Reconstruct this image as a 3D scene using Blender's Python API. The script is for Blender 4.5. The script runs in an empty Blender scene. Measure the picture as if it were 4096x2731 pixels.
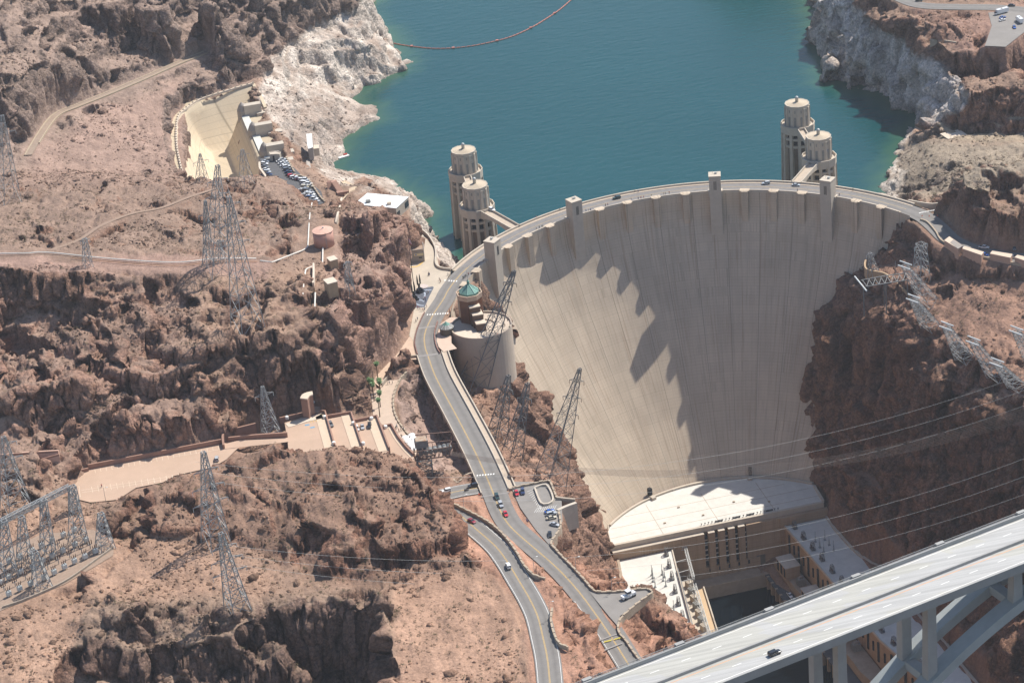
import bpy, bmesh, math, random
import numpy as np
from mathutils import Vector, Matrix
from mathutils.geometry import delaunay_2d_cdt

# ------------------------------------------------------------------ camera, sky, sun, exposure
SC = bpy.context.scene
COL = SC.collection
CAM = np.array([-331.4215, -1083.083, 558.8364])
YAW, PIT, ROL = 0.20164310, 0.46839729, -0.09526651
FPX = 9800.06                                 # focal length in pixels of the 4096 px wide photograph
_cy, _sy = math.cos(YAW), math.sin(YAW)
FWD = np.array([_sy*math.cos(PIT), _cy*math.cos(PIT), -math.sin(PIT)])
_r0 = np.array([_cy, -_sy, 0.0]); _u0 = np.cross(_r0, FWD)
RGT = _r0*math.cos(ROL) + _u0*math.sin(ROL)
UPV = -_r0*math.sin(ROL) + _u0*math.cos(ROL)

cam_data = bpy.data.cameras.new('camera')
cam = bpy.data.objects.new('camera', cam_data)
COL.objects.link(cam)
cam_data.sensor_width = 36.0
cam_data.lens = FPX/4096*36.0
cam_data.clip_start = 1.0
cam_data.clip_end = 12000.0
cam.matrix_world = Matrix(((RGT[0], UPV[0], -FWD[0], CAM[0]), (RGT[1], UPV[1], -FWD[1], CAM[1]),
                           (RGT[2], UPV[2], -FWD[2], CAM[2]), (0, 0, 0, 1)))
SC.camera = cam

SUN_AZ, SUN_EL = math.radians(63.5), math.radians(54.0)    # clockwise from +Y, above the horizon
world = bpy.data.worlds.new('World'); SC.world = world; world.use_nodes = True
wn = world.node_tree.nodes; wl = world.node_tree.links
bg = wn['Background']
sky = wn.new('ShaderNodeTexSky'); sky.sky_type = 'NISHITA'; sky.sun_disc = False
sky.sun_elevation = SUN_EL; sky.sun_rotation = SUN_AZ
sky.air_density = 1.0; sky.dust_density = 1.0; sky.altitude = 600
wl.new(sky.outputs[0], bg.inputs[0]); bg.inputs[1].default_value = 0.095
sun_data = bpy.data.lights.new('sun', 'SUN'); sun_data.energy = 3.9; sun_data.angle = math.radians(0.5)
sun_data.color = (1.0, 0.95, 0.87)
sun = bpy.data.objects.new('sun', sun_data); COL.objects.link(sun)
sdir = Vector((math.sin(SUN_AZ)*math.cos(SUN_EL), math.cos(SUN_AZ)*math.cos(SUN_EL), math.sin(SUN_EL)))
sun.rotation_euler = sdir.to_track_quat('Z', 'Y').to_euler(); sun.location = (0, 0, 900)
SC.view_settings.view_transform = 'Standard'
SC.view_settings.look = 'None'
SC.view_settings.exposure = 0.68
SC.view_settings.gamma = 1.0

# ------------------------------------------------------------------ helpers
PX = 4096/2352.0
def at(x, y, z):
    """survey point: where the line of sight through photo point (x, y) meets height z"""
    d = FWD + ((x*PX-2048)/FPX)*RGT - ((y*PX-1365.5)/FPX)*UPV
    return CAM + d*((z-CAM[2])/d[2])
def topx(P):
    d = P - CAM; q = d@FWD
    return (2048+FPX*(d@RGT)/q)/PX, (1365.5-FPX*(d@UPV)/q)/PX

def smooth(a, b, x):
    t = np.clip((x-a)/(b-a), 0, 1); return t*t*(3-2*t)

def _hash(ix, iy, iz, seed):
    h = (ix.astype(np.uint32)*np.uint32(374761393) + iy.astype(np.uint32)*np.uint32(668265263)
         + iz.astype(np.uint32)*np.uint32(2147483647) + np.uint32(seed*974711+12345))
    h = (h ^ (h >> np.uint32(13)))*np.uint32(1274126177)
    h = (h ^ (h >> np.uint32(16)))*np.uint32(2246822519)
    return (h ^ (h >> np.uint32(15)))
def vnoise(P, s, seed=0):
    """smooth lattice noise in -1..1 at feature size s"""
    Q = P/s; I = np.floor(Q).astype(np.int64); f = Q-I; f = f*f*f*(f*(f*6-15)+10)
    I = I+100000; out = 0
    for dx in (0, 1):
        wx = f[:, 0] if dx else 1-f[:, 0]
        for dy in (0, 1):
            wy = f[:, 1] if dy else 1-f[:, 1]
            for dz in (0, 1):
                wz = f[:, 2] if dz else 1-f[:, 2]
                out = out + wx*wy*wz*(_hash(I[:, 0]+dx, I[:, 1]+dy, I[:, 2]+dz, seed).astype(np.float64)/2147483648.0-1)
    return out
def fbm(P, s, octs, seed=0, gain=.5):
    o = 0; a = 1; t = 0
    for k in range(octs):
        o = o+a*vnoise(P, s/2**k, seed+k*7); t += a; a *= gain
    return o/t
def ridged(P, s, octs, seed=0):
    o = 0; a = 1; t = 0
    for k in range(octs):
        o = o+a*(1-np.abs(vnoise(P, s/2**k, seed+k*7))*2); t += a; a *= .5
    return o/t
def cells(P, s, seed=0, jit=.9):
    """nearest and second nearest distance to scattered seeds, the nearest seed's random value, and a facet tilted about it"""
    Q = P/s; I = np.floor(Q).astype(np.int64); f = Q-I; I = I+100000
    n = len(P); d1 = np.full(n, 9.); d2 = np.full(n, 9.); hv = np.zeros(n, np.uint32); o1 = np.zeros((n, 3))
    for dx in (-1, 0, 1):
        for dy in (-1, 0, 1):
            for dz in (-1, 0, 1):
                h = _hash(I[:, 0]+dx, I[:, 1]+dy, I[:, 2]+dz, seed)
                o = np.stack([((h & 1023)/1023.-.5)*jit+.5+dx-f[:, 0], ((h >> 10 & 1023)/1023.-.5)*jit+.5+dy-f[:, 1], ((h >> 20 & 1023)/1023.-.5)*jit+.5+dz-f[:, 2]], -1)
                d = np.sqrt((o*o).sum(1)); m = d < d1
                d2 = np.where(m, d1, np.minimum(d2, d)); d1 = np.where(m, d, d1); hv = np.where(m, h, hv); o1 = np.where(m[:, None], o, o1)
    h2 = (hv*np.uint32(2654435761)) ^ (hv >> np.uint32(7)); tl = np.stack([(h2 >> k & 255)/127.5-1 for k in (2, 10, 18)], -1)
    return d1, d2, (hv >> 4 & 4095)/4095., -(o1*tl).sum(1)

def tag(o, label, cat, group=None, kind=None):
    if label: o['label'] = label
    if cat: o['category'] = cat
    if group: o['group'] = group
    if kind: o['kind'] = kind
    return o
def structure(o):
    o['kind'] = 'structure'; return o
def empty(name, loc=(0, 0, 0), rz=0.0, label=None, cat=None, group=None):
    o = bpy.data.objects.new(name, None); COL.objects.link(o)
    o.location = loc; o.rotation_euler = (0, 0, rz); o.empty_display_size = .5
    return tag(o, label, cat, group)
def mesh_obj(name, verts, faces, mat, parent=None, flat=True):
    me = bpy.data.meshes.new(name); me.from_pydata([tuple(map(float, v)) for v in verts], [], [list(map(int, f)) for f in faces]); me.update()
    o = bpy.data.objects.new(name, me); COL.objects.link(o)
    if mat:
        for m in (mat if isinstance(mat, (list, tuple)) else [mat]): me.materials.append(m)
    if parent: o.parent = parent
    if not flat:
        for p in me.polygons: p.use_smooth = True
    return o
def grid_obj(name, V, mat, parent=None, colors=None, smooth_=False):
    """V: (rows, cols, 3) array -> one mesh of quads, fast"""
    R, Cn = V.shape[:2]
    me = bpy.data.meshes.new(name)
    i = np.arange(R*Cn).reshape(R, Cn)
    q = np.stack([i[:-1, :-1], i[:-1, 1:], i[1:, 1:], i[1:, :-1]], -1).reshape(-1, 4)
    me.vertices.add(R*Cn); me.vertices.foreach_set('co', V.reshape(-1).astype(np.float32))
    me.loops.add(q.size); me.loops.foreach_set('vertex_index', q.reshape(-1).astype(np.int32))
    me.polygons.add(len(q)); me.polygons.foreach_set('loop_start', (np.arange(len(q))*4).astype(np.int32))
    me.polygons.foreach_set('loop_total', np.full(len(q), 4, np.int32))
    if smooth_: me.polygons.foreach_set('use_smooth', np.ones(len(q), bool))
    me.update(calc_edges=True)
    if colors is not None:
        at_ = me.color_attributes.new('tint', 'FLOAT_COLOR', 'POINT')
        c4 = np.ones((R*Cn, 4), np.float32); c4[:, :colors.shape[-1]] = colors.reshape(R*Cn, -1)
        at_.data.foreach_set('color', c4.reshape(-1))
    o = bpy.data.objects.new(name, me); COL.objects.link(o)
    me.materials.append(mat)
    if parent: o.parent = parent
    return o

class MB:
    """collects boxes, bars and tubes and links them as one mesh"""
    def __init__(s): s.v = []; s.f = []
    def add(s, vs, fs):
        n = len(s.v); s.v += [tuple(map(float, v)) for v in vs]; s.f += [[n+int(i) for i in f] for f in fs]; return s
    def box(s, c, size, rz=0.0, taper=1.0):
        hx, hy, hz = size[0]/2, size[1]/2, size[2]/2; ca, sa = math.cos(rz), math.sin(rz); vs = []
        for z, k in ((-hz, 1), (hz, taper)):
            for x, y in ((-hx, -hy), (hx, -hy), (hx, hy), (-hx, hy)):
                x, y = x*k, y*k; vs.append((c[0]+x*ca-y*sa, c[1]+x*sa+y*ca, c[2]+z))
        return s.add(vs, [(3, 2, 1, 0), (4, 5, 6, 7), (0, 1, 5, 4), (1, 2, 6, 5), (2, 3, 7, 6), (3, 0, 4, 7)])
    def bar(s, a, b, w, h=None, up=(0, 0, 1)):
        a = Vector(a); b = Vector(b); d = b-a
        if d.length < 1e-6: return s
        d.normalize(); u = Vector(up)
        if abs(d.dot(u)) > .95: u = Vector((1, 0, 0))
        x = d.cross(u).normalized()*(w/2); y = x.cross(d).normalized()*((h or w)/2)
        vs = [p+sx*x+sy*y for p in (a, b) for sx, sy in ((-1, -1), (1, -1), (1, 1), (-1, 1))]
        return s.add(vs, [(0, 1, 2, 3), (7, 6, 5, 4), (0, 4, 5, 1), (1, 5, 6, 2), (2, 6, 7, 3), (3, 7, 4, 0)])
    def tube(s, pts, r, n=6, cap=True):
        P = [Vector(p) for p in pts]; rings = []
        for i, p in enumerate(P):
            d = (P[min(i+1, len(P)-1)]-P[max(i-1, 0)]).normalized()
            u = Vector((0, 0, 1)) if abs(d.z) < .95 else Vector((1, 0, 0))
            x = d.cross(u).normalized(); y = x.cross(d); rr = r[i] if isinstance(r, (list, tuple)) else r
            rings.append([p+(x*math.cos(2*math.pi*k/n)+y*math.sin(2*math.pi*k/n))*rr for k in range(n)])
        vs = [v for R in rings for v in R]; fs = []
        for i in range(len(P)-1):
            for k in range(n): fs.append((i*n+k, i*n+(k+1) % n, (i+1)*n+(k+1) % n, (i+1)*n+k))
        if cap: fs += [list(range(n))[::-1], [len(vs)-n+k for k in range(n)]]
        return s.add(vs, fs)
    def lathe(s, c, prof, n=24, a0=0.0, a1=2*math.pi, cap=True):
        full = abs(a1-a0-2*math.pi) < 1e-6; m = n if full else n+1; vs = []; fs = []
        for r, z in prof:
            for k in range(m):
                a = a0+(a1-a0)*k/n; vs.append((c[0]+r*math.cos(a), c[1]+r*math.sin(a), c[2]+z))
        for i in range(len(prof)-1):
            for k in range(n):
                k2 = (k+1) % m; fs.append((i*m+k, i*m+k2, (i+1)*m+k2, (i+1)*m+k))
        if cap and full: fs += [list(range(m))[::-1], [(len(prof)-1)*m+k for k in range(m)]]
        return s.add(vs, fs)
    def prism(s, poly, z0, z1):
        n = len(poly); A = sum(poly[i][0]*poly[(i+1) % n][1]-poly[(i+1) % n][0]*poly[i][1] for i in range(n))
        if A < 0: poly = poly[::-1]
        vs = [(p[0], p[1], z0) for p in poly]+[(p[0], p[1], z1) for p in poly]
        return s.add(vs, [list(range(n))[::-1], list(range(n, 2*n))]+[(i, (i+1) % n, n+(i+1) % n, n+i) for i in range(n)])
    def strip(s, path, prof, closed=False):
        """sweep a profile of (offset to the left, height) along a path of xyz points"""
        P = np.array(path, float); n = len(P); m = len(prof)
        T = np.gradient(P[:, :2], axis=0); T /= np.linalg.norm(T, axis=1)[:, None]+1e-9
        N = np.stack([-T[:, 1], T[:, 0]], -1); vs = []; fs = []
        for i in range(n):
            for o, h in prof: vs.append((P[i, 0]+N[i, 0]*o, P[i, 1]+N[i, 1]*o, P[i, 2]+h))
        for i in range(n-1):
            for k in range(m if closed else m-1):
                k2 = (k+1) % m; fs.append((i*m+k, i*m+k2, (i+1)*m+k2, (i+1)*m+k))
        if closed: fs += [list(range(m)), [(n-1)*m+k for k in range(m)][::-1]]
        return s.add(vs, fs)
    def wall(s, path, w, h0, h1):
        return s.strip(path, [(-w/2, h0), (-w/2, h1), (w/2, h1), (w/2, h0)], True)
    def xform(s, M):
        s.v = [tuple(M @ Vector(v)) for v in s.v]; return s
    def build(s, name, mat, parent=None, flat=True):
        o = mesh_obj(name, s.v, s.f, mat, parent, flat)
        return o

def children(o): return [c for c in bpy.data.objects if c.parent == o]
_kids = {}
def copy_tree(o, parent=None):
    c = o.copy(); COL.objects.link(c)
    if parent: c.parent = parent
    for ch in list(o.children): copy_tree(ch, c)
    return c

def resample(path, step):
    P = np.array(path, float); d = np.r_[0, np.cumsum(np.linalg.norm(np.diff(P, axis=0), axis=1))]
    n = max(2, int(d[-1]/step)+1); t = np.linspace(0, d[-1], n)
    return np.stack([np.interp(t, d, P[:, k]) for k in range(P.shape[1])], -1)
def spline(path, step):
    """Catmull-Rom through the points, evenly resampled"""
    P = np.array(path, float); n = len(P); out = []
    for i in range(n-1):
        p0, p1, p2, p3 = P[max(i-1, 0)], P[i], P[i+1], P[min(i+2, n-1)]
        for t in np.linspace(0, 1, 12, endpoint=False):
            out.append(.5*(2*p1+(p2-p0)*t+(2*p0-5*p1+4*p2-p3)*t*t+(3*p1-p0-3*p2+p3)*t**3))
    out.append(P[-1]); return resample(out, step)

# ------------------------------------------------------------------ materials
def mat(name, col, rough=.85, metal=0.0, var=.12, vscale=.4, bump=0.0, bscale=1.0, col2=None, spec=None):
    """plain surface with soft blotches and fine grain"""
    m = bpy.data.materials.new(name); m.use_nodes = True; nt = m.node_tree; N = nt.nodes; L = nt.links
    b = N['Principled BSDF']; b.inputs['Roughness'].default_value = rough; b.inputs['Metallic'].default_value = metal
    if spec is not None: b.inputs['Specular IOR Level'].default_value = spec
    tc = N.new('ShaderNodeTexCoord'); nz = N.new('ShaderNodeTexNoise'); nz.inputs['Scale'].default_value = vscale
    nz.inputs['Detail'].default_value = 6; nz.inputs['Roughness'].default_value = .65
    L.new(tc.outputs['Object'], nz.inputs['Vector'])
    mp = N.new('ShaderNodeMapRange'); mp.inputs['From Min'].default_value = .3; mp.inputs['From Max'].default_value = .7
    L.new(nz.outputs['Fac'], mp.inputs['Value'])
    mx = N.new('ShaderNodeMix'); mx.data_type = 'RGBA'
    c2 = col2 or tuple(c*(1-var) for c in col); c1 = col if col2 else tuple(min(1, c*(1+var)) for c in col)
    mx.inputs[6].default_value = (*c2, 1); mx.inputs[7].default_value = (*c1, 1)
    L.new(mp.outputs[0], mx.inputs[0]); L.new(mx.outputs[2], b.inputs['Base Color'])
    if bump:
        n2 = N.new('ShaderNodeTexNoise'); n2.inputs['Scale'].default_value = bscale; n2.inputs['Detail'].default_value = 5
        L.new(tc.outputs['Object'], n2.inputs['Vector'])
        bp = N.new('ShaderNodeBump'); bp.inputs['Strength'].default_value = 1; bp.inputs['Distance'].default_value = bump
        L.new(n2.outputs['Fac'], bp.inputs['Height']); L.new(bp.outputs[0], b.inputs['Normal'])
    return m
# ------------------------------------------------------------------ where the big things lie (metres, crest road = 0)
LAKE_Z, RIVER_Z = -40.0, -179.0
R_UP, R_DN = 152.4, 138.7                     # crest arc about the origin
_TZ = np.array([-10, 0, 8, 15, 30, 50, 80, 110, 140, 190.]); _TD = np.array([0, 0, .5, 2, 8, 18.5, 37, 57, 80, 120.])
def face_rc(z):                               # radius and centre of the downstream face at height z
    s = np.interp(-np.asarray(z, float), _TZ, _TD)/80.2
    return 138.7-55.7*s, -24.5*s
def arc(r, a0, a1, z=0.0, n=60, cy=0.0):
    return [(r*math.sin(a), cy+r*math.cos(a), z) for a in np.linspace(a0, a1, n)]
def A3(L): return [tuple(at(*p)) for p in L]
AL, AR = -1.27, 1.10                          # where the arc of the crest begins and ends
# downstream side of the road after the arc, Nevada side
NV_PATH = spline([tuple(x) for x in arc(145.6, -.87, -1.08, 0, 5)]+A3([(1018.6, 687, 0), (996.7, 720, 0), (982, 749, 0), (974.7, 773, 0), (976.5, 797, 0), (983, 817, 0), (995, 852, 0), (1010, 884, 0), (1050, 958, 0), (1090.4, 1036, 0), (1120, 1101, 0), (1136, 1140, 0),
                  (1147, 1168, 0), (1165, 1200, 0), (1192, 1228, 0), (1263, 1289, -.3), (1301, 1326, -.8), (1341, 1373, -1.2), (1398, 1453, -2), (1450, 1535, -2.5), (1520, 1640, -3)]), 3.0)
HAIR_PATH = spline(A3([(1098, 1120, 0), (1050, 1128, .3), (1012, 1140, .5), (1012, 1160, .7), (1054, 1181, 1), (1094, 1215, 1.3), (1138, 1254, 1.7), (1165, 1289, 2), (1190, 1330, 2.4), (1215, 1372, 2.8),
                   (1235, 1415, 3.2), (1248, 1467, 3.7), (1257, 1510, 4.2), (1263, 1568, 5), (1268, 1650, 6)]), 3.0)
AZ_PATH = spline([tuple(x) for x in arc(145.6, .86, 1.06, 0, 5)]+A3([(2118, 496, 0), (2150, 520, 0), (2185, 552, 0), (2240, 575, 0), (2300, 588, 0), (2352, 594, 0), (2420, 598, 0), (2520, 600, 0)]), 3.0)
TOP_PATH = spline(A3([(2000, -40, 14), (2060, -8, 14), (2115, 12, 14), (2200, 16, 14), (2280, 17, 14), (2340, 22, 14), (2420, 30, 14), (2500, 40, 14)]), 3.0)
CHANNEL = spline(A3([(66, 357, 24), (95, 308, 24), (128, 266, 23), (178, 244, 22.5), (250, 215, 21.5), (330, 181, 20), (400, 150, 18.5), (473, 121, 17)]), 3.0)
PIPE = spline(A3([(-60, 589, 67), (60, 588, 66), (110, 586, 65), (250, 600, 60), (400, 609, 56.5), (500, 600, 54), (590, 600, 49)]), 4.0)
TRAIL = spline(A3([(100, 580, 64), (180, 552, 61), (230, 520, 57), (300, 492, 52), (370, 478, 48), (430, 455, 44), (500, 432, 38)]), 4.0)
GARAGE = [tuple(p[:2]) for p in A3([(163, 1135, 9), (185, 1100, 9), (205, 1079, 9), (512, 1014, 9), (560, 1018, 9), (660, 1010, 9), (660, 1080, 9), (480, 1110, 9), (400, 1120, 9), (300, 1160, 9), (200, 1165, 9)])]
TERR = [tuple(p[:2]) for p in A3([(560, 1000, 5), (640, 972, 5), (735, 948, 5), (810, 946, 5), (868, 956, 5), (900, 1040, 5), (850, 1060, 5), (640, 1060, 5), (560, 1040, 5)])]
WALK = [tuple(p[:2]) for p in A3([(958, 795, 0), (957, 825, 0), (918, 825, 0), (886, 862, 0), (875, 890, 0), (855, 875, 0), (880, 845, 0), (910, 815, 0), (942, 770, 0), (958, 770, 0)])]
LOWALK = [tuple(p[:2]) for p in A3([(872, 886, -1), (890, 872, -1), (920, 872, -1), (904, 905, -1), (903, 940, -1), (913, 970, -1), (938, 1005, -1), (960, 1040, -1), (945, 1052, -1), (920, 1010, -1), (900, 984, -1), (876, 976, -1), (858, 962, -1), (852, 905, -1)])]
PLAZA = [tuple(p[:2]) for p in A3([(1035, 625, 0), (985, 720, 0), (955, 790, 0), (940, 770, 0), (950, 715, 0), (945, 640, 0), (940, 600, 0), (975, 590, 0), (962, 530, 0), (905, 505, 0), (930, 510, 0), (972, 540, 0), (1000, 575, 0), (1008, 610, 0)])]
CARLOT = [tuple(p[:2]) for p in A3([(598, 364, 4), (650, 360, 4), (690, 400, 4), (738, 440, 4), (745, 466, 4), (712, 476, 4), (680, 450, 4), (640, 440, 4), (600, 425, 4)])]
SNACK = [tuple(p[:2]) for p in A3([(810, 468, 0), (840, 440, 0), (945, 455, 0), (935, 505, 0), (905, 505, 0), (860, 500, 0), (800, 490, 0)])]
VISLOT = [tuple(p[:2]) for p in A3([(1168, 1105, 0), (1258, 1106, 0), (1275, 1135, 0), (1290, 1150, 0), (1292, 1195, 0), (1285, 1218, 0), (1263, 1252, 0), (1230, 1215, 0), (1195, 1165, 0)])]
PULLOUT = [tuple(p[:2]) for p in A3([(1352, 1356, -1), (1385, 1361, -1), (1430, 1358, -1), (1484, 1350, -1), (1497, 1361, -1), (1462, 1388, -1), (1425, 1418, -2), (1418, 1440, -2), (1400, 1420, -2)])]
SWITCH = [tuple(p[:2]) for p in A3([(-60, 1290, 12), (0, 1265, 12), (100, 1225, 12), (215, 1215, 12), (262, 1255, 12), (260, 1275, 12), (150, 1340, 12), (10, 1398, 12), (-60, 1430, 12)])]
AZLOT = [tuple(p[:2]) for p in A3([(2270, 30, 14), (2352, 20, 14), (2450, 30, 14), (2450, 70, 14), (2352, 75, 14), (2310, 108, 14), (2262, 106, 14), (2278, 60, 14)])]
TANKPAD = [tuple(p[:2]) for p in A3([(700, 560, 36), (722, 500, 36), (762, 500, 36), (770, 560, 36), (760, 600, 36), (700, 600, 36)])]
SPILL = [tuple(p[:2]) for p in A3([(583, 195, 0), (455, 232, 0), (427, 255, 0), (427, 420, 0)])]+[tuple(p[:2]) for p in A3([(600, 415, -9), (555, 290, -9), (572, 225, -4)])]

def poly_dist(X, Y, poly):
    """signed distance to a polygon, negative inside"""
    P = np.array(poly, float); n = len(P); d = np.full(X.shape, 1e9); ins = np.zeros(X.shape, bool)
    for i in range(n):
        a = P[i]; b = P[(i+1) % n]; e = b-a; L2 = e@e+1e-9
        t = np.clip(((X-a[0])*e[0]+(Y-a[1])*e[1])/L2, 0, 1)
        d = np.minimum(d, np.hypot(X-a[0]-t*e[0], Y-a[1]-t*e[1]))
        c = ((a[1] > Y) != (b[1] > Y)); 
        with np.errstate(divide='ignore', invalid='ignore'):
            xi = a[0]+(Y-a[1])/(b[1]-a[1]+1e-12)*(b[0]-a[0])
        ins ^= c & (X < xi)
    return np.where(ins, -d, d)
def path_dist(X, Y, path):
    """distance to a path and the path's height at the nearest point"""
    P = np.array(path, float); d = np.full(X.shape, 1e9); z = np.zeros(X.shape)
    for i in range(len(P)-1):
        a = P[i]; e = P[i+1]-a; L2 = e[:2]@e[:2]+1e-9
        t = np.clip(((X-a[0])*e[0]+(Y-a[1])*e[1])/L2, 0, 1)
        q = np.hypot(X-a[0]-t*e[0], Y-a[1]-t*e[1]); m = q < d
        d = np.where(m, q, d); z = np.where(m, a[2]+t*e[2], z)
    return d, z

def K(ox, oy, s):
    """survey from an enlarged window of the photograph: corner (ox, oy) of the full picture, enlargement s"""
    return lambda x, y, z: tuple(at((ox+x/s)/PX, (oy+y/s)/PX, z))
kA, kB, kC, kD = K(1640, 1050, 3.136), K(1600, 800, 3.484), K(1760, 540, 3.484), K(1030, 620, 5.6)
kE, kG, kH, kI = K(700, 320, 3.733), K(1400, 1520, 3.267), K(1640, 1700, 3.136), K(3380, 950, 2.57)
kT = lambda i, j: K(1024*i, 682.8*j, 2.296)
def M3(k, L): return [k(*p) for p in L]
SPILL_ARC = spline([(-241.5, 286, 0), (-239, 340, 0), (-233, 385, 0), (-226, 400, 0), (-215, 412.5, 0), (-196, 420.5, 0), (-178, 426, 0)], 2.0)
# ------------------------------------------------------------------ terrain
CONTACT = ([(-101, 95, -30), (-92.5, 79.2, -52), (-77.2, 67.9, -85), (-65.7, 47.6, -121), (-59.8, 33.8, -141), (-58, 28, -150)],
           [(132, 45.5, -3), (122, 60, -15), (110.9, 72.8, -29), (97, 79, -44), (85.4, 81.8, -57.5), (75, 74, -79), (68.3, 63.7, -100), (62, 50, -121), (58.7, 36, -140), (57, 30, -150)])
def build_terrain():
    pts = []
    def W(L): pts.extend(resample(np.array(L, float), 5.0).tolist())       # a break line in world metres
    def D(L): W(A3(L))                                                     # a break line surveyed from the photograph
    def S(p): pts.append(tuple(at(*p)))
    # --- lake shore, Nevada side (water line) and the bed beside it
    shoreL = [(827, -60), (829, 5), (850, 30), (866, 37), (853, 47), (878, 65), (900, 100), (930, 132), (923, 145), (924, 164), (863, 184), (838, 190), (818, 210), (811, 231),
              (838, 240), (853, 237), (890, 257), (863, 272), (823, 285), (808, 297), (778, 320), (774, 337), (779, 355), (773, 375), (785, 395), (838, 407), (918, 416), (938, 442), (990, 487), (966, 523), (988, 540), (1013, 577), (1043, 607)]
    sl = [at(x, y, LAKE_Z+.3) for x, y in shoreL]; W(sl)
    W([(p[0]+14, p[1]-3, -50) for p in sl]); W([(p[0]+45, p[1]-12, -80) for p in sl])
    shoreR = [(1838, -60), (1850, 5), (1874, 32), (1871, 50), (1881, 100), (1889, 129), (1909, 160), (1939, 172), (1954, 197), (2004, 210), (2024, 220), (2064, 230), (2086, 242), (2111, 272), (2106, 295), (2079, 327), (2061, 357), (2040, 395), (2026, 437), (2060, 455), (2110, 470)]
    sr = [at(x, y, LAKE_Z+.3) for x, y in shoreR]; W(sr)
    W([(p[0]-6, p[1]-4, -52) for p in sr[:14]]); W([(p[0]-40, p[1]-12, -85) for p in sr[:14]]); W([(p[0]-16, p[1]-1, -50) for p in sr[14:]]); W([(p[0]-45, p[1], -80) for p in sr[14:]])
    W([(0, 260, -110), (40, 400, -110), (90, 620, -110), (140, 900, -110)]); W([(0, 175, -110), (-60, 160, -100), (70, 160, -100)]); W([(-48, 70, -160), (-30, 85, -165), (0, 90, -165), (30, 85, -165), (46, 70, -160)]); W([(-60, 110, -115), (-30, 125, -130), (0, 130, -130), (30, 125, -130), (58, 112, -115)]); W([(-40, 52, -170), (0, 62, -170), (40, 54, -170)])
    # --- bleached slopes on the left shore
    D([(838, -30, 0), (835, 5, -1), (820, 25, -1), (755, 45, -1), (700, 75, -1), (640, 122, -1), (625, 160, -2), (632, 200, -6), (650, 240, -8)])
    D([(860, 70, -24), (850, 110, -18), (800, 90, -10), (740, 110, -8), (800, 150, -25), (860, 150, -28)]); D([(660, 190, -10), (720, 180, -20), (790, 200, -36)])
    D([(590, 200, -2), (640, 250, -10), (700, 290, -18), (770, 300, -34), (840, 255, -33), (875, 255, -35)]); D([(640, 310, -8), (690, 340, -14), (740, 350, -28)]); D([(690, 360, -10), (730, 385, -15), (765, 385, -34)])
    D([(655, 300, -6), (650, 340, -1), (670, 365, 2)]); D([(598, 200, 0), (612, 260, -4), (630, 310, -4)])
    # --- point with the snack building
    D([(700, 395, 3), (750, 430, 3), (790, 445, 2), (830, 432, 1), (850, 420, -6), (910, 428, -16), (935, 455, -18), (965, 485, -26)]); D([(780, 405, -22), (800, 420, -6)]); D([(945, 490, -8), (965, 505, -24)])
    # --- mountain, top left
    D([(-80, 400, 30), (0, 385, 27), (40, 375, 26)]); D([(-80, 200, 62), (0, 200, 58), (150, 160, 46), (300, 112, 30), (420, 75, 27), (560, 60, 21), (625, 85, 9)])
    D([(-80, 0, 86), (0, 0, 83), (150, 0, 66), (240, 0, 52), (310, 20, 43), (400, 26, 38), (470, 2, 38), (520, 6, 35), (600, 0, 32), (700, 0, 20), (780, 0, 9)])
    D([(-100, -160, 120), (150, -160, 100), (300, -150, 84), (470, -150, 74), (600, -150, 60), (760, -150, 30), (830, -130, 4)]); W([(-480, 880, 180), (-350, 880, 160), (-200, 880, 110), (-100, 880, 50)])
    D([(250, -12, 66), (320, -8, 63), (400, -6, 60), (465, -20, 58)])
    D([(140, 240, 28), (60, 300, 30), (0, 330, 32)]); D([(200, 190, 30), (330, 150, 25), (440, 110, 21)])
    W(CHANNEL)
    D([(65, 410, 22), (200, 372, 15), (300, 330, 12), (385, 300, 7), (417, 262, 3)]); D([(420, 275, 3), (420, 415, 3)]); D([(410, 250, 4), (455, 225, 2), (585, 188, 1)]); D([(480, 175, 10), (560, 178, 4)]); D([(350, 240, 14), (430, 200, 10)])
    # --- spillway basin below the wall
    W([(x, y, -12) for x, y in SPILL[1:4]]); W([(-215, 395, -40), (-215, 280, -45)])
    # --- knolls before the spillway, trail, terrace with the pipe
    D([(-80, 430, 52), (0, 420, 48), (60, 425, 47), (145, 414, 46), (250, 408, 43), (350, 404, 40), (430, 411, 33), (480, 409, 29), (555, 402, 30), (600, 412, 29), (640, 424, 27), (666, 427, 25), (686, 452, 22), (700, 476, 23)]); W([(-176, 199, 5), (-174, 190, 6), (-171, 178, 9), (-165, 168, 12)])
    D([(0, 500, 56), (200, 480, 53), (400, 480, 44), (560, 480, 36), (660, 490, 30)]); W(TRAIL); W(PIPE)
    D([(-80, 592, 69), (0, 592, 68), (110, 590, 66), (250, 604, 60), (400, 612, 56), (500, 605, 53), (600, 605, 48), (690, 585, 38)])
    D([(-80, 625, 67), (0, 622, 65), (150, 630, 63), (300, 628, 59), (400, 622, 56), (470, 624, 54), (540, 645, 50), (610, 650, 47), (690, 630, 41)]); S((650, 540, 40)); S((600, 560, 44)); S((680, 560, 37))
    D([(-60, 680, 54), (100, 680, 53), (300, 680, 51), (450, 680, 48), (600, 690, 45)])
    D([(-60, 800, 41), (0, 800, 40), (150, 800, 40), (300, 790, 41), (450, 790, 40), (560, 800, 38), (650, 800, 37), (740, 815, 34), (800, 840, 22), (850, 850, 8)])
    D([(-60, 900, 34), (0, 905, 32), (150, 905, 31), (270, 915, 26), (340, 905, 27), (420, 885, 29), (530, 845, 32), (600, 850, 30), (700, 860, 26), (790, 890, 12), (845, 920, 4)])
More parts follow.
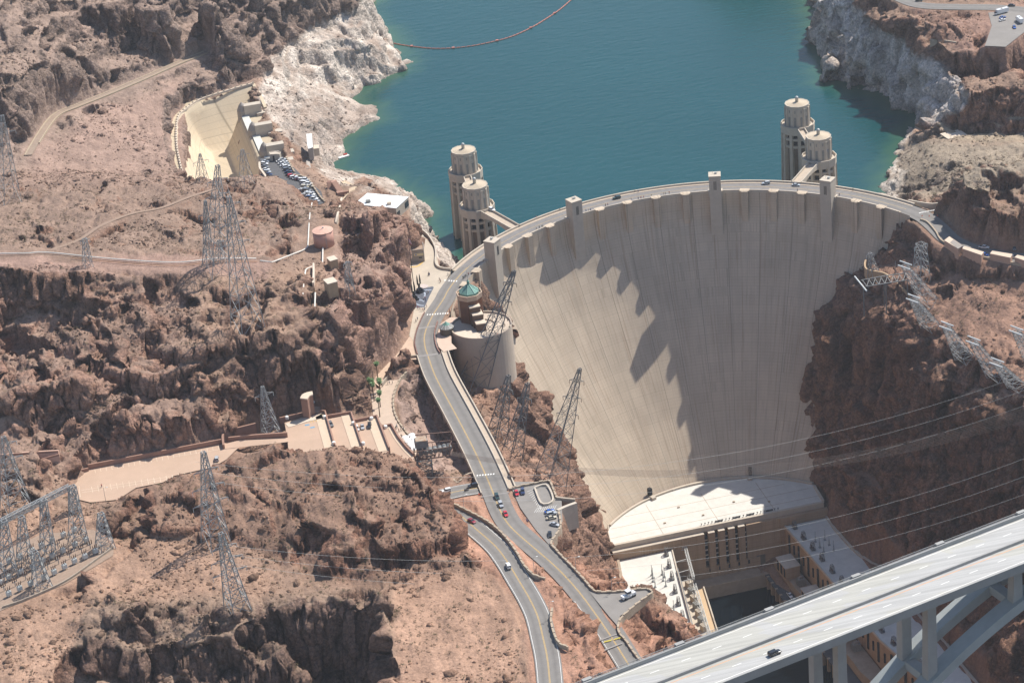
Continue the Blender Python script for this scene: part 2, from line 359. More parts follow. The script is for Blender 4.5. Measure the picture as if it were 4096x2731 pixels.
    D([(-60, 870, 46), (150, 880, 41), (280, 850, 40), (400, 830, 41), (520, 815, 39)])
    D([(-60, 960, 31), (60, 985, 27), (140, 990, 23), (160, 985, 25), (300, 965, 25), (420, 960, 24), (520, 955, 24), (600, 930, 24), (700, 920, 20), (780, 925, 12), (840, 940, 4)])
    D([(-60, 1050, 24), (0, 1045, 22), (70, 1040, 21), (140, 1050, 18), (190, 1070, 14), (205, 1072, 13), (350, 1040, 12.5), (505, 1006, 12.5), (560, 985, 12), (640, 960, 12), (700, 945, 12), (770, 940, 8), (850, 940, 3), (868, 975, 2)])
    # --- tank pad, water works below it, ridge beside the plaza
    D([(718, 482, 30), (768, 484, 30)]); D([(712, 560, 36), (735, 590, 38), (760, 600, 38)]); D([(690, 700, 40), (740, 660, 40), (760, 620, 38)]); D([(770, 560, 30), (765, 620, 32), (790, 640, 34)])
    D([(785, 478, 26), (800, 472, 20), (835, 474, 24), (880, 480, 26), (925, 503, 22), (938, 530, 20), (941, 570, 18), (944, 620, 14), (947, 690, 9), (946, 740, 8), (925, 790, 10), (895, 825, 10)])
    D([(800, 520, 36), (840, 520, 36), (890, 530, 31)]); D([(800, 600, 40), (850, 600, 38), (900, 620, 28)]); D([(780, 680, 42), (850, 690, 37), (910, 700, 24)]); D([(760, 740, 42), (850, 760, 32), (900, 770, 20)])
    D([(949, 600, 0), (949, 640, 0), (951, 700, 0), (951, 730, 0), (938, 800, 0), (908, 832, 0), (880, 870, 0), (864, 930, 0), (868, 990, 2)]); S((870, 850, 3)); S((845, 870, 8))
    # --- flats beside the garage, switchyard, foreground
    D([(-60, 1120, 17), (60, 1130, 15), (150, 1150, 12), (180, 1170, 12)]); D([(-60, 1200, 14), (100, 1190, 13), (220, 1200, 12), (300, 1200, 12)])
    D([(240, 1152, 12), (270, 1135, 14), (320, 1118, 15), (390, 1108, 17), (402, 1085, 19), (470, 1088, 20), (500, 1080, 22), (525, 1058, 25), (560, 1034, 26.5), (600, 1028, 27), (630, 1026, 28), (680, 1036, 27), (720, 1034, 27), (765, 1028, 28), (800, 1032, 27), (850, 1028, 27.5), (905, 1045, 26), (930, 1065, 26), (960, 1090, 26), (990, 1120, 25), (1008, 1140, 23)])
    D([(250, 1190, 13), (400, 1150, 17), (530, 1120, 22), (650, 1090, 24), (760, 1080, 25), (880, 1085, 25), (950, 1130, 23), (1000, 1165, 19)])
    W([(-300, -98, 9), (-260, -96, 9), (-215, -92, 8), (-195, -100, 4), (-176, -120, 1)])
    D([(400, 1200, 14), (560, 1180, 18), (700, 1180, 19), (800, 1200, 18), (930, 1190, 19), (1020, 1210, 15), (1050, 1235, 9)])
    D([(300, 1235, 12), (420, 1250, 11), (600, 1275, 10), (720, 1320, 7), (800, 1335, 5), (860, 1340, 4), (950, 1325, 3.5), (1040, 1312, 3), (1088, 1295, 2.3)])
    D([(790, 1285, 12), (870, 1255, 15), (960, 1270, 10), (1060, 1275, 7), (1080, 1285, 5)])
    D([(1020, 1150, 1.5), (1046, 1187, 1.5), (1072, 1222, 1.6), (1092, 1265, 2), (1094, 1292, 2.2)])
    D([(-60, 1400, 11), (0, 1402, 10), (150, 1425, 9), (230, 1390, 10), (300, 1345, 10.5), (420, 1320, 10.5), (560, 1340, 10), (620, 1370, 10)])
    D([(-60, 1500, 7), (0, 1500, 7), (120, 1505, 6.5), (190, 1490, 6)]); D([(-60, 1650, 1), (50, 1650, 1), (130, 1640, 0), (200, 1650, -2)])
    D([(750, 1345, 6), (900, 1380, 3.5), (1000, 1390, 2.5), (1100, 1370, 2.4), (1150, 1370, 2.6), (1190, 1420, 3)]); D([(900, 1500, 2.5), (1000, 1500, 2), (1100, 1500, 2.4), (1205, 1500, 3.4)]); D([(900, 1640, 1), (1050, 1640, 1.5), (1225, 1640, 4.5)])
    # big outcrop and the notch in the foreground
    D([(238, 1391, 14), (262, 1388, 14.5), (300, 1398, 14.5), (340, 1405, 14)]); D([(238, 1392, 13.5), (224, 1420, 13), (212, 1450, 12)]); D([(219, 1500, 2), (250, 1512, 1), (290, 1520, 1)]); D([(232, 1440, 12.5), (262, 1440, 13), (300, 1430, 13)])
    D([(340, 1425, 11), (450, 1430, 9), (550, 1420, 11)]); D([(330, 1500, 4), (420, 1490, 3), (520, 1470, 4), (600, 1470, 2)]); D([(220, 1600, -8), (350, 1600, -12), (500, 1600, -16), (640, 1600, -20)])
    top = [(566, 1406, 11), (590, 1393, 11.5), (620, 1383, 11.5), (700, 1370, 11.5), (780, 1371, 11), (835, 1376, 10), (862, 1388, 8.5), (878, 1430, 6), (886, 1480, 4), (890, 1530, 2.5), (893, 1640, 1)]
    D(top); D([(x, y-8, z) for x, y, z in top]) if False else None
    tp = np.array(A3(top)); W([(a+(-2 if i < 6 else -5), b-(6 if i < 6 else 2), z-38) for i, (a, b, z) in enumerate(tp)])
    D([(578, 1412, 9), (640, 1470, 1), (690, 1520, -9), (740, 1575, -20), (790, 1640, -32)]); tq = np.array(A3([(588, 1406, 9), (640, 1462, 1), (690, 1512, -9), (740, 1570, -20), (790, 1636, -32)])); W([(a+3.5, b+1, z-18) for a, b, z in tq])
    W([(-255, -245, -50), (-236, -250, -52), (-232, -320, -60)])
    # --- gully under the road bridge, rim of the canyon, Nevada side
    D([(965, 848, -1), (918, 862, -1.2), (905, 900, -1.5), (908, 950, -1.5), (930, 998, -1.8), (958, 1036, -2), (1005, 1082, -2), (1048, 1108, -1), (1082, 1092, 0)])
    D([(985, 862, -10), (985, 950, -13), (1012, 1010, -14), (1055, 1068, -11), (1078, 1088, -6)]); D([(1030, 860, -20), (1065, 950, -23), (1110, 1040, -21), (1140, 1090, -12)])
    D([(1180, 860, -26), (1120, 900, -28), (1140, 960, -28), (1165, 1040, -26), (1185, 1088, -14), (1230, 1096, -9), (1262, 1100, -7)])
    W(CONTACT[0]); W([(-110, 101, -14), (-101, 95, -28)])
    W([(-80, 92, -62), (-64, 80, -95), (-52, 60, -128), (-46, 46, -150)])      # under the dam face
    D([(1185, 880, -44), (1230, 930, -56), (1265, 1000, -64), (1310, 1080, -80), (1340, 1150, -93), (1385, 1225, -112)]); D([(1240, 1040, -38), (1290, 1090, -45), (1320, 1140, -66)])
    D([(1285, 1100, -18), (1300, 1150, -20), (1302, 1190, -17), (1292, 1215, -10), (1275, 1250, -5), (1310, 1300, -5), (1350, 1345, -5), (1400, 1352, -8), (1480, 1345, -9)])
    D([(1320, 1200, -43), (1345, 1250, -44), (1370, 1290, -42), (1395, 1310, -62), (1412, 1325, -76)]); D([(1398, 1258, -139), (1408, 1285, -141), (1414, 1320, -130)])
    W([(-71, -25, -141), (-66, -48, -141), (-62, -60, -141)]); W([(-75, -40, -140), (-80, -60, -134), (-88, -110, -108), (-97, -150, -78), (-104, -190, -50)]); W([(-60, -70, -141), (-52, -95, -141), (-35, -160, -141), (-20, -230, -141), (-5, -330, -141), (0, -420, -141)])
    D([(1497, 1372, -10), (1520, 1380, -8), (1545, 1400, -10), (1575, 1432, -14), (1600, 1465, -18), (1640, 1520, -24), (1700, 1600, -30)]); D([(1430, 1430, -6), (1470, 1420, -9), (1500, 1410, -10)]); D([(1440, 1490, -5), (1500, 1480, -8), (1560, 1490, -14), (1600, 1530, -18)])
    D([(1480, 1540, -6), (1560, 1590, -12)]); W([(-60, -215, -125), (-40, -330, -110)])
    # road shelf and the rock island between the two roads
    W(NV_PATH); W(HAIR_PATH)
    D([(1060, 1145, 2.5), (1110, 1170, 3), (1150, 1215, 3.5), (1190, 1270, 4), (1230, 1310, 4.5), (1290, 1360, 5), (1320, 1420, 5), (1345, 1480, 5.5), (1370, 1540, 6), (1400, 1640, 6)])
    D([(1245, 1335, 2.8), (1285, 1345, 6), (1300, 1385, 5), (1290, 1430, 3)])
    # --- Arizona side: bleached cliff, bench, rock by the road
    D([(1895, -30, 4), (1960, -10, 3), (1984, 45, 0), (2014, 70, 0), (2039, 87, 0), (2081, 112, 0), (2109, 127, 0), (2134, 137, 0), (2176, 157, 0), (2204, 186, 0), (2216, 212, 0)])
    D([(1880, 0, -20), (1885, 40, -14), (1900, 80, -14), (1915, 120, -20)]); D([(1940, 100, -16), (1950, 140, -20)])
    D([(2000, 30, 10), (2050, 45, 10), (2120, 105, 8), (2180, 120, 8), (2240, 125, 8), (2352, 140, 8)]); W(TOP_PATH); D([(2180, 40, 16), (2260, 50, 15), (2230, 90, 13), (2150, 70, 14)])
    D([(2100, -40, 20), (2250, -40, 18), (2450, -40, 18)]); D([(2050, -160, 30), (2250, -160, 40), (2450, -150, 40)]); D([(2352, 90, 20), (2450, 80, 24)]); W([(250, 700, 40), (330, 700, 60), (440, 640, 60)]); W([(300, 880, 80), (440, 880, 100)])
    D([(2230, 200, 3), (2290, 165, 6), (2352, 180, 6), (2450, 185, 8)]); D([(2226, 250, -25), (2290, 245, -25), (2352, 240, -25), (2450, 238, -25)]); D([(2224, 214, 0), (2290, 208, 2), (2352, 208, 2), (2450, 210, 3)])
    D([(2120, 285, -34), (2160, 262, -25), (2216, 256, -25), (2352, 254, -25), (2450, 254, -25)]); D([(2130, 320, -28), (2190, 310, -24), (2260, 300, -22), (2352, 310, -20), (2450, 310, -20)])
    D([(2100, 370, -30), (2140, 345, -23), (2220, 345, -20), (2352, 360, -14), (2450, 360, -14)]); D([(2100, 400, -28), (2180, 380, -22), (2260, 380, -12)])
    D([(2060, 430, -33), (2110, 440, -25), (2150, 450, -14)])
    D([(2154, 434, 19), (2165, 422, 22), (2200, 405, 26), (2240, 400, 28), (2290, 392, 30), (2352, 375, 32), (2450, 370, 34)]); D([(2157, 436, 19), (2176, 455, 20), (2205, 474, 20), (2250, 482, 21), (2300, 486, 22), (2352, 490, 22), (2450, 492, 22)]); D([(2158, 498, 1), (2170, 510, 1), (2200, 540, 1), (2240, 560, 1), (2300, 572, 1), (2352, 578, 1), (2450, 582, 1)])
    D([(2190, 440, 22), (2250, 450, 22), (2352, 450, 24), (2450, 450, 24)])
    W(AZ_PATH)
    # slopes and canyon wall, Arizona side
    W(CONTACT[1])
    W([(110, 92, -42), (88, 96, -72), (66, 80, -105), (52, 55, -140)])
    D([(2126, 524, -3), (2158, 560, -5), (2215, 600, -5), (2300, 620, -5.5), (2352, 628, -6), (2450, 632, -6)]); D([(2100, 545, -9), (2120, 575, -10), (2160, 600, -8), (2250, 640, -8.2), (2352, 655, -7.6), (2450, 655, -7.5)])
    D([(2000, 612, -26), (2040, 620, -22), (2080, 640, -17), (2150, 680, -15.5), (2250, 740, -17.2), (2352, 800, -20.3), (2450, 850, -22)]); D([(2130, 615, -11), (2200, 670, -12.5), (2352, 730, -14.3), (2450, 740, -14)])
    D([(1990, 640, -31), (2040, 670, -25), (2100, 710, -21.5), (2180, 780, -23.5), (2260, 840, -26), (2352, 890, -28), (2450, 930, -29)])
    D([(1898, 690, -54), (1930, 694, -46), (1960, 698, -40), (2012, 733, -36), (2050, 752, -35), (2074, 768, -35), (2084, 800, -36), (2092, 835, -38), (2120, 870, -40), (2150, 885, -40), (2180, 920, -46), (2200, 900, -39), (2280, 935, -37), (2352, 985, -40), (2450, 1020, -40)])
    D([(2060, 720, -30), (2130, 800, -32), (2200, 850, -33), (2300, 900, -34)])
    rim = np.array(A3([(1960, 700, -41), (2012, 735, -37), (2074, 770, -36), (2084, 802, -37), (2120, 872, -41), (2180, 922, -47), (2280, 937, -38), (2352, 987, -41), (2450, 1022, -41)]))
    for f, dz in ((2.5, 8), (6, 26), (13, 50), (21, 74)):
        W([(a-f*.8, b-f, z-dz) for a, b, z in rim])
    W([(58, 3, -141), (59, -20, -141), (62, -56, -141), (66, -110, -141), (72, -180, -141), (84, -260, -141), (100, -360, -141)]); W([(55, 0, -160), (56, -60, -170), (66, -200, -175), (90, -380, -175)])
    W([(70, -8, -112), (78, -60, -105), (92, -130, -104), (108, -220, -104), (130, -340, -104)])
    W([(160, -170, -52), (200, -300, -50), (230, -420, -50)]); W([(300, 0, 0), (320, -200, -10), (350, -420, -20)]); W([(420, 300, 20), (440, 100, 30), (440, -200, 20), (440, -420, 20)])
    W([(-40, -10, -188), (0, -60, -190), (10, -200, -190), (40, -400, -190)]); W([(-48, -20, -185), (-40, -120, -185), (-20, -240, -185), (10, -400, -185)])
    W([(-480, -420, 0), (-400, -420, 0), (-300, -420, -15), (-260, -420, -40), (-230, -420, -60), (-215, -420, -20), (-190, -420, 4), (-140, -420, 0), (-100, -420, -6), (-40, -420, -60)])
    W([(-500, -300, 10), (-490, -100, 30), (-470, 100, 60), (-470, 300, 80), (-480, 500, 150)]); W([(440, 880, 120), (440, 640, 60)])

    P = np.array(pts)
    # one point per 1.2 m cell, so that the triangulation stays well behaved
    key = {}
    for i, p in enumerate(P):
        key.setdefault((int(p[0]//1.2), int(p[1]//1.2)), i)
    P = P[sorted(key.values())]
    out = delaunay_2d_cdt([Vector((p[0], p[1])) for p in P], [], [], 0, 1e-5)
    tv, tf, ov = out[0], out[2], out[3]
    tz = np.array([P[o[0]][2] if o else 0 for o in ov]); tx = np.array([(v[0], v[1]) for v in tv])
    X0, X1, Y0, Y1, ST = -520., 460., -440., 900., 1.6
    nx, ny = int((X1-X0)/ST)+1, int((Y1-Y0)/ST)+1
    gx = X0+ST*np.arange(nx); gy = Y0+ST*np.arange(ny); Z = np.full((ny, nx), np.nan)
    for f in tf:
        a, b, c = tx[f[0]], tx[f[1]], tx[f[2]]; za, zb, zc = tz[f[0]], tz[f[1]], tz[f[2]]
        i0 = max(0, int(math.ceil((min(a[0], b[0], c[0])-X0)/ST))); i1 = min(nx-1, int((max(a[0], b[0], c[0])-X0)//ST))
        j0 = max(0, int(math.ceil((min(a[1], b[1], c[1])-Y0)/ST))); j1 = min(ny-1, int((max(a[1], b[1], c[1])-Y0)//ST))
        if i1 < i0 or j1 < j0: continue
        den = (b[1]-c[1])*(a[0]-c[0])+(c[0]-b[0])*(a[1]-c[1])
        if abs(den) < 1e-9: continue
        xx = gx[None, i0:i1+1]; yy = gy[j0:j1+1, None]
        l0 = ((b[1]-c[1])*(xx-c[0])+(c[0]-b[0])*(yy-c[1]))/den; l1 = ((c[1]-a[1])*(xx-c[0])+(a[0]-c[0])*(yy-c[1]))/den; l2 = 1-l0-l1
        m = (l0 >= -1e-6) & (l1 >= -1e-6) & (l2 >= -1e-6)
        sub = Z[j0:j1+1, i0:i1+1]; sub[m] = (l0*za+l1*zb+l2*zc)[m]
    bad = np.isnan(Z)
    while bad.any():                                     # spread outwards past the surveyed area
        Zp = np.pad(Z, 1, mode='edge'); st = np.stack([Zp[1:-1, :-2], Zp[1:-1, 2:], Zp[:-2, 1:-1], Zp[2:, 1:-1]])
        cnt = (~np.isnan(st)).sum(0); fill = np.nansum(st, 0)/np.maximum(cnt, 1)
        m = bad & (cnt > 0); Z[m] = fill[m]; bad = np.isnan(Z)
    def blur(A, n=1):
        for _ in range(n):
            B = np.pad(A, 1, mode='edge'); A = (B[:-2, 1:-1]+B[2:, 1:-1]+2*B[1:-1, 1:-1])/4
            B = np.pad(A, 1, mode='edge'); A = (B[1:-1, :-2]+B[1:-1, 2:]+2*B[1:-1, 1:-1])/4
        return A
    Z = blur(Z, 2)
    XX, YY = np.meshgrid(gx, gy)
    gradz = np.hypot(*np.gradient(blur(Z, 3), ST))
    G = np.stack([XX, YY, Z*.6], -1).reshape(-1, 3)
    sh = Z.shape
    wv = fbm(G, 60, 3, 5).reshape(sh); w2 = fbm(G, 22, 3, 11).reshape(sh)
    dd = np.stack([XX, YY, Z], -1)-CAM; qq = dd@FWD
    gfx = (2048+FPX*(dd@RGT)/qq)/PX+wv*45+w2*20; gfy = (1365.5-FPX*(dd@UPV)/qq)/PX+wv*30+w2*14
    def gz(poly, s=22): return 1-smooth(-s, s, poly_dist(gfx, gfy, poly))
    rocky = np.zeros(sh)
    for k, poly in ((1., [(-200, 635), (330, 640), (560, 655), (700, 640), (760, 700), (770, 640), (775, 470), (940, 490), (950, 830), (850, 960), (700, 950), (500, 1010), (150, 1060), (-200, 1040)]),
                    (.75, [(330, 395), (470, 405), (640, 405), (710, 470), (700, 600), (620, 590), (560, 450), (330, 470)]), (.45, [(-200, 400), (700, 400), (690, 590), (-200, 590)]),
                    (.8, [(520, 1020), (1000, 1030), (1100, 1290), (980, 1330), (780, 1330), (640, 1230), (560, 1150)]), (.5, [(240, 1110), (560, 1020), (800, 1200), (800, 1330), (500, 1290), (260, 1230)]),
                    (.85, [(205, 1375), (420, 1390), (900, 1355), (910, 1700), (200, 1700)]), (.55, [(1040, 1130), (1160, 1140), (1300, 1330), (1400, 1560), (1330, 1640), (1210, 1350), (1100, 1200)]),
                    (.7, [(1300, 1330), (1360, 1560), (1270, 1640), (1230, 1420)]), (.75, [(1490, 1370), (1640, 1460), (1640, 1600), (1480, 1470)]),
                    (.32, [(-200, -200), (560, -200), (440, 90), (60, 380), (-200, 420)]), (.8, [(220, -100), (560, -100), (480, 10), (250, 40)]),
                    (1., [(1070, 860), (1200, 850), (1420, 1260), (1420, 1345), (1290, 1260), (1150, 1110)]), (.8, [(2140, 390), (2600, 360), (2600, 570), (2170, 540)]),
                    (.8, [(1890, 680), (2070, 700), (2200, 880), (2600, 960), (2600, 1600), (1850, 1600), (1850, 800)]), (.12, [(2000, 600), (2600, 650), (2600, 950), (2090, 760)]),
                    (.8, [(1880, -80), (2000, -80), (2230, 190), (2220, 260), (2100, 300), (1900, 180)]), (.5, [(760, 20), (850, -40), (940, 140), (860, 170), (790, 110)]), (.6, [(800, 410), (1000, 470), (1050, 620), (960, 560), (900, 470)])):
        rocky = np.maximum(rocky, k*gz(poly))
    rocky = np.maximum(rocky, .60*smooth(.12, .34, fbm(G*np.array([1, 1, 0]), 42, 4, 231).reshape(sh))+.16)
    rocky = rocky*(1-.8*gz([(560, 190), (640, 110), (740, 60), (800, 130), (840, 200), (760, 320), (760, 400), (640, 350)]))
    for ex in ([(600, 385), (690, 395), (770, 430), (775, 500), (705, 500), (640, 455), (595, 430)], [(905, 845), (990, 835), (1100, 1090), (1010, 1095), (905, 950)], [(330, 1215), (560, 1255), (720, 1330), (700, 1375), (560, 1385), (420, 1400), (250, 1380), (270, 1290)], [(900, 1335), (1080, 1305), (1190, 1390), (1215, 1640), (905, 1640)], [(-200, 1400), (215, 1400), (180, 1700), (-200, 1700)], [(725, 480), (765, 480), (775, 600), (715, 620), (700, 590)], [(100, 300), (420, 200), (425, 400), (60, 410)]): rocky = rocky*(1-.85*gz(ex, 12))
    steepg = smooth(.45, 1.0, gradz)
    rock = np.clip(np.maximum(rocky, .8*steepg), 0, 1)
    rock = rock*(1-.95*gz([(590, 375), (690, 385), (775, 425), (785, 500), (705, 505), (635, 460), (585, 435)], 8))
    for ln in CONTACT: rock = rock*smooth(1, 16, path_dist(XX, YY, ln)[0])
    rock = rock*(1-.55*gz([(1040, 850), (1200, 850), (1430, 1250), (1430, 1350), (1290, 1270), (1150, 1110)]))
    # ledges: slopes break into steep steps and flatter benches
    for LH, am, ww in ((15., .72, wv*30+w2*9), (5.5, .55, w2*10)):
        h = (Z+ww)/LH; f = h-np.floor(h); st = smooth(.30, .70, f)
        Z = Z+am*rock*smooth(.10, .35, gradz)*((np.floor(h)+st)*LH-(Z+ww))
    # blocks and buttresses split by joints
    sel = np.where(rock.reshape(-1) > .04)[0]; Gs = np.stack([XX, YY, 0*XX], -1).reshape(-1, 3)[sel]
    Gs = Gs+np.stack([vnoise(Gs, 16, 201), vnoise(Gs, 16, 202), 0*Gs[:, 0]], -1)*5
    rel = np.zeros(len(sel))
    for s_, a_, sd in ((36., 10.5, 211), (16., 5.8, 212), (7., 1.9, 213)):
        c1, c2, cvv, tl = cells(Gs*np.array([1, .8, 0])+np.array([0, 0, sd*3.3]), s_, sd)
        rel += a_*(cvv-.5)*.8-a_*.28*(1-smooth(0, .10, c2-c1))+a_*.75*tl
    rel += fbm(Gs, 40, 3, 221)*3
    add = np.zeros(Z.size); add[sel] = rel; add = add.reshape(sh)
    Z = Z+rock*(1-.85*steepg)*add*.8
    Z = Z+(1-rock)*(fbm(G, 16, 4, 23).reshape(sh)*1.3+fbm(G, 70, 2, 24).reshape(sh)*2.0)
    # flat ground under roads, lots and buildings
    soft = np.ones_like(Z)
    def flat_path(path, hw, fall, dz=-.25):
        nonlocal Z, soft
        d, z = path_dist(XX, YY, path); k = smooth(hw, hw+fall, d); Z = Z*k+(z+dz)*(1-k); soft = np.minimum(soft, k)
    def flat_poly(poly, z, fall, pad=.5):
        nonlocal Z, soft
        d = poly_dist(XX, YY, poly); k = smooth(pad, pad+fall, d); Z = Z*k+z*(1-k); soft = np.minimum(soft, k)
    flat_path(CHANNEL, 3.2, 5); flat_path(TRAIL, 1.2, 3, 0); flat_path(PIPE, 6, 6); flat_path(SPILL_ARC, 2.5, 4, -.3)
    flat_poly(GARAGE, 8.6, 4); flat_poly(TERR, 3.0, 4); flat_poly(PLAZA, -.3, 3); flat_poly(WALK, -.4, 3); flat_poly(LOWALK, -1.5, 3); flat_poly(CARLOT, 3.7, 4); flat_poly(SNACK, -.3, 4)
    flat_poly(SWITCH, 11.8, 4); flat_poly(AZLOT, 13.75, 4); flat_poly(TANKPAD, 35.7, 6)
    flat_path(TOP_PATH, 6.5, 4)
    flat_poly(SPILL, -44., 1.0, -.8)
    i0 = next(i for i, p in enumerate(NV_PATH) if topx(p)[1] > 1110)
    ib = next(i for i, p in enumerate(NV_PATH) if topx(p)[1] > 815); flat_path(NV_PATH[2:ib], 7.5, 4, -.4); flat_path(NV_PATH[i0:], 6.8, 3.5, -.35); flat_path(HAIR_PATH, 6.6, 3.5, -.35); flat_path(AZ_PATH, 9, 2.5, -.35)
    flat_poly(VISLOT, -.4, 3, 0); flat_poly(PULLOUT, -1.4, 3, 0)
    # bridge over the gully: the ground stays below the deck
    d, z = path_dist(XX, YY, NV_PATH[:i0]); far = np.hypot(XX+140, YY+40) 
    Z = np.where((d < 8) & (YY < 8) & (Z > -6), -6, Z)
    # keep the ground clear of the dam's body and its crest
    ang = np.arctan2(XX, YY); rad = np.hypot(XX, YY)
    inside = (np.abs(ang) < 1.12) & (rad < R_UP+3) & (rad > R_DN-3)
    Z = np.where(inside, np.minimum(Z, -3.0), Z)
    poly = [p[:2] for p in CONTACT[0]]+[p[:2] for p in CONTACT[1][::-1]]+[(R_UP*math.sin(q), R_UP*math.cos(q)) for q in np.linspace(1.10, -.9, 30)]
    sub = np.where((np.abs(XX) < 150) & (YY > 20) & (YY < 156)); sx_, sy_ = XX[sub], YY[sub]; zf = np.full(sx_.shape, -190.)
    for zz in np.arange(-186, 1, 2.): r_, c_ = face_rc(zz); zf = np.where(np.hypot(sx_, sy_-c_) >= r_-.5, zz, zf)
    pin = poly_dist(sx_, sy_, poly) < -.5; Zs = Z[sub]; Zs = np.where(pin, np.minimum(Zs, zf-13), Zs); Z[sub] = Zs
    # body of the powerhouse, its wings and the tailrace between them
    for poly, zz in ((POWER_FOOT, -147.), (RIVER_FOOT, -190.)):
        d = poly_dist(XX, YY, poly); Z = np.where(d < 1.0, np.minimum(Z, zz), Z); soft = np.minimum(soft, smooth(0, 6, d))
    # ---------------- fine sheet: one column per bearing from the survey point, rows spread along the slope
    NC, NR = 1180, 1000
    th = YAW+np.linspace(-.262, .262, NC); s = np.arange(560., 2010., 1.2)
    sx = CAM[0]+np.sin(th)[:, None]*s[None]; sy = CAM[1]+np.cos(th)[:, None]*s[None]
    def bil(A, x, y):
        u = np.clip((x-X0)/ST, 0, nx-1.001); v = np.clip((y-Y0)/ST, 0, ny-1.001); i = u.astype(int); j = v.astype(int); u = u-i; v = v-j
        return A[j, i]*(1-u)*(1-v)+A[j, i+1]*u*(1-v)+A[j+1, i]*(1-u)*v+A[j+1, i+1]*u*v
    pz = bil(Z, sx, sy)
    w = .5*1.2+np.abs(np.gradient(pz, axis=1))*1.0
    w = np.where((sx < X0) | (sx > X1) | (sy > Y1), .12, w); w = np.where(pz < -60, np.minimum(w, .35), w) if False else w
    k = 161; ker = np.hanning(k+2)[1:-1]; ker /= ker.sum()
    w = np.apply_along_axis(lambda a: np.convolve(np.pad(a, k//2, mode='edge'), ker, 'valid'), 0, w)
    cum = np.cumsum(w, 1); cum = (cum-cum[:, :1])/(cum[:, -1:]-cum[:, :1]); rr = np.linspace(0, 1, NR)
    S_ = np.stack([np.interp(rr, cum[i], s) for i in range(NC)])
    X = CAM[0]+np.sin(th)[:, None]*S_; Y = CAM[1]+np.cos(th)[:, None]*S_
    H = bil(Z, X, Y); so = bil(soft, X, Y)
    V = np.stack([X, Y, H], -1)
    def normals(V):
        a = np.gradient(V, axis=0); b = np.gradient(V, axis=1); n = np.cross(a, b); n /= np.linalg.norm(n, axis=-1)[..., None]+1e-9
        return np.where(n[..., 2:] < 0, -n, n)
    gy_, gx_ = np.gradient(Z, ST); Nn = np.stack([-bil(gx_, X, Y), -bil(gy_, X, Y), np.ones_like(X)], -1); Nn /= np.linalg.norm(Nn, axis=-1)[..., None]; steep = smooth(.9, .62, Nn[..., 2])
    # ---------------- colour of the ground, zone by zone
    fx, fy = topx(V.reshape(-1, 3)[:, :]) if False else (None, None)
    d = V.reshape(-1, 3)-CAM; q = d@FWD
    fx = ((2048+FPX*(d@RGT)/q)/PX).reshape(NC, NR); fy = ((1365.5-FPX*(d@UPV)/q)/PX).reshape(NC, NR)
    F3 = V.reshape(-1, 3); F3w = F3*np.array([1, 1, .55])
    n1 = fbm(F3w, 45, 4, 31).reshape(NC, NR); n2 = fbm(F3w, 9, 4, 41).reshape(NC, NR); n3 = fbm(F3w, 2.6, 3, 51).reshape(NC, NR)
    c = lambda *a: np.array(a)
    tan, dark, red, white, grey = c(.300, .198, .143), c(.150, .088, .064), c(.40, .225, .155), c(.64, .56, .48), c(.24, .185, .16)
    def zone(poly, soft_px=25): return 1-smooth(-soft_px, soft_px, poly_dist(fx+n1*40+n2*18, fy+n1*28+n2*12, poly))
    base = np.broadcast_to(tan, V.shape).copy(); rk = np.broadcast_to(c(.295, .172, .122), V.shape).copy()
    def mixc(A, col, k): A += (np.asarray(col)-A)*k[..., None]
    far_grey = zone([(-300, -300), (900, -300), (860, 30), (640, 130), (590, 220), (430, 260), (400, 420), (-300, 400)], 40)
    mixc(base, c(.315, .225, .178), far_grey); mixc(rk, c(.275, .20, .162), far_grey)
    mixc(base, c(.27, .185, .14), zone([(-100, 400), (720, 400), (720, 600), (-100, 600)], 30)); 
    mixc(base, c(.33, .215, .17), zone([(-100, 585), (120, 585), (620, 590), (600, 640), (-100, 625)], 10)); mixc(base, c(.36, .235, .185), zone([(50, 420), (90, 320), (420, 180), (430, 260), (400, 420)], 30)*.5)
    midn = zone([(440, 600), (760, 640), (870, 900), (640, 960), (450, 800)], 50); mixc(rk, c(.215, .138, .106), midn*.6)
    pinkL = zone([(-300, 640), (420, 640), (480, 1000), (200, 1080), (-300, 1130)], 50); mixc(base, c(.30, .20, .152), pinkL); mixc(rk, c(.36, .215, .157), pinkL)
    ridge = zone([(470, 1020), (980, 1020), (1100, 1290), (780, 1340), (520, 1240), (250, 1210), (250, 1120)], 25); mixc(rk, c(.27, .145, .10), ridge); mixc(base, c(.27, .17, .122), ridge)
    mixc(base, c(.37, .235, .165), zone([(-300, 1130), (300, 1190), (620, 1300), (600, 1380), (200, 1400), (160, 1700), (-300, 1700)], 40))
    mixc(base, c(.40, .25, .175), zone([(890, 1320), (1080, 1300), (1185, 1370), (1215, 1640), (890, 1640)], 20))
    mixc(rk, c(.235, .152, .116), zone([(200, 1370), (900, 1360), (900, 1700), (160, 1700)], 20)); mixc(base, c(.27, .19, .14), zone([(200, 1370), (900, 1360), (900, 1700), (160, 1700)], 20)*.8)
    redc = zone([(1030, 1125), (1160, 1130), (1400, 1290), (1460, 1360), (1640, 1460), (1500, 1640), (1230, 1640), (1190, 1380), (1090, 1290)], 14); mixc(base, red, redc); mixc(rk, c(.36, .19, .125), redc)
    cany = zone([(1070, 860), (1200, 850), (1420, 1260), (1420, 1340), (1290, 1260), (1160, 1100)], 15); mixc(base, c(.33, .20, .14), cany); mixc(rk, c(.31, .185, .132), cany)
    mixc(base, c(.36, .25, .20), zone([(905, 850), (975, 840), (1100, 1090), (1010, 1090), (905, 950)], 8)); mixc(rk, c(.36, .25, .20), zone([(905, 850), (975, 840), (1100, 1090), (1010, 1090), (905, 950)], 8))
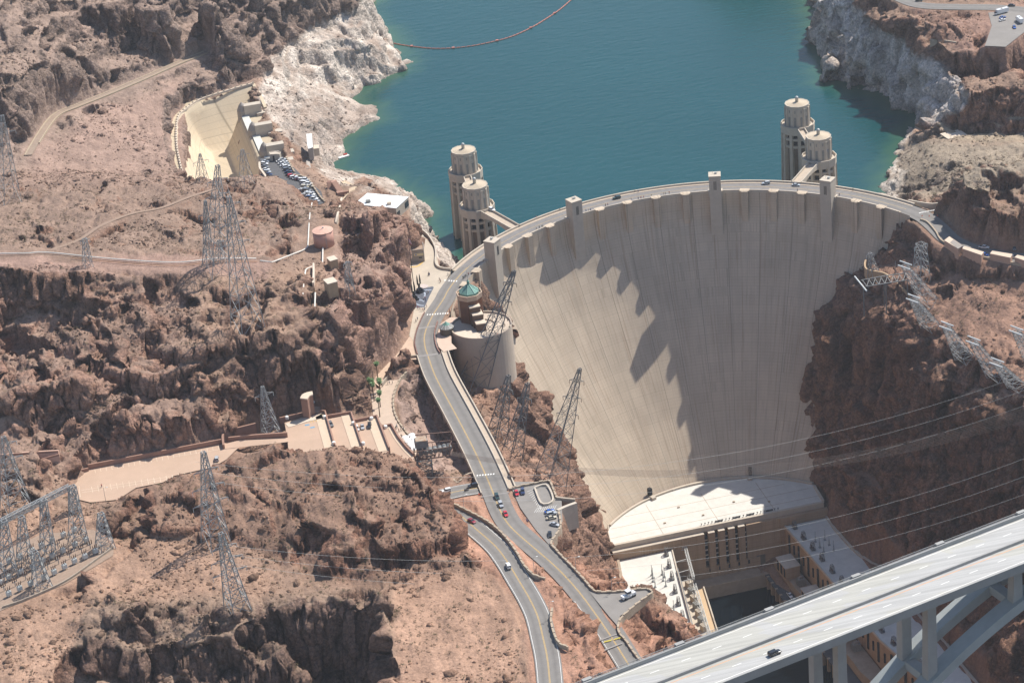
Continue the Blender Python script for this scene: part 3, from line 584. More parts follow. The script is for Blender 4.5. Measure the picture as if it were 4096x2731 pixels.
    ridge2 = zone([(775, 470), (930, 490), (955, 720), (900, 840), (700, 820), (760, 640)], 15); mixc(rk, c(.34, .205, .155), ridge2); mixc(base, c(.33, .22, .17), ridge2)
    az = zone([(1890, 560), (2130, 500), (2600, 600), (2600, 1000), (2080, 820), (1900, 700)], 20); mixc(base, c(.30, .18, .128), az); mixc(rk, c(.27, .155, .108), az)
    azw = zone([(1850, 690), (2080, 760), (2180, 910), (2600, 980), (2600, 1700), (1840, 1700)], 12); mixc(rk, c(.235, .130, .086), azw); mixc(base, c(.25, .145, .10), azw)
    mixc(rk, c(.26, .148, .106), zone([(2150, 390), (2600, 360), (2600, 580), (2200, 560)], 10))
    mixc(base, c(.30, .185, .14), zone([(2100, 20), (2600, 0), (2600, 150), (2200, 130)], 20))
    mixc(base, c(.36, .285, .205), zone([(2140, 255), (2600, 250), (2600, 320), (2160, 330)], 10)); mixc(base, c(.30, .24, .18), zone([(2040, 330), (2600, 330), (2600, 400), (2050, 470)], 20)); mixc(rk, c(.27, .21, .165), zone([(2040, 300), (2300, 300), (2200, 420), (2050, 470)], 20))
    # bleached band left by the falling lake: everything on the lake side below full pool
    lake_side = zone([(1060, 630), (1000, 590), (960, 530), (930, 460), (850, 415), (800, 440), (735, 395), (690, 350), (650, 300), (610, 250), (590, 190), (620, 100), (760, 30), (840, -20), (840, -300), (2000, -300), (1990, 40), (2230, 200), (2216, 255), (2100, 300), (2060, 470), (1600, 470)], 6)
    ring = lake_side*smooth(1.5, -1.5, V[..., 2]+n1*2.5)
    patch = np.clip(.62+n2*.75+n1*.5, .15, 1)
    mixc(base, white*.95, ring*patch); mixc(rk, white, ring*np.clip(.85+n2*.4, 0, 1))
    mixc(base, c(.33, .25, .20), ring*zone([(640, 250), (900, 235), (790, 330), (780, 400), (680, 360)], 25)*.75); mixc(rk, c(.36, .29, .245), ring*zone([(640, 250), (900, 235), (790, 330), (780, 400), (680, 360)], 25)*.7)
    azr = ring*zone([(1850, -50), (2000, -50), (2230, 190), (2230, 260), (2080, 300)], 10); mixc(rk, c(.64, .575, .53), azr*.85)
    wet = smooth(-37.5, -40, V[..., 2])*lake_side; base *= (1-.35*wet)[..., None]; rk *= (1-.35*wet)[..., None]
    bed = smooth(-40.2, -42, V[..., 2])*lake_side; mixc(base, c(.16, .20, .10), bed); mixc(rk, c(.16, .20, .10), bed)
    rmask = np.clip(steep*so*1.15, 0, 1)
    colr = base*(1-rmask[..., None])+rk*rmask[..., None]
    # loose stones, desert varnish and crevices
    cobble = smooth(.15, .5, n3)*(1-rmask); colr *= (1-.30*cobble*np.clip(.5+n1*1.5, 0, 1))[..., None]
    colr *= ((1+.30*n2+.20*n1+.16*n3)*1.05)[..., None]
    varn = smooth(.05, .5, n1+.5*n2)*rmask; mixc(colr, colr*c(.68, .64, .64), varn*.65*(1-ring))
    # ---------------- rock relief pushed along the slope
    amp = (1-.6*ring*(V[..., 0] < 60))*rmask*smooth(-41.5, -39.5, V[..., 2]+np.where(lake_side > .5, 0, 200)); idx = np.where(amp.reshape(-1) > .03)[0]; Pm = F3[idx]; am = amp.reshape(-1)[idx]
    Pw = Pm+np.stack([vnoise(Pm, 9, 61), vnoise(Pm, 9, 62), vnoise(Pm, 9, 63)], -1)*1.6
    Pv = Pw*np.array([1, 1, .45])
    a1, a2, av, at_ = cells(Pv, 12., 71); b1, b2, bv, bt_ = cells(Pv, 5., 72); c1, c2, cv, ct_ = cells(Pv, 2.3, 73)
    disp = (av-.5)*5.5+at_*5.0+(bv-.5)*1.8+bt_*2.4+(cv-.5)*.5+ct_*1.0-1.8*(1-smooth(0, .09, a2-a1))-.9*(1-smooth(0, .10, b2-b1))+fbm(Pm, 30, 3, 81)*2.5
    fV = V.reshape(-1, 3); Nf = Nn.reshape(-1, 3).copy(); Nf[:, 2] *= .55
    fV[idx] += Nf[idx]*(disp*am*(.75+.45*smooth(.75, .45, Nn.reshape(-1, 3)[idx, 2])))[:, None]
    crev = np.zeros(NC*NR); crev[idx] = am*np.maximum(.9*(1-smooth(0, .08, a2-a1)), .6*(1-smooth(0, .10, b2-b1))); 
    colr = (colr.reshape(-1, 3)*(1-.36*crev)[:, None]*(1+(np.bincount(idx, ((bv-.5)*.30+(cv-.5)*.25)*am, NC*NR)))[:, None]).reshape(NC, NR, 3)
    fine = np.where(so > .5, 1, 0).reshape(-1)*(V.reshape(-1, 3)[:, 2] > -39.5)
    fV[:, 2] += fine*(.5*fbm(fV, 3.5, 2, 91)+(1-rmask.reshape(-1))*(1.3*np.maximum(0, fbm(fV, 5., 2, 92)-.12)+2.2*np.maximum(0, fbm(fV, 13., 3, 93)-.22)))
    V = fV.reshape(NC, NR, 3)
    H2 = lambda x, y: float(bil(Z, np.array([x]), np.array([y]))[0])
    return V, np.concatenate([np.clip(colr, .01, .9), np.clip(rmask+.35*ring, 0, 1)[..., None]], -1), H2, dict(rmask=rmask, so=so, ring=ring, fx=fx, fy=fy, N=Nn, lake=lake_side)

POWER_FOOT = [(-66, 11), (-61.5, 32), (-40, 47), (0, 57), (40, 48), (59, 34), (58, 9), (58, -5), (60, -33), (67.5, -50), (68, -104), (71, -128), (74, -215), (-84, -215), (-75, -120), (-69, -60), (-67.5, -12), (-64.5, -4)]
RIVER_FOOT = [(-17, 2), (19, 1), (20, -60), (23, -110), (33, -160), (45, -300), (60, -420), (-10, -420), (-33, -215), (-29, -120), (-24, -44)]
m = bpy.data.materials.new('desert_rock'); m.use_nodes = True; nt = m.node_tree; N = nt.nodes; L = nt.links
b = N['Principled BSDF']; b.inputs['Roughness'].default_value = .95; b.inputs['Specular IOR Level'].default_value = .15
ca = N.new('ShaderNodeVertexColor'); ca.layer_name = 'tint'; tc = N.new('ShaderNodeTexCoord')
nz = N.new('ShaderNodeTexNoise'); nz.inputs['Scale'].default_value = .8; nz.inputs['Detail'].default_value = 9; nz.inputs['Roughness'].default_value = .78; L.new(tc.outputs['Object'], nz.inputs['Vector'])
def vor(scale, feat):
    v = N.new('ShaderNodeTexVoronoi'); v.feature = feat; v.inputs['Scale'].default_value = scale; L.new(tc.outputs['Object'], v.inputs['Vector']); return v
def rng_(src, a, b_, c_, d_):
    r = N.new('ShaderNodeMapRange'); r.inputs[1].default_value = a; r.inputs[2].default_value = b_; r.inputs[3].default_value = c_; r.inputs[4].default_value = d_; L.new(src, r.inputs[0]); return r.outputs[0]
def mth(op, a, b_):
    n = N.new('ShaderNodeMath'); n.operation = op
    for i, q in enumerate((a, b_)):
        if isinstance(q, float): n.inputs[i].default_value = q
        else: L.new(q, n.inputs[i])
    return n.outputs[0]
v1, v2 = vor(.30, 'F1'), vor(.75, 'F1'); e1 = vor(.30, 'DISTANCE_TO_EDGE')
hgt = mth('ADD', mth('ADD', mth('MULTIPLY', v1.outputs['Distance'], -.9), mth('MULTIPLY', v2.outputs['Distance'], -.45)), mth('MULTIPLY', nz.outputs['Fac'], 1.1))
sp = N.new('ShaderNodeSeparateColor'); L.new(v2.outputs['Color'], sp.inputs[0])
tone = mth('MULTIPLY', mth('MULTIPLY', rng_(nz.outputs['Fac'], .3, .7, .55, 1.42), rng_(sp.outputs[0], 0., 1., .80, 1.2)), rng_(e1.outputs['Distance'], 0., .07, .66, 1.))
tone_s = mth('ADD', mth('MULTIPLY', mth('SUBTRACT', tone, .93), rng_(ca.outputs['Alpha'], 0., 1., .42, 1.)), .95)
m2 = N.new('ShaderNodeMix'); m2.data_type = 'RGBA'; m2.blend_type = 'MULTIPLY'; m2.inputs[0].default_value = 1; L.new(ca.outputs[0], m2.inputs[6]); L.new(tone_s, m2.inputs[7]); L.new(m2.outputs[2], b.inputs['Base Color'])
bp = N.new('ShaderNodeBump'); bp.inputs['Distance'].default_value = 1.5; bp.inputs['Strength'].default_value = .85; L.new(rng_(ca.outputs['Alpha'], 0., 1., .45, .9), bp.inputs['Strength']); L.new(hgt, bp.inputs['Height']); L.new(bp.outputs[0], b.inputs['Normal'])
M_ROCK = m
TV, TC, ground_z, TI = build_terrain()
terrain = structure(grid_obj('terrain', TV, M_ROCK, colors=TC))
# ------------------------------------------------------------------ loose rock and desert scrub
def scatter(name, n, weight, size, make, seed, mat_, tints=None, sink=.25):
    rng = np.random.default_rng(seed)
    w = np.clip(weight, 0, None).reshape(-1); area = np.ones_like(w)
    cs = np.cumsum(w*area); pick = np.searchsorted(cs, rng.random(n)*cs[-1]); P = TV.reshape(-1, 3)[pick]+np.stack([rng.normal(0, .6, n), rng.normal(0, .6, n), np.zeros(n)], -1)
    tcol = TC.reshape(-1, 4)[pick, :3]
    bases = [make(rng) for _ in range(10)]
    vs = []; fs = []; cs_ = []; off = 0
    sz = size(rng, n)
    for i in range(n):
        bv, bf = bases[i % 10]; a = rng.random()*6.283; ca, sa = math.cos(a), math.sin(a)
        q = bv*sz[i]*(1+.3*rng.standard_normal(3)).clip(.6, 1.5)
        q = np.stack([q[:, 0]*ca-q[:, 1]*sa, q[:, 0]*sa+q[:, 1]*ca, q[:, 2]], -1)+P[i]-np.array([0, 0, sz[i]*sink])
        vs.append(q); fs.append(bf+off); off += len(bv)
        col = tints(rng, tcol[i]); cs_.append(np.tile(col, (len(bv), 1)))
    V = np.concatenate(vs); Fm = np.concatenate(fs); C_ = np.concatenate(cs_)
    me = bpy.data.meshes.new(name); k = Fm.shape[1]
    me.vertices.add(len(V)); me.vertices.foreach_set('co', V.reshape(-1).astype(np.float32)); me.loops.add(Fm.size); me.loops.foreach_set('vertex_index', Fm.reshape(-1).astype(np.int32))
    me.polygons.add(len(Fm)); me.polygons.foreach_set('loop_start', (np.arange(len(Fm))*k).astype(np.int32)); me.polygons.foreach_set('loop_total', np.full(len(Fm), k, np.int32)); me.update(calc_edges=True)
    ca_ = me.color_attributes.new('tint', 'FLOAT_COLOR', 'POINT'); c4 = np.ones((len(V), 4), np.float32); c4[:, :3] = C_; ca_.data.foreach_set('color', c4.reshape(-1))
    o = bpy.data.objects.new(name, me); COL.objects.link(o); me.materials.append(mat_); o['kind'] = 'stuff'
    return o
def _ico(sub):
    bm = bmesh.new(); bmesh.ops.create_icosphere(bm, subdivisions=sub, radius=1.0); v = np.array([x.co for x in bm.verts]); f = np.array([[q.index for q in p.verts] for p in bm.faces]); bm.free(); return v, f
def rockshape(rng):
    v, f = _ico(1); n = v/np.linalg.norm(v, axis=1)[:, None]
    for _ in range(7):                                   # knock flat facets off a ball
        d = rng.standard_normal(3); d /= np.linalg.norm(d); h = .45+.4*rng.random(); k = n@d; v = np.where((k > h)[:, None], v-(v@d-h)[:, None]*d, v)
    return v*np.array([1, .8, .75]), f
def shrubshape(rng):
    vs = []; fs = []
    for k in range(18):                                  # a dome of small upright leaf sprays
        a = rng.random()*6.283; e = rng.random()**.7*1.45; r = .55+.45*rng.random()
        c = np.array([math.cos(a)*math.cos(e), math.sin(a)*math.cos(e), math.sin(e)*.85])*r; t = rng.standard_normal(3); u = np.cross(c, t); u /= np.linalg.norm(u)+1e-6
        w = np.cross(u, c); w /= np.linalg.norm(w)+1e-6; s = .30
        vs += [c-u*s*.5, c+u*s*.5, c+w*s+c*.15]; fs.append([3*k, 3*k+1, 3*k+2])
    return np.array(vs), np.array(fs)
_so, _rm, _z = TI['so'], TI['rmask'], TV[..., 2]
_vis = (TI['fx'] > -150) & (TI['fx'] < 2500) & (TI['fy'] > -150) & (TI['fy'] < 1700) & (_z > -38) & (_so > .85)
_n = fbm(TV.reshape(-1, 3)*np.array([1, 1, .5]), 40, 3, 301).reshape(_z.shape); _n2 = fbm(TV.reshape(-1, 3), 14, 2, 302).reshape(_z.shape)
scatter('loose_rocks', 42000, _vis*(1-.8*_rm)*np.clip(.4+_n*1.6+_n2, .06, 2), lambda r, n: .30+.9*r.random(n)**4+2.6*r.random(n)**30, rockshape, 5, M_ROCK, lambda r, c: np.clip(c*(.62+.6*r.random())*np.array([1, .97, .95]), .02, .8))
m = bpy.data.materials.new('scrub_leaves'); m.use_nodes = True; b = m.node_tree.nodes['Principled BSDF']; b.inputs['Roughness'].default_value = .9
v_ = m.node_tree.nodes.new('ShaderNodeVertexColor'); v_.layer_name = 'tint'; m.node_tree.links.new(v_.outputs[0], b.inputs['Base Color'])
scatter('desert_scrub', 12000, _vis*(1-_rm)*(1-.93*TI['ring'])*np.clip(.35-_n*1.1+_n2*.8, .02, 2), lambda r, n: .42+.7*r.random(n)**2+.8*r.random(n)**16, shrubshape, 9, m, lambda r, c: np.array([.135, .125, .065])*(.4+.55*r.random())+np.array([.03, .0, -.01])*r.random(), .1)
# ------------------------------------------------------------------ water
def water(name, col, rough, bump, scale, poly, z):
    m = bpy.data.materials.new(name); m.use_nodes = True; N = m.node_tree.nodes; L = m.node_tree.links; b = N['Principled BSDF']
    b.inputs['Roughness'].default_value = rough; b.inputs['IOR'].default_value = 1.33
    tc = N.new('ShaderNodeTexCoord'); n = N.new('ShaderNodeTexNoise'); n.inputs['Scale'].default_value = .006; n.inputs['Detail'].default_value = 4; L.new(tc.outputs['Object'], n.inputs['Vector'])
    mx = N.new('ShaderNodeMix'); mx.data_type = 'RGBA'; mx.inputs[6].default_value = (*[c*.78 for c in col], 1); mx.inputs[7].default_value = (*[c*1.2 for c in col], 1); L.new(n.outputs['Fac'], mx.inputs[0]); 
    src = mx.outputs[2]
    if name == 'lake':                      # shallows: the pale bed greens the water near the shore
        ca = N.new('ShaderNodeVertexColor'); ca.layer_name = 'tint'; m3 = N.new('ShaderNodeMix'); m3.data_type = 'RGBA'; m3.inputs[7].default_value = (.05, .115, .065, 1)
        sp = N.new('ShaderNodeSeparateColor'); L.new(ca.outputs[0], sp.inputs[0]); L.new(sp.outputs[0], m3.inputs[0]); L.new(src, m3.inputs[6]); src = m3.outputs[2]
    L.new(src, b.inputs['Base Color'])
    mp = N.new('ShaderNodeMapping'); mp.inputs['Scale'].default_value = (scale*.5, scale, scale); L.new(tc.outputs['Object'], mp.inputs['Vector'])
    n2 = N.new('ShaderNodeTexNoise'); n2.inputs['Scale'].default_value = 1; n2.inputs['Detail'].default_value = 6; L.new(mp.outputs[0], n2.inputs['Vector'])
    bp = N.new('ShaderNodeBump'); bp.inputs['Distance'].default_value = bump; L.new(n2.outputs['Fac'], bp.inputs['Height']); L.new(bp.outputs[0], b.inputs['Normal'])
    return m
M_LAKE = water('lake', (.005, .059, .064), .20, .30, .22, None, 0)
M_RIVER = water('river', (.004, .007, .010), .12, .10, .4, None, 0)
gx = np.arange(-172, 560, 7.); gy = np.concatenate([np.arange(60, 900, 7.), [1000, 1400, 2400]])
GX, GY = np.meshgrid(gx, gy)
low = np.where(np.abs(GX) < 148, np.sqrt(np.maximum(0, 151.5**2-GX**2)), 40.)      # the near edge follows the dam's upstream face
GY = np.where(GY < 760, low+(GY-60)/700*(760-low), GY)
GV = np.stack([GX, GY, np.full(GX.shape, LAKE_Z)], -1)
def shallow(x, y):
    best = 99.
    for r in (0, 7, 14, 21):
        for k in range(8 if r else 1):
            if ground_z(x+r*math.cos(k*.785), y+r*math.sin(k*.785)) > LAKE_Z: return max(0., 1-r/24.)
    return 0.
GC = np.zeros(GV.shape)
for j in range(len(gy)):
    if gy[j] > 760: continue
    for i in range(len(gx)):
        if -180 < gx[i] < 300: GC[j, i, 0] = shallow(GX[j, i], GY[j, i])**1.5
structure(grid_obj('lake', GV, M_LAKE, colors=GC))
structure(mesh_obj('river', [(-70, 20, RIVER_Z), (60, 20, RIVER_Z), (140, -520, RIVER_Z), (-60, -520, RIVER_Z)], [(3, 2, 1, 0)], M_RIVER))

# ------------------------------------------------------------------ the dam
def concrete(name, col, joints=True, lift=1.52, jw=.0, stain=.35, rust=(.30, .19, .12)):
    """cast concrete: pour lines by height, block joints by bearing, run-down streaks"""
    m = bpy.data.materials.new(name); m.use_nodes = True; N = m.node_tree.nodes; L = m.node_tree.links; b = N['Principled BSDF']; b.inputs['Roughness'].default_value = .9; b.inputs['Specular IOR Level'].default_value = .2
    tc = N.new('ShaderNodeTexCoord'); sx = N.new('ShaderNodeSeparateXYZ'); L.new(tc.outputs['Object'], sx.inputs[0])
    def M(op, a, c=None, **k):
        n = N.new('ShaderNodeMath'); n.operation = op
        for i, v in enumerate((a, c)):
            if v is None: continue
            if isinstance(v, (int, float)): n.inputs[i].default_value = v
            else: L.new(v, n.inputs[i])
        return n.outputs[0]
    ang = M('ARCTAN2', sx.outputs[0], M('ADD', sx.outputs[1], 12.)); u = M('MULTIPLY', ang, 130.)
    cv = N.new('ShaderNodeCombineXYZ'); L.new(u, cv.inputs[0]); L.new(sx.outputs[2], cv.inputs[1])
    def noise(sc, sy, det=5, vec=None):
        mp = N.new('ShaderNodeMapping'); mp.inputs['Scale'].default_value = (sc, sy, 1); L.new(vec or cv.outputs[0], mp.inputs['Vector'])
        n = N.new('ShaderNodeTexNoise'); n.inputs['Scale'].default_value = 1; n.inputs['Detail'].default_value = det; n.inputs['Roughness'].default_value = .6; L.new(mp.outputs[0], n.inputs['Vector']); return n.outputs['Fac']
    def rng(v, a, b_, c=0., d=1.):
        r = N.new('ShaderNodeMapRange'); r.inputs[1].default_value = a; r.inputs[2].default_value = b_; r.inputs[3].default_value = c; r.inputs[4].default_value = d; L.new(v, r.inputs[0]); return r.outputs[0]
    def mix(f, a, c, mode='MIX'):
        n = N.new('ShaderNodeMix'); n.data_type = 'RGBA'; n.blend_type = mode
        if isinstance(f, (int, float)): n.inputs[0].default_value = f
        else: L.new(f, n.inputs[0])
        for i, v in ((6, a), (7, c)):
            if isinstance(v, tuple): n.inputs[i].default_value = (*v, 1)
            else: L.new(v, n.inputs[i])
        return n.outputs[2]
    c0 = mix(rng(noise(.05, .03), .35, .65), tuple(x*.88 for x in col), tuple(min(1, x*1.07) for x in col))
    c0 = mix(rng(noise(.9, .02, 4), .52, .75, 0, stain), c0, rust)                    # long thin streaks
    c0 = mix(rng(noise(.25, .012, 4), .55, .72, 0, stain*.8), c0, tuple(x*.62 for x in col))
    # panels of one pour: each block and lift its own shade
    pb = N.new('ShaderNodeTexWhiteNoise'); pb.noise_dimensions = '2D'; pc = N.new('ShaderNodeCombineXYZ')
    L.new(M('FLOOR', M('MULTIPLY', u, 1/8.3)), pc.inputs[0]); L.new(M('FLOOR', M('MULTIPLY', sx.outputs[2], 1/(lift*3))), pc.inputs[1]); L.new(pc.outputs[0], pb.inputs['Vector'])
    c0 = mix(1., c0, rng(pb.outputs['Value'], 0, 1, .945, 1.04), 'MULTIPLY')
    fz = M('FRACT', M('MULTIPLY', sx.outputs[2], 1/lift)); c0 = mix(rng(fz, .0, .13, .42, 0.), c0, tuple(x*.55 for x in col))
    f3 = M('FRACT', M('MULTIPLY', sx.outputs[2], 1/(lift*3))); c0 = mix(M('MULTIPLY', rng(f3, .0, .05, 1., 0.), rng(noise(.06, .3), .4, .6, .1, .6)), c0, tuple(x*.5 for x in col))
    c0 = mix(M('MULTIPLY', rng(noise(1.3, .015, 4), .48, .66), rng(pb.outputs['Value'], .70, .9, 0, .5)), c0, tuple(x*.48 for x in col))
    if joints:
        fu = M('ABSOLUTE', M('SUBTRACT', M('FRACT', M('MULTIPLY', u, 1/16.6)), .5)); c0 = mix(rng(fu, .0, .018, .75, 0.), c0, tuple(x*.42 for x in col))
        fu2 = M('FRACT', M('ADD', M('MULTIPLY', u, 1/16.6), .46)); c0 = mix(rng(M('MULTIPLY', rng(fu2, .0, .06, 1, 0), noise(.4, .02)), .45, .6, 0, .5), c0, (.62, .57, .5))
    fine = noise(3., 3., 4); c0 = mix(1., c0, rng(fine, .3, .7, .92, 1.06), 'MULTIPLY')
    L.new(c0, b.inputs['Base Color'])
    bp = N.new('ShaderNodeBump'); bp.inputs['Distance'].default_value = .12; L.new(fz, bp.inputs['Height']); bp.inputs['Strength'].default_value = .25; L.new(bp.outputs[0], b.inputs['Normal'])
    return m
M_DAM = concrete('dam_concrete', (.55, .452, .345), stain=.62)
M_CONC = mat('pale_concrete', (.50, .43, .345), .85, var=.10, vscale=.3, bump=.03, bscale=3)
M_CONC2 = mat('tower_concrete', (.49, .425, .345), .85, var=.10, vscale=.25)
M_ASPH = mat('worn_asphalt', (.20, .185, .175), .9, var=.14, vscale=.35, bump=.01, bscale=8)
M_ASPH2 = mat('dark_asphalt', (.10, .098, .10), .9, var=.2, vscale=.5)
M_WALK = mat('sidewalk', (.46, .375, .29), .9, var=.10, vscale=.6)
M_WHITE = mat('white_paint', (.75, .74, .70), .7, var=.06, vscale=2)
M_YEL = mat('yellow_paint', (.62, .40, .12), .7, var=.1, vscale=2)
M_BLACK = mat('dark_void', (.02, .02, .022), .9)
M_RUST = mat('rusty_steel', (.26, .13, .08), .8, var=.3, vscale=1)
M_STEEL = mat('galvanised_steel', (.40, .41, .40), .55, metal=.35, var=.15, vscale=1)
M_PINKC = mat('pink_concrete', (.50, .32, .235), .9, var=.10, vscale=.25)
M_PINKW = mat('terracotta_wall', (.32, .185, .135), .9, var=.12, vscale=.4)
M_GLASS = mat('dark_glass', (.03, .035, .04), .15, var=.2)

dam = empty('dam', (0, 0, 0), 0, 'huge curved concrete arch dam holding back the blue lake', 'dam')
angs = np.linspace(AL, AR+.06, 240); zs = np.concatenate([np.linspace(1.0, -30, 32), np.linspace(-33, -190, 60)])
FV = np.zeros((len(zs), len(angs), 3))
for i, z in enumerate(zs):
    r, c = face_rc(z)
    FV[i] = np.stack([r*np.sin(angs), c+r*np.cos(angs), np.full(len(angs), z)], -1)
body = grid_obj('downstream_face', FV, M_DAM, dam)
UV_ = np.zeros((2, len(angs), 3))
for i, z in enumerate((-110., 0.)):
    UV_[i] = np.stack([R_UP*np.sin(angs), R_UP*np.cos(angs), np.full(len(angs), z)], -1)
grid_obj('upstream_face', UV_, M_CONC, dam)
# crest: kerbs, sidewalks and parapets swept along the arc
AL2 = math.atan2(*at(1037, 622, 0.)[:2])
def arcp(r, z=0., a0=AL2, a1=AR, n=150): return [(r*math.sin(a), r*math.cos(a), z) for a in np.linspace(a0, a1, n)]
cr = MB(); cr.strip(arcp(145.6), [(-6.9, 0), (6.8, 0)]); cr.build('crest_slab', M_CONC, dam)
a = MB(); a.strip(arcp(145.6, .05), [(-4.6, 0), (4.2, 0)]); 
road = a.build('crest_road', M_ASPH); structure(road)
a = MB(); a.strip(arcp(140.3, 0), [(-1.35, 0), (-1.35, .22), (.85, .22), (.85, 0)]); a.strip(arcp(150.9, 0), [(-.9, 0), (-.9, .22), (.8, .22), (.8, 0)]); a.build('sidewalk', M_WALK, dam)
a = MB(); a.strip(arcp(139.0, 0), [(-.33, -1.2), (-.33, 1.15), (.3, 1.15), (.3, 0)]); a.build('downstream_parapet', M_CONC, dam)
a = MB(); a.strip(arcp(152.2, 0), [(-.4, 0), (-.4, 1.15), (.45, 1.15), (.45, -1.2)], False); a.build('upstream_parapet', M_CONC, dam)
SPUR = [-1.02, -.897, -.661, -.543, -.424, -.183, -.061, .061, .183, .424, .543, .661, .897, 1.016]
for s in SPUR:
    a = MB(); R = Matrix.Rotation(-s, 4, 'Z')
    a.box((0, 138.7-1.35, -13.9), (3.7, 2.7, 30)); 
    a.box((0, 138.6, 1.12), (5.4, 3.6, .28)); a.xform(R); o = a.build('buttress', M_DAM, dam)
TW = [-.7778, -.3054, .3054, .7778]
labels = ['crest tower nearest the green roofed visitor building', 'crest tower second from the green roofed visitor building',
          'crest tower on the middle of the dam, right of the dark car', 'crest tower nearest the right end of the dam']
for k, s in enumerate(TW):
    t = empty('elevator_tower', (137.2*math.sin(s), 137.2*math.cos(s), 0), -s, 'square concrete '+labels[k], 'tower', 'square towers rising from the dam crest')
    a = MB(); a.box((0, -.6, -14.5), (6.6, 6.6, 53)); a.box((0, -.6, 10.6), (5.8, 5.8, 2.2)); a.box((0, 2.2, -.3), (8.2, 3.4, 3.2)); a.build('shaft', M_CONC2 if k != 0 else M_CONC2, t)
    a = MB(); a.box((0, -.6, 11.95), (6.9, 6.9, .5)); a.build('parapet_cap', M_CONC, t)
    a = MB()
    for x in (-.6, 0, .6): a.box((x, -3.93, 6.4), (.28, .10, 5.2))
    a.build('slit_window', M_GLASS, t)
    a = MB(); a.box((.6, -.2, 12.6), (1.3, 1.1, 1.0)); a.tube([(-1, -.5, 12.2), (-1, -.5, 14.2)], .07); a.tube([(1.6, .6, 12.2), (1.6, .6, 13.8)], .07); a.build('roof_gear', M_STEEL, t)
# ------------------------------------------------------------------ bridge over the canyon, in front
_D = kT(3, 3)
_O = np.array(_D(0, 915, 90.)); _e = np.array(_D(2351, 10, 90.)); _u = (_e-_O)/np.linalg.norm(_e-_O); _n = np.array([_u[1], -_u[0], 0])
def BP(s, c, z): p = _O+_u*s+_n*c; return (p[0], p[1], z)
BR = empty('arch_bridge', BP(0, 13.4, 0), 0, 'pale concrete highway bridge on tall columns and twin arches, crossing in front', 'bridge')
def at_root(mb, name, m_, root=BR):
    o = mb.build(name, m_); o.parent = root; o.matrix_parent_inverse = Matrix.Translation(root.location).inverted(); return o
def brail(c0, c1, z0, z1, s0=-130, s1=270, step=10.):
    mb = MB(); 
    return mb.add([BP(s, c, z) for s in (s0, s1) for c, z in ((c0, z0), (c1, z0), (c1, z1), (c0, z1))], [(0, 1, 2, 3), (7, 6, 5, 4), (0, 4, 5, 1), (1, 5, 6, 2), (2, 6, 7, 3), (3, 7, 4, 0)])
def deckmat():
    m = mat('bridge_deck', (.43, .425, .41), .85, var=.05, vscale=.05)
    nt = m.node_tree; N = nt.nodes; L = nt.links; b = N['Principled BSDF']; src = b.inputs['Base Color'].links[0].from_socket
    tc = N.new('ShaderNodeTexCoord'); mp = N.new('ShaderNodeMapping'); mp.inputs['Rotation'].default_value = (0, 0, -math.atan2(_u[1], _u[0])); mp.inputs['Scale'].default_value = (.02, .9, 1)
    L.new(tc.outputs['Object'], mp.inputs[0]); n = N.new('ShaderNodeTexNoise'); n.inputs['Scale'].default_value = 1; n.inputs['Detail'].default_value = 4; L.new(mp.outputs[0], n.inputs[0])
    r = N.new('ShaderNodeMapRange'); r.inputs[1].default_value = .42; r.inputs[2].default_value = .62; r.inputs[3].default_value = 1.0; r.inputs[4].default_value = .82; L.new(n.outputs[0], r.inputs[0])
    x = N.new('ShaderNodeMix'); x.data_type = 'RGBA'; x.blend_type = 'MULTIPLY'; x.inputs[0].default_value = 1; L.new(src, x.inputs[6]); L.new(r.outputs[0], x.inputs[7])
    v = N.new('ShaderNodeTexVoronoi'); v.distance = 'CHEBYCHEV'; v.inputs['Scale'].default_value = 1; m3 = N.new('ShaderNodeMapping'); m3.inputs['Rotation'].default_value = (0, 0, -math.atan2(_u[1], _u[0])); m3.inputs['Scale'].default_value = (.045, .16, 1); L.new(tc.outputs['Object'], m3.inputs[0]); L.new(m3.outputs[0], v.inputs['Vector'])
    x2 = N.new('ShaderNodeMix'); x2.data_type = 'RGBA'; x2.blend_type = 'MULTIPLY'; x2.inputs[7].default_value = (1.0, .99, .93, 1); sp = N.new('ShaderNodeSeparateColor'); L.new(v.outputs['Color'], sp.inputs[0])
    r2 = N.new('ShaderNodeMapRange'); r2.inputs[1].default_value = .5; r2.inputs[2].default_value = .55; L.new(sp.outputs[0], r2.inputs[0]); L.new(r2.outputs[0], x2.inputs[0]); L.new(x.outputs[2], x2.inputs[6]); L.new(x2.outputs[2], b.inputs['Base Color']); return m
M_DECK = deckmat()
M_BCON = mat('bridge_concrete', (.33, .325, .31), .85, var=.10, vscale=.15)
M_RIB = mat('skylit_concrete', (.34, .365, .36), .85, var=.12, vscale=.12)  # bluish skylight on the shaded ribs, put into the colour
M_ORANGE = mat('faded_orange_line', (.62, .33, .17), .8, var=.1)
at_root(brail(0, 26.8, 88.4, 90.0), 'deck', M_DECK)
a = brail(2.2, 6.2, 84.6, 88.4); b_ = brail(17.6, 21.6, 84.6, 88.4); a.add(b_.v, b_.f); at_root(a, 'girder', M_BCON)
at_root(brail(26.8, 27.3, 87.6, 90.95), 'near_barrier', M_BCON)
a = brail(26.2, 26.8, 90.0, 90.9); at_root(a, 'barrier', M_DECK)
at_root(brail(14.3, 15.0, 90.0, 91.1), 'median_barrier', M_BCON)
a = brail(1.55, 2.0, 90.0, 91.5); at_root(a, 'barrier', M_BCON)
a = brail(-.25, .1, 89.2, 90.4); a2 = brail(-.12, .0, 91.3, 91.42); a.add(a2.v, a2.f)
at_root(a, 'walkway_kerb', M_DECK)
a = MB()
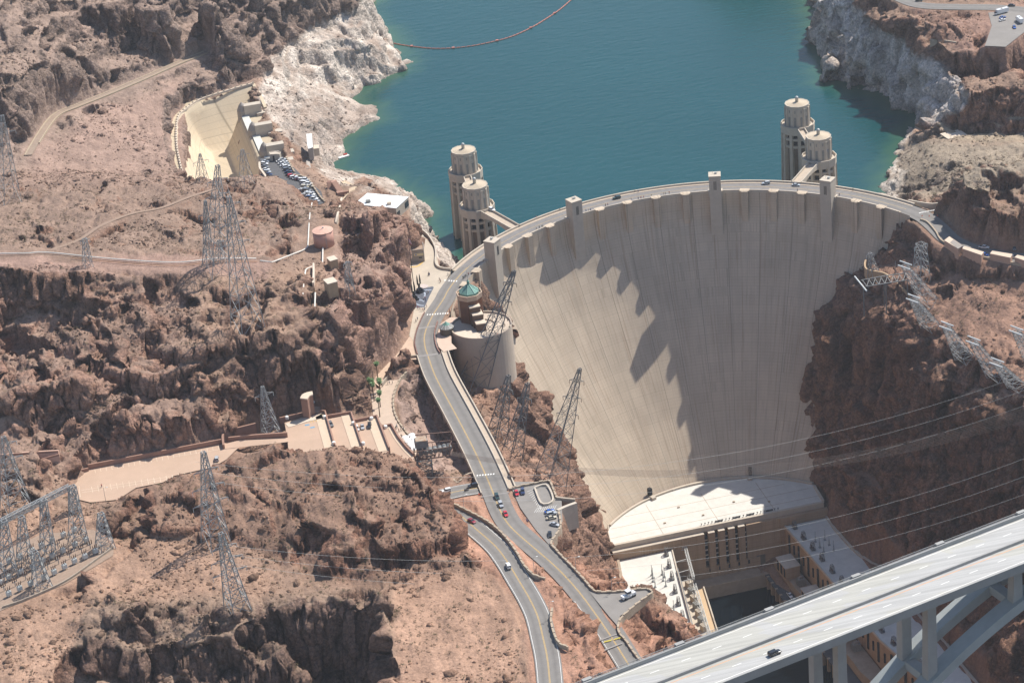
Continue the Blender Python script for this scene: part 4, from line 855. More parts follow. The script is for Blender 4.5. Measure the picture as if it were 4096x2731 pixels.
for s in np.arange(-128, 268, 2.4): a.bar(BP(s, -.06, 90.3), BP(s, -.06, 91.35), .08)
for z in (90.65, 91.0): a.bar(BP(-130, -.06, z), BP(270, -.06, z), .06)
at_root(a, 'walkway_railing', M_STEEL)
for s in np.arange(-126, 268, 36.0):
    a = MB(); c = BP(s+18.4, .2, 90.75); a.box(c, (3.4, 1.5, 1.5), math.atan2(_u[1], _u[0])); o = at_root(a, 'light_pedestal', M_BCON)
a = MB()
for c in (7.9, 20.2):
    for s in np.arange(-125, 268, 12.19):
        a.add([BP(s, c-.13, 90.012), BP(s+3.6, c-.13, 90.012), BP(s+3.6, c+.13, 90.012), BP(s, c+.13, 90.012)], [(0, 3, 2, 1)])
for c in (3.0, 24.9, 13.7): a.add([BP(-130, c-.12, 90.012), BP(270, c-.12, 90.012), BP(270, c+.12, 90.012), BP(-130, c+.12, 90.012)], [(0, 3, 2, 1)])
at_root(a, 'lane_marking', M_WHITE)
a = MB(); a.add([BP(-130, 16.3, 90.012), BP(270, 16.3, 90.012), BP(270, 16.62, 90.012), BP(-130, 16.62, 90.012)], [(0, 3, 2, 1)]); at_root(a, 'lane_marking', M_ORANGE)
def archz(s): return 80.8-.00324*(s-145.5)**2
for c0 in (1.2, 16.2):
    a = MB(); R = []
    for s in np.linspace(-20, 311, 90):
        zt = archz(s); R.append([BP(s, c0, zt), BP(s, c0+6.0, zt), BP(s, c0+6.0, zt-4.4), BP(s, c0, zt-4.4)])
    vs = [v for q in R for v in q]; fs = []
    for i in range(len(R)-1):
        for k in range(4): fs.append((4*i+k, 4*i+(k+1) % 4, 4*i+4+(k+1) % 4, 4*i+4+k))
    a.add(vs, fs); at_root(a, 'arch_rib', M_RIB)
for s in (16, 53.7, 91, 128, 163, 200, 237, 275):
    zt = archz(s)
    if zt < 0: continue
    for c in (4.0, 19.0):
        a = MB(); w0, w1 = 2.1, 1.75; 
        a.add([BP(s+dx*w, c+dy*w, z) for z, w in ((zt-1, w0), (84.7, w1)) for dx, dy in ((-1, -.85), (1, -.85), (1, .85), (-1, .85))], [(3, 2, 1, 0), (4, 5, 6, 7), (0, 1, 5, 4), (1, 2, 6, 5), (2, 3, 7, 6), (3, 0, 4, 7)]); at_root(a, 'column', M_BCON)
    a = MB(); a.add([BP(s+dx, c, z) for z in (82.6, 84.6) for c, dx in ((1.6, -1.6), (1.6, 1.6), (21.6, 1.6), (21.6, -1.6))], [(0, 1, 2, 3), (7, 6, 5, 4), (0, 4, 5, 1), (1, 5, 6, 2), (2, 6, 7, 3), (3, 7, 4, 0)]); at_root(a, 'pier_cap', M_BCON)
    a = MB(); a.add([BP(s+dx, c, z) for z in (zt-3.6, zt-.4) for c, dx in ((7.2, -2), (7.2, 2), (16.2, 2), (16.2, -2))], [(0, 1, 2, 3), (7, 6, 5, 4), (0, 4, 5, 1), (1, 5, 6, 2), (2, 6, 7, 3), (3, 7, 4, 0)]); at_root(a, 'strut', M_RIB)
# ------------------------------------------------------------------ powerhouse at the foot of the dam
M_ROOF = mat('white_roof', (.60, .575, .52), .9, var=.09, vscale=.2)
M_PWALL = concrete('powerhouse_wall', (.42, .30, .20), joints=False, lift=3.1, stain=.5, rust=(.36, .16, .07))
M_SLAB = mat('quay_concrete', (.36, .28, .205), .9, var=.14, vscale=.3)
PH = empty('powerhouse', (-5, 12, -171), 0, 'long concrete powerhouse with white curved roof at the foot of the dam', 'powerhouse')
def part(mb, name, m_, root, flat=True):
    o = mb.build(name, m_, None, flat); o.parent = root
    o.matrix_parent_inverse = (Matrix.Translation(root.location) @ root.rotation_euler.to_matrix().to_4x4()).inverted(); return o
r0, c0 = face_rc(-140.)
roofpoly = [(-63.6, 13.6)]+[(-61.6, 26)]+[((r0-1.2)*math.sin(x), c0+(r0-1.2)*math.cos(x)) for x in np.linspace(-.80, .80, 40)]+[(58.6, 30), (57.0, 13.6)]
a = MB(); a.prism(roofpoly, -170, -140); part(a, 'generator_hall', M_PWALL, PH)
rp = [(x*.995, y-.0) for x, y in roofpoly]
a = MB(); a.add([(x, y, -139.985) for x, y in roofpoly], [list(range(len(roofpoly)))[::-1]]); part(a, 'roof', M_ROOF, PH)
for k in range(6):
    a = MB()
    if k < 3: yy = 20+k*9.5; hw = 60 if k < 1 else (57 if k < 2 else 46); a.box((-2, yy, -139.98), (2*hw, .28, .02))
    else: xx = -34+(k-3)*32; a.box((xx, 30, -139.98), (.28, 33, .02))
    part(a, 'roof_seam', M_SLAB, PH)
for x, y in ((-30, 24), (-8, 24), (12, 31), (30, 24), (-18, 37)): a = MB(); a.box((x, y, -139.7), (1.2, .9, .6)); part(a, 'roof_hatch', M_SLAB, PH)
a = MB(); a.wall([((r0-1.4)*math.sin(x), c0+(r0-1.4)*math.cos(x), -140) for x in np.linspace(-.80, .80, 60)], 1.3, -.2, 1.1); a.wall([(57.5, 13, -140), (58.6, 30, -140)], 1.2, -.5, 1.1); a.wall([(-63.3, 14, -140), (-61.4, 27, -140), (-58.8, 34.5, -140)], .5, -.5, .5); part(a, 'roof_kerb', M_CONC, PH)
a = MB(); a.box((-3.5, 12.9, -141.4), (122, 1.6, 3.2)); part(a, 'parapet', M_SLAB if False else M_CONC2, PH)
a = MB()
a.box((-38, 10.8, -157.2), (51.6, 2.6, 28.4)); a.box((45, 10.8, -157.2), (28, 2.6, 28.4)); a.box((21.5, 11.2, -157.2), (19, 1.8, 28.4))
for x in (-8.0, -2.3, 3.4, 9.1): a.box((x, 10.8, -157.2), (3.7, 2.6, 28.4))
a.box((-1, 10.95, -168.0), (40, 2.3, 7)); part(a, 'front_wall', M_PWALL, PH)
a = MB(); a.box((-38, 10.8, -142.85), (51.6, 2.6, .3)); 
for x in (-8.0, -2.3, 3.4, 9.1): a.box((x, 10.8, -142.85), (3.7, 2.6, .3))
part(a, 'wall_coping', M_CONC, PH)
for x in (-11.0, -5.15, .55, 6.25, 12.2):
    a = MB(); a.box((x, 11.6, -154.6), (1.9, 1.0, 19.0)); w_ = part(a, 'window', M_GLASS, PH)
    for z in (-147.7, -150.8, -154.0, -157.2, -160.4):
        b_ = MB(); b_.box((x, 11.15, z), (1.7, .2, .9)); o = b_.build('spandrel', M_CONC2); o.parent = w_; o.matrix_parent_inverse = w_.matrix_parent_inverse @ Matrix.Identity(4) if False else w_.matrix_world.inverted()
for x in (-10, -4.5, 1.0, 6.6, 12.2):
    a = MB(); a.box((x+.2, 9.75, -166.2), (1.1, .12, 2.3)); part(a, 'small_window', M_GLASS, PH)
for x in (-17.5, 19.5):
    a = MB(); a.box((x, 9.7 if x < 0 else 10.2, -167.2), (5, .3, 7.0)); part(a, 'loading_door', mat('door_steel', (.17, .15, .12), .7), PH)
a = MB()
for x in np.arange(-12, 34, 2.0): a.tube([(x, 14.6, -140), (x, 14.6, -139.1)], .16); a.box((x, 14.6, -139.0), (.8, .5, .25))
for x in (-2, 8, 16, 27): a.box((x, 14.9, -139.6), (4.2, .9, .7))
part(a, 'roof_vents', mat('dark_vents', (.10, .10, .10), .7), PH)
for x in (-.36, .36):                                   # doors where the dam's lower galleries meet the roof
    a = MB(); rr = r0+1.2; a.box((0, rr-1.0, -137.0), (1.9, 2.2, 5.6)); a.xform(Matrix.Translation((0, c0, 0)) @ Matrix.Rotation(-x, 4, 'Z')); part(a, 'gallery_door', M_BLACK, PH)
    a = MB(); a.box((0, rr-3.2, -139.2), (2.4, 4.0, 1.6)); a.xform(Matrix.Translation((0, c0, 0)) @ Matrix.Rotation(-x, 4, 'Z')); part(a, 'stair', M_CONC2, PH)
def wing(name, label, outer, inner, ztop, zbot, side):
    W_ = empty(name, (*inner[0], zbot), 0, label, 'powerhouse wing', 'wings of the powerhouse')
    poly = outer+inner[::-1]
    a = MB(); a.prism(poly, zbot, ztop); part(a, 'generator_hall', M_PWALL, W_)
    a = MB(); a.add([(x, y, ztop+.012) for x, y in poly], [list(range(len(poly))) if side < 0 else list(range(len(poly)))[::-1]]); part(a, 'roof', M_ROOF, W_)
    a = MB(); a.wall([(x, y, ztop) for x, y in outer], 1.4, -.6, 1.3); part(a, 'roof_kerb', M_CONC if side > 0 else M_SLAB, W_)
    a = MB(); a.wall([(x, y, ztop) for x, y in inner], .7, -.6, .7); part(a, 'roof_kerb', M_CONC, W_)
    # tall recessed bays along the river side
    P = resample([(x, y, 0) for x, y in inner], 6.2)
    for i in range(1, len(P)-1):
        t = P[i+1]-P[i-1]; an = math.atan2(t[1], t[0]); nx_, ny_ = -math.sin(an)*side*-1, math.cos(an)*side*-1
        if t[1] > 0: nx_, ny_ = -nx_, -ny_
        a = MB(); q = P[i]; s_ = -1 if side > 0 else 1
        a.box((q[0]+s_*.25, q[1], (ztop+zbot)/2+.5), (1.5 if i % 2 else 1.0, .75, 11.5 if i % 2 else 5.5), an); part(a, 'tall_window', M_GLASS if i % 2 else M_BLACK, W_)
    return W_
W_R = wing('powerhouse_wing', 'shaded right wing of the powerhouse, roof crowded with switchgear', [(57.8, 9), (57.4, -5), (58.6, -24), (60, -33), (63, -44), (66.6, -50), (67.2, -104), (70, -128), (69.6, -146), (73, -215)], [(33.5, 9), (38, -57), (41, -112), (49.5, -156), (62, -215)], -148, -165, 1)
W_L = wing('powerhouse_wing', 'sunlit left wing of the powerhouse below the road wall', [(-61.5, 9), (-64, -5), (-67, -12), (-68.5, -60), (-74, -120), (-83, -215)], [(-31, 9), (-39.3, -37.5), (-44.5, -73), (-52, -120), (-66, -215)], -148, -165, -1)
# quays: transformer deck and river road on both sides, and the end wall of the tailrace
Q = empty('quay', (0, 6, -171), 0, 'concrete quay and tailrace wall round the dark water below the powerhouse', 'quay')
a = MB(); a.prism([(-30, 9.5), (33, 9.5), (33, 1.2), (-30, 1.2)], -184, -171); part(a, 'tailrace_wall', M_SLAB, Q)
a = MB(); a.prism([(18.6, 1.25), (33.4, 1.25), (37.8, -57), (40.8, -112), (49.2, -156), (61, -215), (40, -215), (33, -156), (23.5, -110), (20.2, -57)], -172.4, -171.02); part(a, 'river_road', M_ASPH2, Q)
a = MB(); a.prism([(24.6, 4), (33.2, 4), (37.6, -57), (40.6, -112), (49, -156), (61, -215), (47, -215), (39.5, -156), (30.5, -110), (28.4, -57)], -171, -165.2); part(a, 'transformer_deck', M_SLAB, Q)
a = MB()
for k, (x, y) in enumerate(resample([(19.4, -1, 0), (20.8, -57, 0), (24.2, -110, 0), (33.7, -156, 0), (41, -215, 0)], 6.5)[:, :2]): a.box((x, y, -177), (1.5, 1.5, 12))
part(a, 'quay_pier', M_SLAB, Q)
a = MB(); a.prism([(-31, 1.2), (-17.2, 1.2), (-24, -44), (-29.5, -120), (-43, -215), (-64, -215), (-51, -120), (-44, -73), (-39, -37.5)], -180, -171.04); part(a, 'river_road', mat('tan_quay', (.50, .36, .22), .9, var=.06), Q)  # left river road in tan
a = MB(); a.prism([(-31, 2.5), (-22.5, 2.5), (-27, -26), (-34, -73), (-41.5, -120), (-56, -215), (-64, -215), (-51.5, -120), (-44.2, -73), (-39, -37.5)], -171, -165.0); part(a, 'transformer_deck', M_CONC, Q)
a = MB()
for pth in ([(-16.8, 1, -171), (-23.4, -44, -171), (-29, -120, -171), (-42.5, -215, -171)],): a.wall(resample(pth, 10), .7, -.5, 1.0); 
part(a, 'river_parapet', M_CONC, Q)
# transformer bays, right quay
for (x0, y0, x1, y1, zt, lab) in ((23.5, -4.5, 31.8, -17, -158, 'concrete transformer house nearest the tailrace wall on the shaded quay'), (25.6, -37.5, 34, -52, -158.5, 'second concrete transformer house along the shaded quay'), (27, -70, 35, -84, -158.5, 'third concrete transformer house along the shaded quay, under the bridge')):
    t = empty('transformer_house', ((x0+x1)/2, (y0+y1)/2, -171), 0, lab, 'transformer house', 'transformer houses on the quay')
    a = MB(); a.prism([(x0, y0), (x1, y0+.6), (x1+.9, y1+.8), (x0+.9, y1)], -165.3, zt); part(a, 'wall', M_PWALL, t)
    a = MB(); a.prism([(x0-.4, y0+.4), (x1+.3, y0+1), (x1+1.2, y1+.4), (x0+.5, y1-.4)], zt, zt+.4); part(a, 'roof', M_CONC2, t)
    for q in range(3):
        a = MB(); yy = y0+(y1-y0)*(q+.5)/3; a.box((x0+.35*(q+.5)-.05, yy, -161.6), (.3, 2.6, 5.6)); part(a, 'bay_opening', M_BLACK, t)
# ------------------------------------------------------------------ intake towers in the lake
M_BARREL = mat('dark_brown_concrete', (.19, .145, .11), .9, var=.2, vscale=.15)  # recessed barrel, darker brown than the buttresses
M_GREYW = mat('grey_window', (.24, .235, .215), .6, var=.2, vscale=2)
M_BLUE = mat('blue_panel', (.03, .13, .42), .5)
def intake_tower():
    t = empty('intake_tower', (0, 0, 0))
    def add(mb, name, m_): return mb.build(name, m_, t)
    a = MB(); a.lathe((0, 0, 0), [(8.3, -75), (8.1, -13.2), (8.1, -11)], 24); add(a, 'barrel', M_BARREL)
    for k in range(12):
        an = 2*math.pi*(k+.5)/12; ca, sa = math.cos(an), math.sin(an)
        a = MB(); a.add([(r*ca-w*sa, r*sa+w*ca, z) for z, r1 in ((-75, 11.6), (-3.2, 9.95)) for r, w in ((7.8, -.95), (r1, -.85), (r1, .85), (7.8, .95))], [(3, 2, 1, 0), (4, 5, 6, 7), (0, 1, 5, 4), (1, 2, 6, 5), (2, 3, 7, 6), (3, 0, 4, 7)]); add(a, 'buttress', M_CONC2)
    a = MB(); a.lathe((0, 0, 0), [(7.6, -13), (7.6, -3)], 24, cap=False); add(a, 'gallery_core', M_BLACK)
    a = MB()
    for z in (-6.6, -11.2): a.lathe((0, 0, z), [(8.0, -.75), (9.4, -.75), (9.4, .75), (8.0, .75)], 24, cap=False)
    add(a, 'gallery_beam', M_CONC2)
    a = MB(); a.lathe((0, 0, 0), [(9.2, -3.6), (10.1, -3.6), (10.25, 1.35), (9.75, 1.35), (9.75, 0.0), (.5, 0.0)], 12, math.pi/12, 2*math.pi+math.pi/12, cap=False); add(a, 'balcony', M_CONC2)
    a = MB(); a.lathe((0, 0, 0), [(7.5, 0), (7.1, 12.6), (7.35, 12.9), (7.35, 13.7), (6.9, 13.7), (6.9, 13.4)], 12, math.pi/12, 2*math.pi+math.pi/12, cap=False); add(a, 'head_house', M_CONC2)
    a = MB(); prof = []
    for i in range(6): r = 6.95-1.1*i; prof += [(r, 13.4+.17*i), (r, 13.57+.17*i)]
    prof.append((.1, 14.45)); a.lathe((0, 0, 0), prof, 24); add(a, 'roof', mat('tan_roof', (.52, .43, .32), .9, var=.08))
    a = MB(); a.lathe((0, 0, 0), [(.95, 14.2), (.95, 16.6), (1.1, 16.7), (1.0, 17.3), (.65, 17.75), (.1, 17.95)], 16); o = add(a, 'vent_cupola', M_STEEL)
    for p in o.data.polygons: p.use_smooth = True
    for k in range(12):
        an = 2*math.pi*(k+.5+.5)/12; R = Matrix.Rotation(an, 4, 'Z')
        a = MB(); a.box((7.12, 0, 3.9), (.35, 1.35, 6.0)); a.box((6.98, 0, 10.3), (.3, .55, 1.7))
        for z in (1.8, 3.6, 5.4): a.box((7.25, 0, z), (.2, 1.35, .18))
        a.xform(R); add(a, 'window', M_GREYW)
    a = MB()
    for k in range(12):
        an = 2*math.pi*(k+.5)/12; R = Matrix.Rotation(an, 4, 'Z'); b_ = MB(); b_.box((7.38, 0, 6.0), (.5, 1.3, 12.0)); b_.xform(R); a.add(b_.v, b_.f)
    add(a, 'pilaster', M_CONC2)
    return t
TWR = []
proto = intake_tower()
for i, (p, lab) in enumerate((((1090.5, 426, 13.6), 'near left intake tower, white car on the bridge at its balcony'), ((1064.3, 346.3, 13.6), 'left hand intake tower standing farther from the dam, behind its twin'),
                 ((1879.5, 313.8, 13.6), 'near right intake tower with a small blue panel on its head house'), ((1830.3, 238.8, 13.6), 'right hand intake tower standing farther out in the lake, behind its twin'))):
    q = at(*p); t = proto if i == 0 else copy_tree(proto)
    t.location = (q[0], q[1], 0.6); tag(t, 'round concrete '+lab, 'intake tower', 'intake towers in the lake'); TWR.append(q)
bpy.context.view_layer.update()
a = MB(); a.box((0, 0, 0), (.12, 1.2, 1.5)); o = a.build('blue_panel', M_BLUE, [t for t in bpy.data.objects if t.name.startswith('intake_tower') and 'blue panel' in t.get('label', '')][0]); o.location = (2.2, -7.1, 6.6); o.rotation_euler = (0, 0, math.radians(-75))
def footbridge(p0, p1, w, lab, deep):
    p0 = np.array(p0); p1 = np.array(p1); t = empty('service_bridge', tuple(p0), 0, lab, 'bridge', 'bridges of the intake towers')
    d = (p1-p0)/np.linalg.norm(p1-p0); pth = [tuple(p0+d*k) for k in np.linspace(0, np.linalg.norm(p1-p0), 14)]
    a = MB(); N_ = len(pth)
    for sgn in (-1, 1):
        vs = []; fs = []
        nx_, ny_ = -d[1]*sgn, d[0]*sgn
        for i, q in enumerate(pth):
            s_ = abs(2*i/(N_-1)-1); zl = -1.2-deep*s_**2
            for off in (w/2-.5, w/2):
                vs += [(q[0]+nx_*off, q[1]+ny_*off, q[2]+zl), (q[0]+nx_*off, q[1]+ny_*off, q[2]+1.2)]
        for i in range(N_-1):
            b0 = 4*i; b1 = b0+4; fs += [(b0, b1, b1+1, b0+1), (b0+2, b0+3, b1+3, b1+2), (b0+1, b1+1, b1+3, b0+3), (b0, b0+2, b1+2, b1)]
        a.add(vs, fs)
    part(a, 'girder', M_CONC2, t)
    a = MB(); a.strip(pth, [(-w/2+.4, 0), (w/2-.4, 0)]); part(a, 'deck', M_WALK, t); return t
def toward(a_, b_, r): d = np.array(b_[:2])-np.array(a_[:2]); d /= np.linalg.norm(d); return (a_[0]+d[0]*r, a_[1]+d[1]*r, .5)
crL = kT(1, 1)(2290, 500, 0.); ang = math.atan2(crL[0], crL[1]); cl = (152*math.sin(ang), 152*math.cos(ang), .3)
footbridge(toward(TWR[0], cl, 9.2), cl, 6.4, 'concrete service bridge from the left intake towers to the crest road', 2.6)
crR = at(1833, 417, 0.); ang = math.atan2(crR[0], crR[1]); crp = (152*math.sin(ang), 152*math.cos(ang), .3)
footbridge(toward(TWR[2], crp, 9.2), crp, 6.0, 'concrete service bridge from the right intake towers to the crest road', 2.0)
footbridge(toward(TWR[1], TWR[0], 9.4), toward(TWR[0], TWR[1], 9.4), 4.6, 'walled walkway linking the two left intake towers', .8)
footbridge(toward(TWR[3], TWR[2], 9.4), toward(TWR[2], TWR[3], 9.4), 4.6, 'walled walkway linking the two right intake towers', .8)
# ------------------------------------------------------------------ roads, lots, walks
def ribbon(name, path, l, r, m_, z=0.0, n=9):
    P = np.array(path); T = np.gradient(P[:, :2], axis=0); T /= np.linalg.norm(T, axis=1)[:, None]; Nn = np.stack([-T[:, 1], T[:, 0]], -1)
    off = np.linspace(l, r, n); V = np.zeros((len(P), n, 3)); V[..., :2] = P[:, None, :2]+Nn[:, None]*off[None, :, None]; V[..., 2] = P[:, 2][:, None]+z
    u = (off-l)/(r-l); c = np.zeros((len(P), n, 3)); c[...] = (1-.22*np.exp(-((u-.27)/.07)**2)-.22*np.exp(-((u-.73)/.07)**2))[None, :, None]
    return structure(grid_obj(name, V[:, ::-1], m_, colors=c[:, ::-1]))
def tracked(name, col):
    m = mat(name, col, .9, var=.10, vscale=.25); nt = m.node_tree; N = nt.nodes; L = nt.links; b = N['Principled BSDF']; src = b.inputs['Base Color'].links[0].from_socket
    v = N.new('ShaderNodeVertexColor'); v.layer_name = 'tint'; x = N.new('ShaderNodeMix'); x.data_type = 'RGBA'; x.blend_type = 'MULTIPLY'; x.inputs[0].default_value = 1; L.new(src, x.inputs[6]); L.new(v.outputs[0], x.inputs[7]); L.new(x.outputs[2], b.inputs['Base Color']); return m
M_ROADT = tracked('tracked_asphalt', (.205, .19, .175))
def line(name, path, off, w, m_, z=.02, label=None, dash=None):
    P = np.array(path); a = MB(); d = np.r_[0, np.cumsum(np.linalg.norm(np.diff(P, axis=0), axis=1))]
    segs = [(0, d[-1])] if not dash else [(s, s+dash[0]) for s in np.arange(0, d[-1]-dash[0], dash[1])]
    for s0, s1 in segs:
        t = np.linspace(s0, s1, max(2, int((s1-s0)/3)+1)); Q = np.stack([np.interp(t, d, P[:, k]) for k in range(3)], -1); a.strip(Q, [(off-w/2, z), (off+w/2, z)][::-1])
    return structure(a.build(name, m_))
ribbon('approach_road', NV_PATH, -4.9, 6.3, M_ROADT, .06); ribbon('hairpin_road', HAIR_PATH, -5.2, 5.4, M_ROADT, .03); ribbon('canyon_road', AZ_PATH, -6, 6, M_ROADT, .075); ribbon('ridge_road', TOP_PATH, -5.5, 5.0, M_ROADT, .05)
line('centre_line', NV_PATH, .18, .16, M_YEL, .09); line('centre_line', NV_PATH, -.18, .16, M_YEL, .09); line('centre_line', HAIR_PATH, .18, .15, M_YEL, .06); line('centre_line', HAIR_PATH, -.18, .15, M_YEL, .06)
line('edge_line', HAIR_PATH, 4.7, .18, M_WHITE, .06); line('edge_line', HAIR_PATH, -4.6, .18, M_WHITE, .06); line('centre_line', arcp(145.4, .05), 0, .18, M_YEL, .03)
line('edge_line', NV_PATH[130:] if len(NV_PATH) > 150 else NV_PATH[-30:], -4.3, .16, M_WHITE, .09)
def sheet(name, poly, z, m_):
    A = sum(poly[i][0]*poly[(i+1) % len(poly)][1]-poly[(i+1) % len(poly)][0]*poly[i][1] for i in range(len(poly)))
    return structure(mesh_obj(name, [(x, y, z) for x, y in (poly if A > 0 else poly[::-1])], [list(range(len(poly)))], m_))
M_PLAZA = mat('plaza_paving', (.47, .40, .315), .9, var=.10, vscale=.15)
M_LOT = mat('lot_asphalt', (.235, .215, .195), .9, var=.10, vscale=.12)
M_SANDY = mat('tan_deck', (.465, .325, .235), .9, var=.10, vscale=.06)
sheet('plaza', PLAZA, -.02, M_PLAZA); sheet('walkway', WALK, -.1, mat('pink_walk', (.52, .38, .28), .9, var=.08)); sheet('walkway', LOWALK, -1.1, mat('tan_walk', (.50, .385, .295), .9, var=.08))
sheet('parking_lot', VISLOT, -.08, M_LOT); sheet('parking_lot', PULLOUT, -1.0, M_LOT); sheet('parking_lot', CARLOT, 4.0, M_ASPH2); sheet('parking_lot', AZLOT, 14.03, M_LOT); 
a = MB()
for kk, L_ in ((kA, [(435, 232), (488, 236), (518, 238), (548, 240), (580, 242)]), (kA, [(217, 661), (249, 660), (281, 658), (313, 655), (345, 652), (378, 650), (410, 648), (440, 646), (470, 644)]), (kH, [(842, 638), (876, 634), (910, 631), (945, 628), (979, 625), (1012, 622), (1046, 619)])):
    for x, y in L_:
        p = kk(x, y, .095); q = kk(x+5, y-13, .095); a.bar((p[0], p[1], .10), (p[0]+(q[0]-p[0])*1.3, p[1]+(q[1]-p[1])*1.3, .10), .62, .01)
structure(a.build('crosswalk', M_WHITE))
a = MB()
for x, y in ((1100+k*26, 386-k*5) for k in range(0, 7)): pass
for x in np.linspace(1410, 1560, 7): p = kT(3, 1)(x, 383-(x-1410)*.18, .06); a.bar((p[0]-1.6, p[1]-.4, .085), (p[0]+1.6, p[1]+.3, .085), .7, .01)
structure(a.build('crosswalk', M_WHITE))
a = MB()
for kk, p, q in ((kA, (105, 828), (335, 795)), (kA, (112, 1178), (352, 1146)), (kH, (895, 900), (1245, 843)), (kT(2, 3), (800, 1140), (965, 1080)), (kT(2, 3), (845, 1230), (1010, 1165))):
    A_, B_ = kk(*p, .0), kk(*q, .0); dz = .1 if kk in (kA, kH) else -1.75; a.bar((A_[0], A_[1], dz), (B_[0], B_[1], dz), 1.6 if kk is kA else .8, .01)
structure(a.build('expansion_band', mat('pale_band', (.27, .25, .235), .9)))
a = MB()
for x0, y0 in ((845, 1195), (940, 1170)):
    for k in range(5): p = kT(2, 3)(x0+k*14, y0-k*3.5, -1.85); q = kT(2, 3)(x0+k*14+14, y0-k*3.5-14, -1.85); a.bar((p[0], p[1], -1.72), (q[0], q[1], -1.72), .5, .01)
structure(a.build('hatched_marking', mat('yellow_hatch', (.55, .45, .08), .8)))
a = MB()
for i in range(11): p = kH(1470+i*16, 830+i*24, .0); q = kH(1555+i*9, 795+i*20, .0); a.bar((p[0], p[1], -.065), (q[0], q[1], -.065), .14, .01)
for i in range(10): p = kH(1560+i*26, 1030+i*2 if False else 1090-i*1, .0); q = kH(1600+i*26, 1035-i*4, .0); a.bar((p[0], p[1], -.065), (q[0], q[1], -.065), .14, .01)
structure(a.build('stall_marking', M_WHITE))
# gully bridge that carries the approach road
i1 = next(i for i, p in enumerate(NV_PATH) if topx(p)[1] > 812); i2 = next(i for i, p in enumerate(NV_PATH) if topx(p)[1] > 1128)
gb = NV_PATH[i1:i2+1]
RB = empty('road_bridge', tuple(gb[len(gb)//2]), 0, 'grey road bridge over the gully beside the visitor building, shadow on its left', 'bridge')
a = MB(); a.strip(gb, [(-5.5, .03), (-5.5, -1.3), (-4.5, -2.4), (9.8, -2.4), (10.7, -1.3), (10.7, .03)][::-1], True); part(a, 'deck', M_CONC2, RB)
a = MB(); a.strip(gb, [(-5.5, -.4), (-5.5, .95), (-5.05, .95), (-5.05, -.1)][::-1], True); part(a, 'parapet', M_CONC, RB)
a = MB(); a.strip(gb, [(7.0, .0), (7.0, 1.0), (7.45, 1.0), (7.45, .0)][::-1], True); part(a, 'parapet', M_CONC, RB)
a = MB(); a.strip(gb, [(10.2, .0), (10.2, 1.2), (10.75, 1.2), (10.75, -.4)][::-1], True); part(a, 'parapet', M_CONC, RB)
a = MB(); a.strip(gb, [(7.45, .22), (10.2, .22)][::-1]); part(a, 'sidewalk', M_WALK, RB)
for f in (.2, .4, .6, .8):
    p = gb[int(len(gb)*f)]; t = gb[int(len(gb)*f)+1]-p; an = math.atan2(t[1], t[0]); nx_, ny_ = -math.sin(an), math.cos(an)
    for o_ in (-3.5, 8.5): a = MB(); a.box((p[0]+nx_*o_, p[1]+ny_*o_, -16), (1.6, 1.6, 28), an); part(a, 'pier', M_CONC2, RB)
# masonry walls with raised blocks
M_STONE = mat('tan_masonry', (.40, .32, .235), .95, var=.22, vscale=.9, bump=.08, bscale=2.5)
def stone_wall(path, label, h=.75, w=.75, block=4.2, drop=1.2, m_=None, rail=.35):
    P = spline(path, 1.2); t = empty('stone_wall', tuple(P[len(P)//2]), 0, label, 'wall', 'masonry walls along the roads')
    a = MB(); a.wall(P, w, -drop, h); part(a, 'wall', m_ or M_STONE, t)
    d = np.r_[0, np.cumsum(np.linalg.norm(np.diff(P, axis=0), axis=1))]; a = MB()
    for s in np.arange(block*.3, d[-1]-1, block):
        q = [np.interp([s, s+block*.45], d, P[:, k]) for k in range(3)]; a.bar((q[0][0], q[1][0], q[2][0]+h+.12), (q[0][1], q[1][1], q[2][1]+h+.12), w+.14, rail)
    part(a, 'coping', M_STONE, t); return t
t23 = kT(2, 3)
stone_wall([kH(345, 885, 1.2), kH(480, 960, 1.4), kH(650, 1045, 1.6), kH(850, 1145, 1.9), kH(1010, 1240, 2.1), kH(1130, 1340, 2.3), kH(1230, 1450, 2.5), kH(1310, 1560, 2.7), t23(60, 400, 2.9), t23(110, 490, 3.1), t23(200, 580, 3.3), t23(305, 612, 3.5)], 'long stone wall curving between the hairpin road and the red rock bank')
stone_wall([t23(372, 885, 4.0), t23(357, 990, 4.3), t23(390, 1130, 4.8), t23(440, 1212, 5.2), t23(515, 1245, 5.4)], 'short stone wall by the hairpin road at the foot of the picture')
stone_wall([t23(355, 300, 0), t23(460, 412, -.1), t23(560, 512, -.3), t23(660, 622, -.6), t23(755, 725, -.9), t23(870, 738, -1), t23(1000, 730, -1), t23(1120, 715, -1), t23(1235, 706, -1)], 'stone wall along the approach road above the left powerhouse wing')
stone_wall([t23(1240, 708, -1), t23(1288, 742, -1), t23(1180, 822, -1), t23(1080, 905, -1), t23(1002, 980, -1.3), t23(975, 1050, -1.6), t23(985, 1112, -1.8), t23(1050, 1190, -2), t23(1110, 1280, -2.2), t23(1190, 1385, -2.4)], 'stone wall round the pullout with the white truck', drop=3)
stone_wall([kH(1255, 810, 0), kH(1390, 772, 0), kH(1540, 742, 0), kH(1735, 706, 0), kH(1770, 740, 0), kH(1838, 915, 0)], 'stone wall behind the red and navy parked cars')
stone_wall([kH(1868, 1095, 0), kH(1885, 1190, 0), kH(1888, 1290, 0), kH(1830, 1390, 0), kH(1768, 1492, 0), kH(1830, 1568, 0)], 'stone wall at the noses of the cars parked above the canyon', drop=4)
t12 = kT(1, 2)
